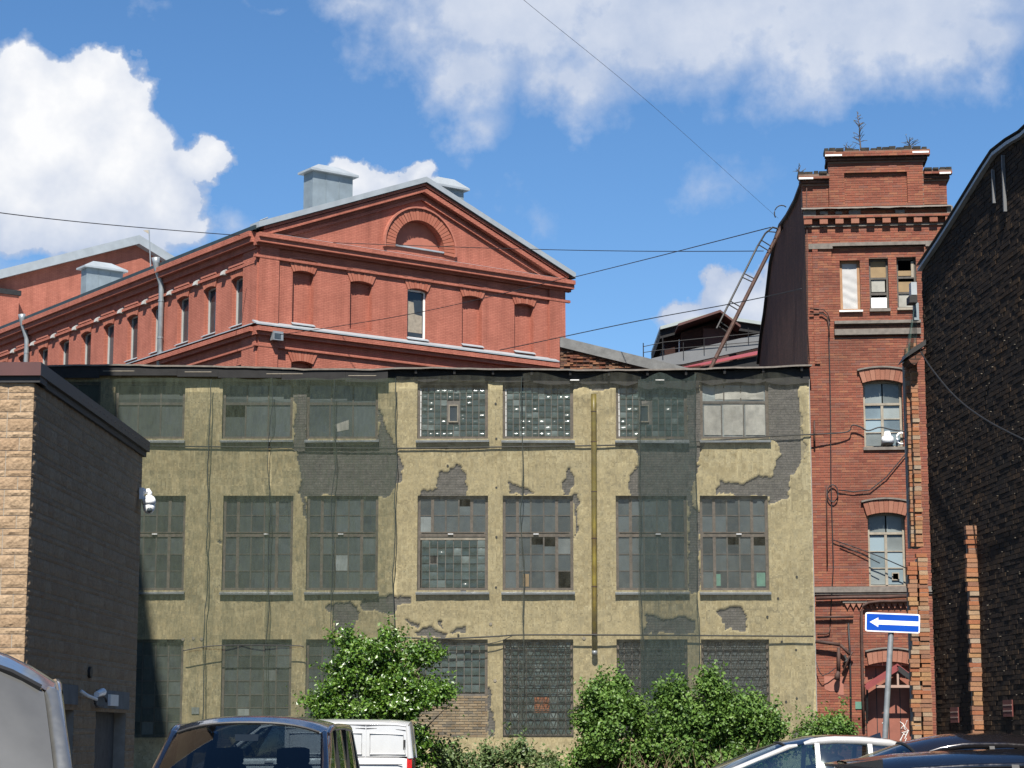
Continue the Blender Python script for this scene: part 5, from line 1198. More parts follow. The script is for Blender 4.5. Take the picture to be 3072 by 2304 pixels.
rp_[0] = (0, FS.sz(2765, 813)[1]); SEND = 46.0; rp_.append((SEND, rp_[-1][1] + .3))
G().prism(FS, [(0, 0), (SEND, 0)] + rp_[::-1], -.5, -.012).build('side_wall', 'soot_wall', SBd)
stop = lambda s: float(np.interp(s, [p[0] for p in rp_], [p[1] for p in rp_]))
vis = FS.sz(3072, 1500)[0] + 3.5
bl = courses(0, vis, 0, 11.2, top=stop)
bricks(FS, bl, SBd, 'soot_brick', 'soot_brick_single', -.012, .008, .007, 260, key=lambda b: abs(b[2] - 4.2) - b[0] * .6)
g = G()
for p, q in zip(rp_[:-1], rp_[1:]): g.prism(FS, [p, q, (q[0], q[1] + .055), (p[0], p[1] + .055)], -.5, .07)
g.build('roof_edge_sheet', 'pale_zinc', SBd)
G().box(FS, 0, SEND, 0, rp_[0][1] - .2, -9, -8.6).box(FS, -.0, .4, 0, rp_[0][1] - .1, -8.6, -.5).build('rear_wall', 'tower_side_brick', SBd)
g = G(); g.add([FS.p(a, z + .1, .1) for a, z in rp_] + [FS.p(a, z + 1.6, -9) for a, z in rp_], [(i, i + 1, i + 1 + len(rp_), i + len(rp_)) for i in range(len(rp_) - 1)]); g.build('roof', 'grey_sheet', SBd)
for (u, v0, v1) in ((2987, 505, 610), (3020, 460, 635)):
    p, q = FS.sz(u, v1), FS.sz(u, v0); G().box(FS, p[0] - .02, p[0] + .02, p[1], q[1], 0, .05).build('wall_strap', 'grey_sheet', SBd)
g = G()
for (b0, b1, z0, z1) in random.sample(bl, 300):
    a = random.uniform(b0, b1); w, h = random.uniform(.006, .05), random.uniform(.004, .014); z = random.choice((z0, z1)) + random.uniform(-.01, .01); d = random.uniform(.006, .02)
    if z < 8.5 or random.random() < .25: g.box(FS, a - w / 2, a + w / 2, z - h / 2, z + h / 2, -.02, d, random.random())
g.build('mortar_crumbs', 'mortar_crumb', SBd, uv=False, kind='stuff')
# brick stubs of a demolished cross wall, sunlit end faces
FSF = Frame(sx, sy, 1, .0, 0, -1)
simple('stub_core', (.16, .09, .06), .95, var=.4, scale=8, bmp=.4)
def stub(u0, u1, v0, depth0, D, name, zb=0.0, jag=.05):
    fr = Frame(at(u0, 1900, D)[0], D, 1, 0, 0, -1); w = at(u1, 1900, D)[0] - at(u0, 1900, D)[0]; zt = at(u0, v0, D)[2]
    G().box(fr, .02, w - .01, zb, zt - .05, -depth0, -.012).build(name + '_core', 'mortar_pale', SBd)
    z = zb; k = 0
    while z < zt:
        n = max(1, int(round(w / .25))); e = [0] + [i / n + random.uniform(-.1, .1) for i in range(1, n)] + [1]
        for i in range(n):
            a0, a1 = w * e[i], w * e[i + 1]; j = random.uniform(-jag, jag * .3) if i == 0 else 0
            g = G(); g.box(fr, a0 + j + .006, a1 - .006 + random.uniform(-.012, .012), z + .005 + random.uniform(-.003, .003), z + .072, -.14, random.uniform(-.01, .025), random.random()); g.build('brick', 'raw_brick', SBd, uv=False)
        z += .0775; k += 1
stub(2757, 2779, 1040, .5, 37.9, 'pilaster', zb=at(2757, 1640, 37.9)[2], jag=.012); stub(2733, 2757, 1690, .4, 37.5, 'wall_stub'); stub(2760, 2790, 1665, .35, 37.55, 'wall_stub'); stub(2912, 2956, 1578, .22, 34.9, 'wall_stub')
stub(2742, 2757, 1050, .45, 38.1, 'pilaster', zb=at(2757, 1640, 38.1)[2], jag=.012)
# little roof cap above the pilaster, gutter head and torn net
cp = thing('pilaster_cap', 'small dark sheet metal hood above the lit brick strip', 'roof cap', at(2750, 1050, 37.7)); pa = [at(u, v, 37.55) for u, v in [(2716, 1074), (2735, 1045), (2778, 1018), (2778, 1034)]]; pb = [(x, y + .8, z) for x, y, z in pa]
G().add(pa + pb, [(0, 1, 2, 3), (7, 6, 5, 4), (0, 4, 5, 1), (1, 5, 6, 2), (2, 6, 7, 3), (3, 7, 4, 0)]).build('hood', 'dark_metal', cp); pa2 = [at(u, v, 37.6) for u, v in [(2724, 1076), (2740, 1060), (2778, 1040), (2778, 1058), (2745, 1095), (2734, 1090)]]; pb2 = [(x, y + .6, z) for x, y, z in pa2]
G().add(pa2 + pb2, [tuple(range(6)), tuple(range(11, 5, -1))] + [(i, i + 6, (i + 1) % 6 + 6, (i + 1) % 6) for i in range(6)]).build('corbel', 'tower_side_brick', cp)
gh = thing('gutter_head', 'pale blue-grey gutter outlet box at the eaves end of the black building', 'gutter', at(2743, 880, 37.7))
def gbox(u0, u1, v0, v1, D, th_, nm, mat):
    p, q = at(u0, v1, D), at(u1, v0, D); G().hexa([(p[0], D, p[2]), (q[0], D, p[2]), (q[0], D + th_, p[2]), (p[0], D + th_, p[2]), (p[0], D, q[2]), (q[0], D, q[2]), (q[0], D + th_, q[2]), (p[0], D + th_, q[2])]).build(nm, mat, gh)
gbox(2734, 2750, 846, 884, 37.6, .2, 'box', 'pale_zinc'); gbox(2729, 2752, 886, 907, 37.5, .3, 'bracket', 'dark_metal'); gbox(2743, 2756, 908, 960, 37.7, .12, 'pipe', 'chimney_sheet')
g = G(); 
def tn(u, v): a, b = at(2745 - 13 * v + (u - .5) * (12 + 26 * v), 930 + 140 * v, 37.75 - .2 * math.sin(u * 6)), None; return a
g.grid(tn, 10, 14); ob = g.build('torn_netting', 'net_torn', None, smooth=True); tag(ob, 'scrap of torn teal netting hanging below the gutter outlet', 'netting')
simple('marker_red', (.20, .05, .04), .8, var=.3, scale=5, bmp=.1)
for (u, v, lb_) in ((2864, 2145, 'left of the two small red and white striped markers on the black wall'), (3024, 2125, 'right of the two small red and white striped markers on the black wall')):
    s_, z = FS.sz(u, v, .02); th = thing('striped_marker', lb_, 'marker', FS.p(s_, z - .15, .02), 'striped markers on the black wall')
    G().box(FS, s_ - .24, s_ + .24, z - .13, z + .13, .012, .03).build('plate', 'marker_red', th)
    for k in range(2): G().box(FS, s_ - .23, s_ + .23, z - .05 + k * .09, z - .03 + k * .09, .03, .034).build('stripe', 'pink_wood', th)
# ------------------------------------------------------------------ beige split-face block building at left
def splitblock_mat(name, cols):
    m, N, L, bs = new_mat(name); oi = N.new('ShaderNodeObjectInfo'); g = N.new('ShaderNodeNewGeometry')
    a = N.new('ShaderNodeAttribute'); a.attribute_name = 'fac'
    f = fmath(N, L, 'FRACT', fmath(N, L, 'ADD', oi.outputs['Random'], a.outputs['Fac']))
    n = N.new('ShaderNodeTexNoise'); n.inputs['Scale'].default_value = 22; n.inputs['Detail'].default_value = 6; L.new(g.outputs['Position'], n.inputs['Vector'])
    c = ramp(N, L, f, [(i / (len(cols) - 1), x) for i, x in enumerate(cols)]); c = mixc(N, L, .7, c, ramp(N, L, n.outputs['Fac'], [(.3, (.72, .68, .62)), (.7, (1.2, 1.18, 1.15))]), 'MULTIPLY')
    L.new(c, bs.inputs['Base Color']); bs.inputs['Roughness'].default_value = .95; bs.inputs['Specular IOR Level'].default_value = .15; bump(N, L, bs, n.outputs['Fac'], .7, .03)
splitblock_mat('split_block', [al(c, .74) for c in [(.37, .26, .165), (.41, .295, .19), (.44, .325, .215), (.38, .265, .17)]])
simple('coping_red', (.13, .045, .038), .5, var=.15, scale=2, bmp=.05); simple('coping_grey', (.075, .065, .055), .5, .2, var=.3, scale=2, bmp=.05)
BD = 32.2; bx, by, _ = at(90, 1500, BD); ab_ = math.atan(.0185)
FB = Frame(bx, by, -math.cos(ab_), math.sin(ab_), -math.sin(ab_), -math.cos(ab_))      # front face, s runs to the left
FBS = Frame(bx, by, math.sin(ab_), math.cos(ab_), math.cos(ab_), -math.sin(ab_))        # side face, s runs back
BB = thing('block_building', 'flat-roofed beige split-face block building with dark coping at left edge', 'building', (bx - 2, by + 4, 0))
ZB = FB.sz(40, 1130)[1]; zc1 = FB.sz(92, 1090)[1]; BL = FBS.sz(421, 1600)[0]; BW = 3.2
simple('block_joint', (.56, .52, .45), .95, var=.2, scale=5, bmp=.2)
dz1 = FBS.sz(330, 2126)[1]; DOORS = [(FBS.sz(158, 2150)[0], FBS.sz(222, 2150)[0], 0, FBS.sz(190, 2112)[1]), (FBS.sz(288, 2150)[0], FBS.sz(378, 2150)[0], 0, dz1)]
g = wall_cells(FBS, .02, BL, 0, ZB, DOORS, -.4, -.008); g.box(FB, .36, BW, 0, ZB, -.4, -.008).box(FB, .02, .36, 0, ZB, -.38, -.008); g.build('block_joints', 'block_joint', BB)
SHAPES = {}
def sb_mesh(w, h, var):
    k = (round(w, 2), round(h, 2), var)
    if k in SHAPES: return SHAPES[k]
    g = G(); nx = max(2, int(w / .055)); ny = 4 if h > .12 else 2; sd = var * 7.3 + w * 31
    def fn(i, j):
        x, z = (i - .5) * w, (j - .5) * h; e = min(i, 1 - i, j, 1 - j); b = .012 + (.012 * min(1, e * 5) + .011 * mnoise.noise(Vector((x * 11 + sd, z * 14, sd))) + .008 * mnoise.noise(Vector((x * 30, z * 30 + sd, 1)))) * (e > .01)
        return (x, -b, z)
    g.grid(fn, nx, ny); h2, w2 = h / 2, w / 2
    g.add([(-w2, -.012, -h2), (w2, -.012, -h2), (w2, -.012, h2), (-w2, -.012, h2), (-w2, .05, -h2), (w2, .05, -h2), (w2, .05, h2), (-w2, .05, h2)], [(0, 4, 5, 1), (1, 5, 6, 2), (2, 6, 7, 3), (3, 7, 4, 0)])
    SHAPES[k] = mesh_only(g, 'split_block', 'split_block', False); return SHAPES[k]
def face_blocks(fr, length, z1, holes, ang, single, first=0.0, startfull=True):
    z = 0; k = 0; lst = []
    while z < z1 - .05:
        h = .2 if k % 2 == 0 else .1; w = .4; zc = z + h / 2
        iv = [(0.0, length)]
        for hh in holes:
            if hh[2] - .01 < zc < hh[3]:
                nv = []
                for p, q in iv:
                    if hh[1] <= p or hh[0] >= q: nv.append((p, q)); continue
                    if hh[0] > p: nv.append((p, hh[0]))
                    if hh[1] < q: nv.append((hh[1], q))
                iv = nv
        for p, q in iv:
            s = math.floor(p / w) * w - (.2 if k % 4 < 2 and k % 2 == 0 else .0)
            while s < q:
                a, b = max(s, p), min(s + w, q)
                if b - a > .06: lst.append(((a + b) / 2, zc, round(b - a - .011, 2), h - .011))
                s += w
        z += h; k += 1
    lst.sort(key=lambda t: t[0] + abs(t[1] - 4) * .3)
    jg = G()
    for i, (a, zc, w, h) in enumerate(lst):
        me = sb_mesh(w, h, random.randint(0, 4)); p = fr.p(a, zc, -.012)
        if i < single: place('block', me, p, BB, (0, 0, ang))
        else:
            n = len(jg.v); co = [v.co for v in me.vertices]; c_, s_ = math.cos(ang), math.sin(ang); f = random.random()
            jg.v += [(p[0] + v.x * c_ - v.y * s_, p[1] + v.x * s_ + v.y * c_, p[2] + v.z) for v in co]; jg.f += [tuple(i + n for i in pl.vertices) for pl in me.polygons]; jg.fac += [f] * len(co)
    if jg.v: jg.build('block_courses', 'split_block', BB, uv=False, kind='stuff')
face_blocks(FB, BW, ZB, [], -ab_, 110)
face_blocks(FBS, BL, ZB, DOORS, math.pi / 2 - ab_, 180)
g = G(); g.box(FB, -.12, BW, ZB + .0, zc1, -.5, .12); g.build('coping', 'coping_red', BB)
g = G(); g.box(FBS, -.115, BL + .08, ZB + .002, zc1 - .003, -.5, .123); g.build('coping', 'coping_grey', BB)
g = G(); g.box(FB, -.1, BW, ZB - .10, ZB, -.4, .06).box(FBS, -.055, BL + .05, ZB - .10, ZB - .002, -.4, .065); g.build('coping_soffit', 'dark_metal', BB)
g = G(); k = 2.6
while k < BL: g.tube([FBS.p(k, ZB + .1, .12), FBS.p(k, ZB + .1, .132)], .013, 6); k += .32
g.build('coping_screws', 'dark_metal', BB)
G().box(FBS, .3, BL, .0, ZB - .1, -3, -2.7).box(FBS, BL - .3, BL - .02, 0, ZB - .02, -2.7, -.4).box(FB, BW - .3, BW, 0, ZB, -BL, -.4).box(FBS, .3, BL - .02, ZB - .15, ZB - .01, -2.7, -.4).build('rear_wall', 'block_joint', BB)
for i, d_ in enumerate(DOORS):
    G().box(FBS, d_[0] - .12, d_[1] + .12, d_[3] + .0, d_[3] + .32, -.2, .03).build('lintel', 'concrete', BB)
    dr = G().box(FBS, d_[0] + .02, d_[1] - .02, 0, d_[3], -.3, -.22).build('door', 'grey_wood' if i else 'dark_metal', BB)
    c = d_[1] - .2; G().tube([FBS.p(c, 1.0, -.22), FBS.p(c, 1.0, -.15), FBS.p(c - .12, 1.0, -.15)], .015, 6).build('handle', 'galvanised', dr)
# dome camera on its corner
cm = thing('dome_camera', 'white dome security camera on a wall arm at the block building corner', 'camera', FBS.p(BL, 5, .2)); cd = BD + BL - .35
def cpt(u, v): return at(u, v, cd)
G().box(FBS, BL - .42, BL - .3, cpt(415, 1498)[2], cpt(415, 1464)[2], .04, .12).build('wall_plate', 'white_plastic', cm)
G().tube([cpt(418, 1474), cpt(436, 1474), cpt(446, 1474), cpt(449, 1478), cpt(449, 1488)], [.05, .05, .055, .05, .045], 12).build('arm', 'white_plastic', cm, smooth=True)
G().tube([cpt(447, 1486), cpt(447, 1491), cpt(447, 1500), cpt(447, 1513)], [.05, .10, .13, .135], 18).build('housing', 'white_plastic', cm, smooth=True)
G().tube([cpt(447, 1514), cpt(447, 1522), cpt(447, 1532), cpt(447, 1539), cpt(447, 1542)], [.115, .118, .1, .06, .02], 18).build('dome', 'white_plastic', cm, smooth=True)
e = cpt(449, 1531); G().tube([(e[0] + .01, e[1] - .07, e[2]), (e[0] + .012, e[1] - .112, e[2] - .01)], [.06, .045], 12).build('lens', 'clean_glass', cm, smooth=True)
lm = thing('wall_lamp', 'small bulkhead lamp with looped cable above the side door', 'lamp', FBS.p(DOORS[1][0] + .3, 2.5, .1))
s_, z = FBS.sz(268, 2092, .1); G().tube([FBS.p(s_ - .4, z + .1, .04), FBS.p(s_ - .3, z + .02, .14), FBS.p(s_ + .1, z - .03, .2)], .03, 8).build('arm', 'white_plastic', lm)
G().tube([FBS.p(s_ + .1, z + .05, .2), FBS.p(s_ + .5, z + .10, .22)], [.05, .07], 10).build('head', 'white_plastic', lm)
G().tube([FBS.p(s_ + 1.0 + .5 * math.cos(q), z - .05 + .10 * math.sin(q), .08) for q in [k * .4 for k in range(14)]], .02, 6).build('cable_loop', 'cable_black', lm)
s2, z2 = FBS.sz(339, 2101, .05); bxn = G().box(FBS, s2 - .35, s2 + .35, z2 - .1, z2 + .1, .03, .08).build('sign_plate', 'white_paint'); tag(bxn, 'small pale plate on the lintel above the side door', 'plate')
rv = thing('round_vent', 'small round dark vent on the shaded block wall', 'vent', FBS.p(*FBS.sz(266, 2017), 0)); s_, z = FBS.sz(266, 2017); G().tube([FBS.p(s_, z, -.02), FBS.p(s_, z, .05)], .10, 14).build('grille', 'dark_metal', rv)
# ------------------------------------------------------------------ neighbouring block outside the frame (its shadow falls on the factory's left end)
simple('brown_render', (.30, .21, .14), .9, var=.2, scale=1, bmp=.1)
NBt = thing('neighbour_house', 'tall plain brick house beyond the left edge of the picture', 'building', (-18, 49, 0)); H_ = 30.0
q = [(-11.7, 39.0), (-13.4, 50.4), (-25, 49.0), (-24, 38.0)]
G().add([(x, y, 0) for x, y in q] + [(x, y, H_) for x, y in q], [(0, 1, 5, 4), (1, 2, 6, 5), (2, 3, 7, 6), (3, 0, 4, 7), (4, 5, 6, 7)]).build('wall', 'brown_render', NBt)
G().add([(x * 1.012 + .1, y, H_ + .002) for x, y in q] + [(x * 1.012 + .1, y, H_ + .3) for x, y in q], [(3, 2, 1, 0), (4, 5, 6, 7), (0, 1, 5, 4), (1, 2, 6, 5), (2, 3, 7, 6), (3, 0, 4, 7)]).build('roof', 'grey_sheet', NBt)
# ------------------------------------------------------------------ cables
def cable(pts, r, label, mat='cable_black', sag=0.0, n=14):
    """pts: (u, v, D); smooth polyline with a little sag between ends"""
    W = [Vector(at(*p)) for p in pts]; out = []; M = len(W) - 1
    for i in range(M):
        a, b, c, d = W[max(i - 1, 0)], W[i], W[i + 1], W[min(i + 2, M)]
        for k in range(n):
            t = k / n; q = .5 * (2 * b + (c - a) * t + (2 * a - 5 * b + 4 * c - d) * t * t + (3 * b - a - 3 * c + d) * t ** 3); f = (i + t) / M; q.z -= sag * 4 * f * (1 - f); out.append(q)
    out.append(W[-1]); ob = G().tube(out, r, 6).build('cable', mat, None, smooth=True); tag(ob, label, 'cable', 'overhead cables'); return ob
cable([(200, 1334, 63.93), (620, 1340, 63.93), (900, 1343, 63.93), (1180, 1345, 63.93), (1500, 1341, 63.93), (1900, 1334, 63.93), (2120, 1322, 63.93), (2330, 1308, 63.93), (2443, 1303, 63.93)], .024, 'long black cable slung across the factory front under the top windows')
cable([(2443, 1303, 63.93), (2540, 1296, 63.95), (2556, 1276, 63.95), (2580, 1280, 63.93), (2604, 1292, 63.92), (2640, 1282, 63.9), (2680, 1290, 63.88), (2742, 1297, 63.8)], .022, 'cable kinked along the tower below its middle window', n=5)
cable([(1190, 1912, 63.7), (1330, 1915, 63.8), (1480, 1908, 63.8), (1560, 1903, 63.8), (1780, 1903, 63.7), (1960, 1904, 63.8), (2150, 1906, 63.8), (2440, 1909, 63.8)], .026, 'cable clipped along the factory wall above the ground floor windows', sag=.02, n=5)
cable([(1240, 1940, 63.8), (1460, 1932, 63.8), (1540, 1906, 63.8)], .014, 'thin cable rising over the bricked ground floor window', n=5)
cable([(549, 1952, 63.6), (655, 1935, 63.6), (880, 1935, 63.6), (910, 1942, 63.6)], .016, 'thin cable crossing the left ground floor windows', sag=.02)
cable([(-30, 634, 70), (300, 668, 80), (720, 706, 91)], .018, 'wire coming from upper left to the mill eaves', sag=.05)
cable([(1712, 834, 99), (1950, 775, 88), (2312, 682, 72)], .018, 'wire rising from the mill eaves end to the ladder top', sag=.0)
cable([(1000, 728, 91), (1500, 744, 88), (1900, 752, 80), (2290, 753, 71)], .016, 'level wire crossing the gable towards the ladder', sag=.02)
cable([(840, 1004, 90.5), (1250, 935, 85), (1700, 833, 78)], .014, 'thin wire from the floodlight across the mill gable', sag=.05)
cable([(1560, -10, 40), (1950, 305, 52), (2335, 655, 71)], .0045, 'faint steep wire from the sky down to the ladder head', mat='cable_grey', sag=.05)
cable([(1500, 1050, 76), (1900, 962, 72), (2200, 906, 68), (2405, 866, 65)], .016, 'slanting wire across the sky gap to the tower flank', sag=.05)
cable([(2762, 1055, 37.4), (2800, 1110, 36.5), (2870, 1190, 35), (2960, 1258, 33.3), (3085, 1325, 31.5)], .014, 'grey cable sagging along the black brick wall', mat='cable_black', sag=.02)
pts = [at(2345 + 22 * math.cos(q), 640 - 24 * math.sin(q), 69) for q in [.9 + k * .35 for k in range(9)]]; ob = G().tube(pts, .02, 6).build('bent_hoop', 'dark_metal'); tag(ob, 'bent thin metal hoop on the tower flank top', 'hoop')
# ------------------------------------------------------------------ one-way sign
m, N, L, bs = new_mat('sign_blue'); bs.inputs['Base Color'].default_value = (.004, .085, .60, 1); bs.inputs['Roughness'].default_value = .3
v_ = coords(N, L); L.new(ramp(N, L, nz(N, L, v_, 2, 3), [(.3, (.003, .055, .36)), (.7, (.004, .07, .43))]), bs.inputs['Base Color'])
simple('sign_white', (.78, .78, .78), .35, var=.05, scale=3, bmp=0); simple('post_zinc', (.42, .45, .47), .5, .3, var=.3, scale=6, bmp=.08); simple('post_band', (.74, .74, .72), .6, var=.15, scale=9, bmp=0)
SD = 36.0; pb, pt = at(2655, 2215, SD), at(2673, 1897, SD); dirv = Vector(pt) - Vector(pb); base = Vector(pb) - dirv * (pb[2] / dirv.z)
SG = thing('one_way_sign', 'blue one-way sign with white arrow pointing left on a leaning grey post', 'sign', tuple(base))
top = Vector(pt) + dirv * .14; top.y += .02
G().tube([base, Vector(pb), Vector(pt), top], .048, 14).build('post', 'post_zinc', SG, smooth=True)
ps = lambda f: base + (Vector(pt) - base) * f
G().tube([ps(.30), ps(.385)], .0505, 14).build('paper_band', 'post_band', SG, smooth=True); G().tube([ps(.10), ps(.14)], .0505, 14).build('paper_band', 'post_band', SG, smooth=True)
c0 = Vector(at(2677.5, 1868.5, SD - .06)); ang = -R(2.3)
def sgp(x, z, d=0): return (c0.x + x * math.cos(ang) - z * math.sin(ang), c0.y - d, c0.z + x * math.sin(ang) + z * math.cos(ang))
W_, H2 = 161 / (F_PX * CP) * SD, 56 / (F_PX * CP) * SD
def plate(w, h, r, d0, d1, name, mat):
    pts = []
    for (sx_, sz_, q0) in ((1, 1, 0), (-1, 1, 90), (-1, -1, 180), (1, -1, 270)):
        for k in range(5): q = R(q0 + k * 22.5); pts.append((sx_ * (w / 2 - r) + r * math.cos(q), sz_ * (h / 2 - r) + r * math.sin(q)))
    n = len(pts); vs = [sgp(x, z, d1) for x, z in pts] + [sgp(x, z, d0) for x, z in pts]
    return G().add(vs, [tuple(range(n))[::-1], tuple(range(n, 2 * n))] + [(i, (i + 1) % n, (i + 1) % n + n, i + n) for i in range(n)]).build(name, mat, SG)
plate(W_, H2, .035, 0, .012, 'plate', 'sign_white'); plate(W_ - .045, H2 - .045, .022, .0125, .0145, 'blue_field', 'sign_blue')
hw, hh = W_ / 2, H2 / 2; e = .016; aw = hh * .235
arrow = [(-hw + .075, 0), (-hw + .22, hh * .50), (-hw + .22, aw), (hw - .020, aw), (hw - .020, -aw), (-hw + .22, -aw), (-hw + .22, -hh * .50)]
G().add([sgp(x, z, e) for x, z in arrow] + [sgp(x, z, .0146) for x, z in arrow], [(0, 6, 1), (2, 5, 4, 3), (1, 6, 5, 2)] + [(i, (i + 1) % 7, (i + 1) % 7 + 7, i + 7) for i in range(7)]).build('arrow', 'sign_white', SG)
G().box(Frame(c0.x, c0.y, 1, 0, 0, -1), -.08, .1, c0.z - .03, c0.z + .03, -.07, -.001).build('clamp', 'dark_metal', SG)
# ------------------------------------------------------------------ shrubs
leafmat('leaf_lilac', [(.055, .115, .022), (.10, .20, .035), (.16, .29, .055), (.21, .34, .075), (.26, .39, .10)])
leafmat('leaf_tree', [(.045, .11, .014), (.085, .19, .022), (.145, .28, .032), (.21, .35, .05), (.38, .46, .26)], spec=.7, rough=.35)
leafmat('leaf_weed', [(.08, .13, .045), (.13, .20, .07), (.20, .27, .10), (.32, .30, .16)])
simple('bark', (.11, .085, .065), .95, var=.35, scale=9, bmp=.4); simple('dry_stem', (.30, .21, .12), .9, var=.3, scale=9, bmp=.1)
def foliage(blobs, n, size, mat, th, seed, droop=.0, clump=1.0, name='foliage', hollow=.55, up=.35):
    r = np.random.default_rng(seed); B = np.array(blobs); wgt = B[:, 3] * B[:, 4] + B[:, 4] * B[:, 5]; wgt /= wgt.sum()
    idx = r.choice(len(B), n, p=wgt); d = r.standard_normal((n, 3)); d /= np.linalg.norm(d, axis=1)[:, None]
    # twig clusters: leaves gather round sprig tips
    ns = max(20, n // 22); sd = r.standard_normal((ns, 3)); sd /= np.linalg.norm(sd, axis=1)[:, None]; sb = r.choice(len(B), ns, p=wgt); sr = hollow + (1.08 - hollow) * r.random(ns) ** .6; sr *= 1 + .10 * r.standard_normal(ns)
    lump = np.array([mnoise.noise(Vector((a * 2.6 + seed, b * 2.6, c * 2.6))) for a, b, c in sd]); sr *= 1 + .30 * lump; sho = r.random(ns) < .14; sr = np.where(sho, sr * 1.3 + .1, sr)
    sc = B[sb, :3] + sd * B[sb, 3:6] * sr[:, None]; k = r.integers(0, ns, n); out = sd[k]
    long = np.where(sho[k], 2.6, 1.0)[:, None]; axis = out + np.array([0, 0, .55]); axis /= np.linalg.norm(axis, axis=1)[:, None]
    p = sc[k] + r.standard_normal((n, 3)) * np.where(sho[k], .045, .08)[:, None] * clump + axis * (r.random(n)[:, None] - .5) * .36 * clump * long
    p[:, 2] = np.maximum(p[:, 2], .12)
    nrm = out * .6 + r.standard_normal((n, 3)) * .55 + np.array([0, -.15, up]); nrm /= np.linalg.norm(nrm, axis=1)[:, None]
    t = r.standard_normal((n, 3)) + out * .6 + np.array([0, 0, -droop]); t -= nrm * (t * nrm).sum(1)[:, None]; t /= np.linalg.norm(t, axis=1)[:, None]; b = np.cross(nrm, t)
    s = size * (.65 + .7 * r.random(n))[:, None]; w = s * .34
    v0 = p; v1 = p + t * s * .45 + b * w + nrm * s * .10; v2 = p + t * s; v3 = p + t * s * .45 - b * w + nrm * s * .10
    V = np.stack([v0, v1, v2, v3], 1).reshape(-1, 3); q = np.arange(n) * 4
    F = np.concatenate([np.stack([q, q + 1, q + 2], 1), np.stack([q, q + 2, q + 3], 1)]); fac = np.repeat(np.clip(.40 + .17 * r.standard_normal(n) + .17 * r.standard_normal(ns)[k], 0, 1), 4)
    g = G(); g.v = [tuple(x) for x in V.tolist()]; g.f = [tuple(x) for x in F.tolist()]; g.fac = fac.tolist(); g.build(name, mat, th, uv=False); return sc
def shrub(name, label, cat, base, blobs, n, size, mat, seed, group=None, stems=9, **kw):
    th = thing(name, label, cat, base, group); sc = foliage(blobs, n, size, mat, th, seed, **kw); rr = random.Random(seed)
    g = G(); b = Vector(base)
    for k in range(stems):
        e = Vector(sc[rr.randrange(len(sc))]); s0 = b + Vector((rr.uniform(-.3, .3), rr.uniform(-.2, .2), -.02)); m_ = s0.lerp(e, .5) + Vector((rr.uniform(-.15, .15), rr.uniform(-.1, .1), .25)); g.tube([s0, s0.lerp(m_, .5) + Vector((0, 0, .1)), m_, e], [.045, .035, .025, .008], 6)
    for k in range(60):
        e = Vector(sc[rr.randrange(len(sc))]); j = e + (Vector((b.x, b.y, max(.4, e.z * .6))) - e) * .35; g.tube([j, e], [.012, .004], 4)
    g.build('trunk' if cat == 'tree' else 'stems', 'bark', th); return th
def px_blobs(lst, D, dep=1.0):
    out = []
    for (u, v, ru, rv) in lst:
        x, y, z = at(u, v, D); k = D / (F_PX * CP); out.append((x, y + random.uniform(-.2, .2), z, ru * k, max(ru * k * dep, .4), rv * k))
    return out
def lobes(lst, D, m, ru, rv, seed, tilt=0.0, dep=.8):
    """many small leaf masses spread through the silhouette so the crown gets light and dark clumps and gaps"""
    rr = random.Random(seed); k = D / (F_PX * CP); out = []; tot = sum(b[2] * b[3] for b in lst)
    for (u, v, a, b) in lst:
        for _ in range(max(2, round(m * a * b / tot))):
            while True:
                x, y, z = rr.uniform(-1, 1), rr.uniform(-1, 1), rr.uniform(-1, 1); q = math.sqrt(x * x + y * y + z * z)
                if .45 < q < 1: break
            f = rr.uniform(.75, 1.25); c = at(u + x * max(a - ru * .9, 4), v + 8 - z * max(b - rv * .8, 3), D)
            out.append((c[0], c[1] + y * a * k * dep, c[2], ru * f * k, ru * f * k * .9, rv * f * k))
    return out
TD = 57.5
bl_ = lobes([(1110, 2090, 150, 120), (1060, 2000, 90, 70), (1120, 1950, 90, 60), (1010, 2080, 70, 60), (1180, 2010, 80, 60), (1235, 2110, 85, 90), (1160, 2200, 140, 90), (1260, 2230, 50, 70), (985, 2130, 55, 40), (1290, 2075, 45, 40), (1245, 1960, 30, 25), (1040, 1915, 22, 25), (1165, 1905, 22, 26), (955, 2095, 30, 18), (1325, 2065, 18, 12), (1290, 1955, 25, 10)], TD, 84, 38, 19, 5)
shrub('spreading_tree', 'spreading green tree with silvery leaf undersides in front of the factory behind the vans', 'tree', at(1150, 2210, TD)[:2] + (0.12,), bl_, 42000, .10, 'leaf_tree', 21, stems=16, hollow=.25)
LDp = 57.2
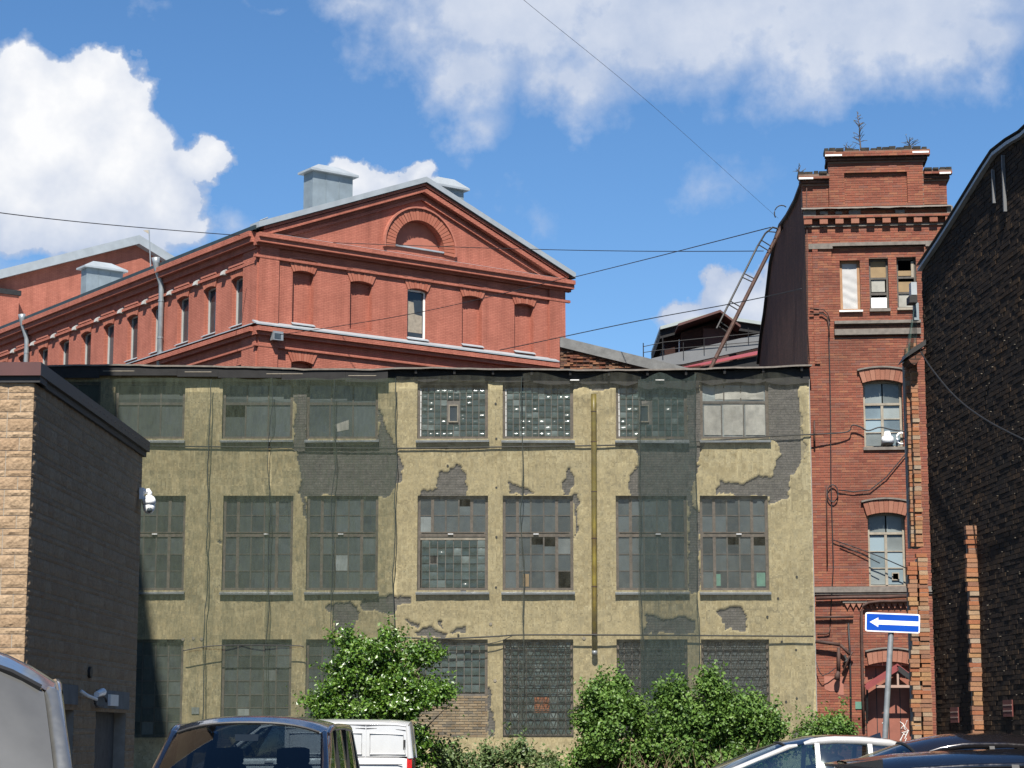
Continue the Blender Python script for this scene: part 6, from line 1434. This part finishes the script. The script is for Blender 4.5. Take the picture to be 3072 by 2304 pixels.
for i, (ub, lst, lb_) in enumerate([
    (1830, [(1830, 2140, 95, 110), (1800, 2090, 60, 55), (1845, 2060, 50, 35), (1780, 2180, 65, 80), (1900, 2130, 45, 50), (1810, 2250, 110, 60)], 'leftmost bushy lilac shrub in front of the factory, right of the pipe end'),
    (2020, [(2020, 2130, 80, 100), (2025, 2060, 40, 45), (1985, 2090, 40, 45), (2060, 2170, 70, 80), (2010, 2250, 110, 60), (1950, 2190, 55, 70)], 'middle lilac shrub of the three, under the dark netting strip'),
    (2145, [(2140, 2110, 70, 100), (2135, 2040, 38, 42), (2200, 2150, 70, 70), (2185, 2090, 38, 40), (2160, 2250, 110, 60)], 'tallest lilac shrub in front of the last factory windows'),
    (2280, [(2275, 2180, 65, 75), (2262, 2115, 30, 40), (2320, 2170, 40, 50), (2260, 2250, 80, 60)], 'right hand lilac shrub nearest to the white car')]):
    shrub('lilac_shrub', lb_, 'shrub', at(ub, 2210, LDp)[:2] + (0.1,), lobes(lst, LDp, 34 if i < 3 else 20, 27, 30, 61 + i), 14000 if i < 3 else 8500, .105, 'leaf_lilac', 31 + i, 'lilac shrubs along the factory', hollow=.3)
shrub('small_shrub', 'small bright shrub at the tower foot above the white car', 'shrub', at(2480, 2210, 60.5)[:2] + (0.1,), px_blobs([(2475, 2190, 45, 30), (2500, 2185, 35, 35), (2460, 2215, 70, 40), (2530, 2200, 35, 25)], 60.5, .8), 5200, .10, 'leaf_lilac', 41, hollow=.4)
for i, (u, v, w, h, lb_) in enumerate([(1380, 2270, 60, 45, 'low weed clump beneath the bricked-up window'), (1480, 2255, 55, 40, 'low weed clump between the tree and the grilled window'), (1560, 2235, 40, 45, 'upright flowering weed in front of the grilled window'), (1640, 2275, 60, 30, 'low sparse weeds left of the lilac shrubs'), (1330, 2240, 40, 40, 'dusty weed patch right of the tree foot')]):
    shrub('weed_clump', lb_, 'plant', at(u, 2210, 58.6)[:2] + (0.1,), px_blobs([(u, v + 12, w * .8, h * .8), (u - w * .4, v + 35, w * .6, h * .5), (u + w * .5, v + 30, w * .5, h * .6)], 58.6, .7), 1300, .10, 'leaf_weed', 51 + i, 'weeds at the factory foot', stems=5, hollow=.2)
for i, (u, w, lb_) in enumerate([(1790, 70, 'low dark undergrowth below the leftmost lilac'), (1910, 70, 'low undergrowth filling the gap between first and second lilac'), (2060, 80, 'low undergrowth below the middle lilacs'), (2210, 80, 'low undergrowth below the right hand lilac beside the white car')]):
    shrub('undergrowth', lb_, 'plant', at(u, 2210, 57.8)[:2] + (0.1,), px_blobs([(u, 2285, w, 45), (u - w * .5, 2300, w * .7, 40), (u + w * .5, 2295, w * .7, 45)], 57.8, .7), 3400, .10, 'leaf_lilac', 71 + i, 'undergrowth below the lilacs', stems=6, hollow=.2)
g = G()
for k in range(60):
    u = random.uniform(1850, 2350); x, y, _ = at(u, 2210, 56.4); L_ = random.uniform(.7, 1.5); g.tube([(x, y, .1), (x + random.uniform(-.15, .15), y - .1, .1 + L_ * .6), (x + random.uniform(-.4, .4), y - .15, .1 + L_)], [.012, .01, .004], 4)
dg = g.build('dry_stalks', 'dry_stem'); tag(dg, 'dry pale stalks at the foot of the lilac shrubs', 'dry grass', kind='stuff')
rr = np.random.default_rng(3); n = 9000; gx_ = rr.uniform(-9, 11, n); gy_ = rr.uniform(55.5, 59, n); h_ = rr.uniform(.08, .35, n); g = G()
V = np.stack([np.stack([gx_ - .012, gy_, np.full(n, .1)], 1), np.stack([gx_ + .012, gy_, np.full(n, .1)], 1), np.stack([gx_ + rr.normal(0, .08, n), gy_ + rr.normal(0, .08, n), .1 + h_], 1)], 1).reshape(-1, 3); q = np.arange(n) * 3
g.v = [tuple(x) for x in V.tolist()]; g.f = [tuple(x) for x in np.stack([q, q + 1, q + 2], 1).tolist()]; g.fac = np.repeat(rr.random(n), 3).tolist(); ob = g.build('grass', 'leaf_weed', None, uv=False); tag(ob, 'rough grass in the planting bed along the factory', 'grass', kind='stuff')
# ------------------------------------------------------------------ vehicles
paint('paint_navy', (.012, .016, .030), .18, .3); paint('paint_white', (.74, .75, .76), .3); paint('paint_pearl', (.70, .69, .68), .25, .1); paint('paint_graphite', (.022, .018, .020), .16, .4)
paint('paint_black', (.010, .011, .016), .13, .3); paint('paint_silver', (.42, .42, .40), .32, .75); paint('paint_roof_black', (.010, .010, .012), .1)
glass('car_glass', (.42, .47, .47), ior=2.4); glass('van_glass', (.30, .34, .36), ior=1.6); simple('van_glass_grey', (.20, .20, .195), .12, var=.3, scale=1.2, bmp=0, spec=.8); glass('tint_glass', (.05, .055, .06), ior=2.2); glass('sky_side_glass', (.35, .46, .46), (.9, 1, .95), .02, 2.6)
simple('rubber', (.015, .015, .015), .8, var=.2, scale=6, bmp=.1); simple('trim_black', (.02, .02, .021), .55, var=.2, scale=6, bmp=.05); simple('chrome', (.6, .6, .62), .15, .95, var=.05, bmp=0)
simple('satin_trim', (.38, .37, .37), .4, .4, var=.1, bmp=0); simple('seat_cloth', (.035, .036, .04), .9, var=.3, scale=12, bmp=.1); simple('alloy', (.45, .45, .47), .3, .8, var=.1, bmp=0)
m, N, L, bs = new_mat('lamp_red'); v_ = coords(N, L); L.new(ramp(N, L, nz(N, L, v_, 20), [(.3, (.35, .01, .012)), (.7, (.5, .02, .02))]), bs.inputs['Base Color']); bs.inputs['Roughness'].default_value = .15
m, N, L, bs = new_mat('lamp_clear'); v_ = coords(N, L); L.new(ramp(N, L, nz(N, L, v_, 20), [(.3, (.5, .52, .54)), (.7, (.75, .77, .8))]), bs.inputs['Base Color']); bs.inputs['Roughness'].default_value = .08; bs.inputs['Metallic'].default_value = .5
def lerp(a, b, t): return tuple(x + (y - x) * t for x, y in zip(a, b))
def vehicle(name, label, cat, loc, yaw, L, W, H, belt, hood, xwb, xwt, xrt, xrb, wr, mat, gmat='car_glass', roofmat=None, xB=(0,), c=.08, roofpts=None, panels=False, rails=.04, crown=.04, spoiler=False, fin=False, pillar_mat=None, van=False, seats=True, sidemat=None, wsbow=.16):
    th = thing(name, label, cat, loc, None, yaw); pm = pillar_mat or mat; OFF[th.name] = (0.0, 0.0, 0.0)
    B = lambda g, n, m, par=th, sm=True, ang=40: g.build(n, m, par, smooth=sm, angle=ang)
    hl, hw = L / 2, W / 2
    st = [(-hl, hw - .16, .5, belt - .12), (-hl + .05, hw - .07, .36, belt - .02), (-hl + .3, hw - .01, .26, belt), (-.4 * hl, hw, .24, belt), (0, hw, .24, belt - .01), (xwb - .25, hw, .24, belt - .02), (xwb + .05, hw - .01, .24, hood + .04), (xwb + (hl - xwb) * .55, hw - .04, .25, hood), (hl - .1, hw - .12, .28, hood - .12), (hl, hw - .24, .42, hood - .28)]
    g = G(); n = 11; vs = []; fs = []
    for (x, w, zb, zt) in st:
        half = [(0, zb), (.8 * w, zb), (.97 * w, zb + .07), (w, zb + .25 * (zt - zb)), (w * 1.0, zb + .6 * (zt - zb)), (w * .985, zt - .07), (w * .95, zt - .015), (w * .86, zt + .005), (.5 * w, zt + .02), (0, zt + .025)]
        ring = [(x, y, z) for y, z in half] + [(x, -y, z) for y, z in half[-2:0:-1]]; vs += ring; n = len(ring)
    for i in range(len(st) - 1):
        for k in range(n): k2 = (k + 1) % n; fs.append((i * n + k, i * n + k2, (i + 1) * n + k2, (i + 1) * n + k))
    fs.append(tuple(range(n))); fs.append(tuple(range(len(st) * n - 1, (len(st) - 1) * n - 1, -1))); g.add(vs, fs); body = B(g, 'body', mat)
    rpts = roofpts or [(xrt - .02, H - .06), (xrt + .3, H - .015), ((xrt + xwt) / 2, H), (xwt - .35, H - .015), (xwt, H - .09)]
    rx, rzs = [p[0] for p in rpts], [p[1] for p in rpts]
    def rh(x): return float(np.interp(x, rx, rzs))
    def roof(u, v):
        x = rx[0] + (rx[-1] - rx[0]) * u; t = v * 2 - 1; w = wr * (1 - .03 * (2 * u - 1) ** 2); e = (abs(2 * u - 1)) ** 6
        return (x + (.10 * (1 - t * t) if u > .5 else -.06 * (1 - t * t)) * e, w * t, rh(x) - c * abs(t) ** 3.2 + crown * (1 - t * t) - crown)
    B(G().grid(roof, 26, 16), 'roof', roofmat or mat)
    rail = lambda x, s: (x, s * (wr - .005), rh(x) - c - crown - .005)
    bl = lambda x, s: (x, s * (hw - .07), belt - .01)
    # dark cabin shelf so the body top does not show as painted metal through the glass
    B(G().hexa([(xrb + .15, -hw + .12, belt + .027), (xrb + .15, hw - .12, belt + .027), (xwb - .1, hw - .12, belt + .027), (xwb - .1, -hw + .12, belt + .027), (xrb + .15, -hw + .12, belt + .034), (xrb + .15, hw - .12, belt + .034), (xwb - .1, hw - .12, belt + .034), (xwb - .1, -hw + .12, belt + .034)]), 'dashboard', 'trim_black', sm=False)
    def pane(p00, p10, p11, p01, bow, nm, m, par=th):
        def fn(u, v): q = lerp(lerp(p00, p10, u), lerp(p01, p11, u), v); k = 4 * u * (1 - u); j = 4 * v * (1 - v); return tuple(q[i] + bow[i] * (k * .8 + j * .2) for i in range(3))
        return B(G().grid(fn, 12, 8), nm, m, par)
    def screen(front, m_, nm):
        def fn(u, v):
            t = roof(1.0 if front else 0.0, .03 + .94 * u if front else .97 - .94 * u); y = (hw - .12) * (2 * u - 1) * (1 if front else -1); k = 1 - (2 * u - 1) ** 2
            b = ((xwb + wsbow * k) if front else (xrb - .08 * k), y, belt + .01); q = lerp(b, (t[0], t[1], t[2] - .012), v); j = 4 * v * (1 - v)
            return (q[0] + (.03 if front else -.02) * j, q[1], q[2] + .02 * j)
        return B(G().grid(fn, 16, 10), nm, m_)
    screen(True, gmat, 'windscreen'); screen(False, gmat if not panels else mat, 'rear_window')
    def strip(u0, u1):
        t = [roof(1.0, u0 + (u1 - u0) * k / 12) for k in range(13)]; return G().tube([(p[0] + .004, p[1], p[2] - .006) for p in t], .016, 6)
    B(strip(.04, .96), 'screen_seal', 'trim_black')
    for s in (1, -1):
        e_ = roof(1.0, 1.0 if s > 0 else 0.0); B(G().tube([(xwb + .03, s * (hw - .085), belt - .03), lerp((xwb + .03, s * (hw - .085), belt - .03), (e_[0], e_[1], e_[2]), .5), (e_[0] - .0, e_[1] - s * .012, e_[2] - .0), (e_[0] - .12, e_[1] - s * .02, e_[2] + .018)], [.05, .046, .042, .03], 10), 'front_pillar', pm)
        e_ = roof(0.0, 1.0 if s > 0 else 0.0); B(G().tube([(xrb - .01, s * (hw - .09), belt - .03), (e_[0] + .0, e_[1] - s * .02, e_[2] + .0)], [.075, .06], 10), 'rear_pillar', pm)
        xs = np.linspace(xrt + .02, xwt - .03, 14); B(G().tube([rail(x, s) for x in xs], [rails * .4, rails * .8] + [rails] * 9 + [rails * .95, rails * .8, rails * .5], 10), 'roof_rail', pm)
        cuts = [xrt] + sorted(xB) + [xwt]; base = [xrb] + sorted(xB) + [xwb]
        for i in range(len(cuts) - 1):
            m_ = gmat if not sidemat else sidemat
            if panels and i < len(cuts) - 2: m_ = mat
            a, b_, c_, d_ = bl(base[i], s), bl(base[i + 1], s), rail(cuts[i + 1], s), rail(cuts[i], s)
            a, b_ = (a[0], a[1], belt + .01), (b_[0], b_[1], belt + .01)
            gp = pane(a, b_, c_, d_, (0, s * .03, 0), 'side_panel' if m_ == mat else 'side_window', m_) if s < 0 else pane(b_, a, d_, c_, (0, s * .03, 0), 'side_panel' if m_ == mat else 'side_window', m_)
            if panels and m_ == mat:
                q = lambda u, v: (lambda w: (w[0], w[1] + s * .034, w[2]))(lerp(lerp(a, b_, u), lerp(d_, c_, u), v))
                ring = [q(.1, .08), q(.9, .08), q(.9, .72), q(.1, .72), q(.1, .08)]; B(G().tube(ring, .014, 6), 'panel_pressing', mat, gp)
        for x in xB:
            a, b_ = bl(x, s), rail(x, s); B(G().bar((a[0], a[1] + s * .012, a[2]), (b_[0], b_[1] + s * .006, b_[2]), .055 if not panels else .03, .06 if not panels else .02, up=(1, 0, 0)), 'door_pillar', pillar_mat or ('trim_black' if not panels else mat))
        # wheels
        for x in (hl - .85 if not van else hl - .95, -hl + .85):
            w = B(G().tube([(x, s * (hw - .22), .32), (x, s * (hw - .20), .32), (x, s * (hw + .0), .32), (x, s * (hw + .015), .32)], [.28, .32, .32, .28], 20), 'wheel', 'rubber')
            B(G().tube([(x, s * (hw - .02), .32), (x, s * (hw + .02), .32)], [.2, .19], 16), 'rim', 'alloy', w)
        mz = belt + (.05 if van else -.03); B(G().tube([(xwb - .32, s * (hw - .04), mz), (xwb - .30, s * (hw + .06), mz + .03)], .03, 6), 'mirror_arm', 'trim_black')
        mw, mh = (.09, .14) if van else (.08, .08)
        def mir(u, v): q = u * 2 * math.pi; r = math.sin(v * math.pi) ** .45; return (xwb - .30 + .07 * (1 - 2 * v), s * (hw + .14) + mw * r * math.copysign(abs(math.cos(q)) ** .6, math.cos(q)), mz + .10 + mh * r * math.copysign(abs(math.sin(q)) ** .6, math.sin(q)))
        B(G().grid(mir, 18, 8), 'mirror', mat if not van else 'trim_black')
        B(G().hexa([(hl - .22, s * (hw - .5), hood - .34), (hl - .04, s * (hw - .5), hood - .36), (hl - .12, s * (hw - .16), hood - .34), (hl - .3, s * (hw - .12), hood - .30), (hl - .26, s * (hw - .5), hood - .14), (hl - .1, s * (hw - .5), hood - .18), (hl - .16, s * (hw - .17), hood - .16), (hl - .34, s * (hw - .12), hood - .14)]), 'headlight', 'lamp_clear')
        zt = belt + (-.10 if van else -.08); B(G().box(WORLD, -hl - .012, -hl + .10, zt - .42, zt + .08, s * (hw - .11) - .06, s * (hw - .11) + .065), 'tail_light', 'lamp_red', sm=False)
        hx = xwb - 1.15; B(G().box(WORLD, hx, hx + .2, belt - .12, belt - .08, s * (hw + .0) - .012, s * (hw + .0) + .02), 'door_handle', mat, sm=False)
    B(G().box(WORLD, hl - .05, hl + .02, .38, .56, -hw * .6, hw * .6), 'grille', 'trim_black', sm=False); B(G().box(WORLD, -hl - .01, -hl + .03, .55, .66, -.26, .26), 'number_plate', 'white_paint', sm=False)
    if seats:
        for s in (.38, -.38):
            for x in ((xwt - .35,) if panels else (xwt - .35, xwt - 1.25)):
                zh = min(H - .28, belt + .50)
                se = B(G().tube([(x - .02, s, belt - .3), (x - .05, s, belt + .12), (x - .11, s, zh - .22)], [.24, .23, .17], 10), 'seat', 'seat_cloth')
                B(G().tube([(x - .12, s, zh - .22), (x - .12, s, zh - .16), (x - .13, s, zh - .02), (x - .13, s, zh)], [.10, .135, .13, .07], 12), 'headrest', 'seat_cloth', se)
        pts = [(xwb - .62 + .06 * math.sin(q), .38 + .19 * math.cos(q), belt + .06 + .17 * math.sin(q)) for q in [k * math.pi / 10 for k in range(21)]]; B(G().tube(pts, .016, 6), 'steering_wheel', 'trim_black')
        x = xwt + .12; B(G().hexa([(x, -.12, rh(xwt) - .20), (x, .12, rh(xwt) - .20), (x + .03, .12, rh(xwt) - .20), (x + .03, -.12, rh(xwt) - .20), (x, -.13, rh(xwt) - .13), (x, .13, rh(xwt) - .13), (x + .03, .13, rh(xwt) - .13), (x + .03, -.13, rh(xwt) - .13)]), 'rear_view_mirror', 'satin_trim')
    if spoiler: B(G().hexa([(xrt - .26, -wr + .1, rh(xrt) - .075), (xrt - .26, wr - .1, rh(xrt) - .075), (xrt + .05, wr - .06, rh(xrt) - .08), (xrt + .05, -wr + .06, rh(xrt) - .08), (xrt - .27, -wr + .1, rh(xrt) - .05), (xrt - .27, wr - .1, rh(xrt) - .05), (xrt + .05, wr - .06, rh(xrt) - .005), (xrt + .05, -wr + .06, rh(xrt) - .005)]), 'spoiler', mat)
    if fin: x = xrt + .32; B(G().add([(x - .09, -.02, rh(x) - .01), (x + .13, -.015, rh(x) - .01), (x + .13, .015, rh(x) - .01), (x - .09, .02, rh(x) - .01), (x - .08, -.006, rh(x) + .065), (x - .08, .006, rh(x) + .065)], [(0, 1, 4), (1, 2, 5, 4), (2, 3, 5), (3, 0, 4, 5), (3, 2, 1, 0)]), 'antenna_fin', roofmat or mat)
    if panels:
        for s in (1, -1):
            B(G().tube([(x, s * (wr + .012), rh(x) - c - crown - .10) for x in np.linspace(xrt + .02, xwt - .05, 10)], .009, 5), 'gutter_line', 'trim_black')
            B(G().box(WORLD, xrb + .10, xrb + .15, belt + .18, belt + .38, s * (hw - .055) - .012, s * (hw - .055) + .014), 'rear_handle', 'trim_black', sm=False)
            B(G().tube([(x, s * (hw + .004), belt - .16) for x in (-hl + .2, 0, xwb - .2)], .012, 5), 'side_moulding', 'satin_trim')
    # wipers
    for s in (.3, -.35): B(G().tube([(xwb + .10, s, belt + .06), (xwb + .02, s + .3, belt + .16)], .008, 5), 'wiper', 'trim_black')
    return th
vehicle('dark_van', 'dark navy van facing the camera, parked in front of the white van', 'van', (-2.84, 23.9, 0), -math.pi / 2 - R(1.0), 4.75, 2.04, 1.915, 1.05, 1.02, 1.68, .66, -2.1, -2.32, .86, 'paint_navy', 'van_glass', xB=(.15, -1.0), c=.09, van=True, rails=.045, sidemat='tint_glass')
vehicle('white_van', 'white panel van seen side-on in front of the tree', 'van', (-4.72, 48.9, 0), math.pi, 4.95, 1.98, 2.07, 1.22, 1.15, 1.75, .9, -2.36, -2.44, .90, 'paint_white', 'car_glass', xB=(.35, -.55, -1.45), c=.07, panels=True, van=True)
vehicle('silver_van', 'silver van close up at the lower left corner', 'van', (-2.99, 9.95, 0), -math.pi / 2 + R(14), 4.9, 1.94, 2.13, 1.12, 1.05, 1.72, .95, -2.2, -2.38, .84, 'paint_silver', 'van_glass_grey', xB=(.2, -.95), c=.16, van=True, rails=.02, seats=True)
vehicle('white_crossover', 'white crossover car with black roof, parked facing left beside the lilacs', 'car', (3.66, 29.95, 0), math.pi, 4.6, 1.86, 1.70, 1.10, 1.0, .98, -.30, -1.72, -2.12, .62, 'paint_pearl', 'car_glass', 'paint_roof_black', xB=(-.5, -1.22), c=.045, crown=.03, rails=.06, fin=True,
        roofpts=[(-1.85, 1.575), (-1.5, 1.655), (-1.1, 1.692), (-.75, 1.70), (-.45, 1.68), (-.12, 1.60)], pillar_mat='paint_pearl', sidemat='sky_side_glass')
vehicle('graphite_crossover', 'dark graphite crossover parked in front of the white crossover', 'car', (4.72, 25.9, 0), math.pi, 4.7, 1.88, 1.72, 1.12, 1.02, .98, -.16, -1.9, -2.2, .63, 'paint_graphite', 'car_glass', xB=(-.92, -1.5), c=.10, rails=.045, pillar_mat=None,
        roofpts=[(-2.0, 1.60), (-1.6, 1.68), (-1.1, 1.715), (-.6, 1.715), (-.3, 1.67), (-.05, 1.60)], sidemat='tint_glass')
vehicle('black_hatchback', 'black hatchback with rear spoiler, nearest car at lower right', 'car', (4.80, 17.95, 0), 0, 4.4, 1.8, 1.57, 1.05, .95, .95, -.05, -1.85, -2.1, .62, 'paint_black', 'tint_glass', xB=(-.75, -1.4), c=.085, rails=.035, spoiler=True,
        roofpts=[(-2.0, 1.475), (-1.6, 1.53), (-1.1, 1.56), (-.6, 1.57), (-.2, 1.55), (.05, 1.48)])
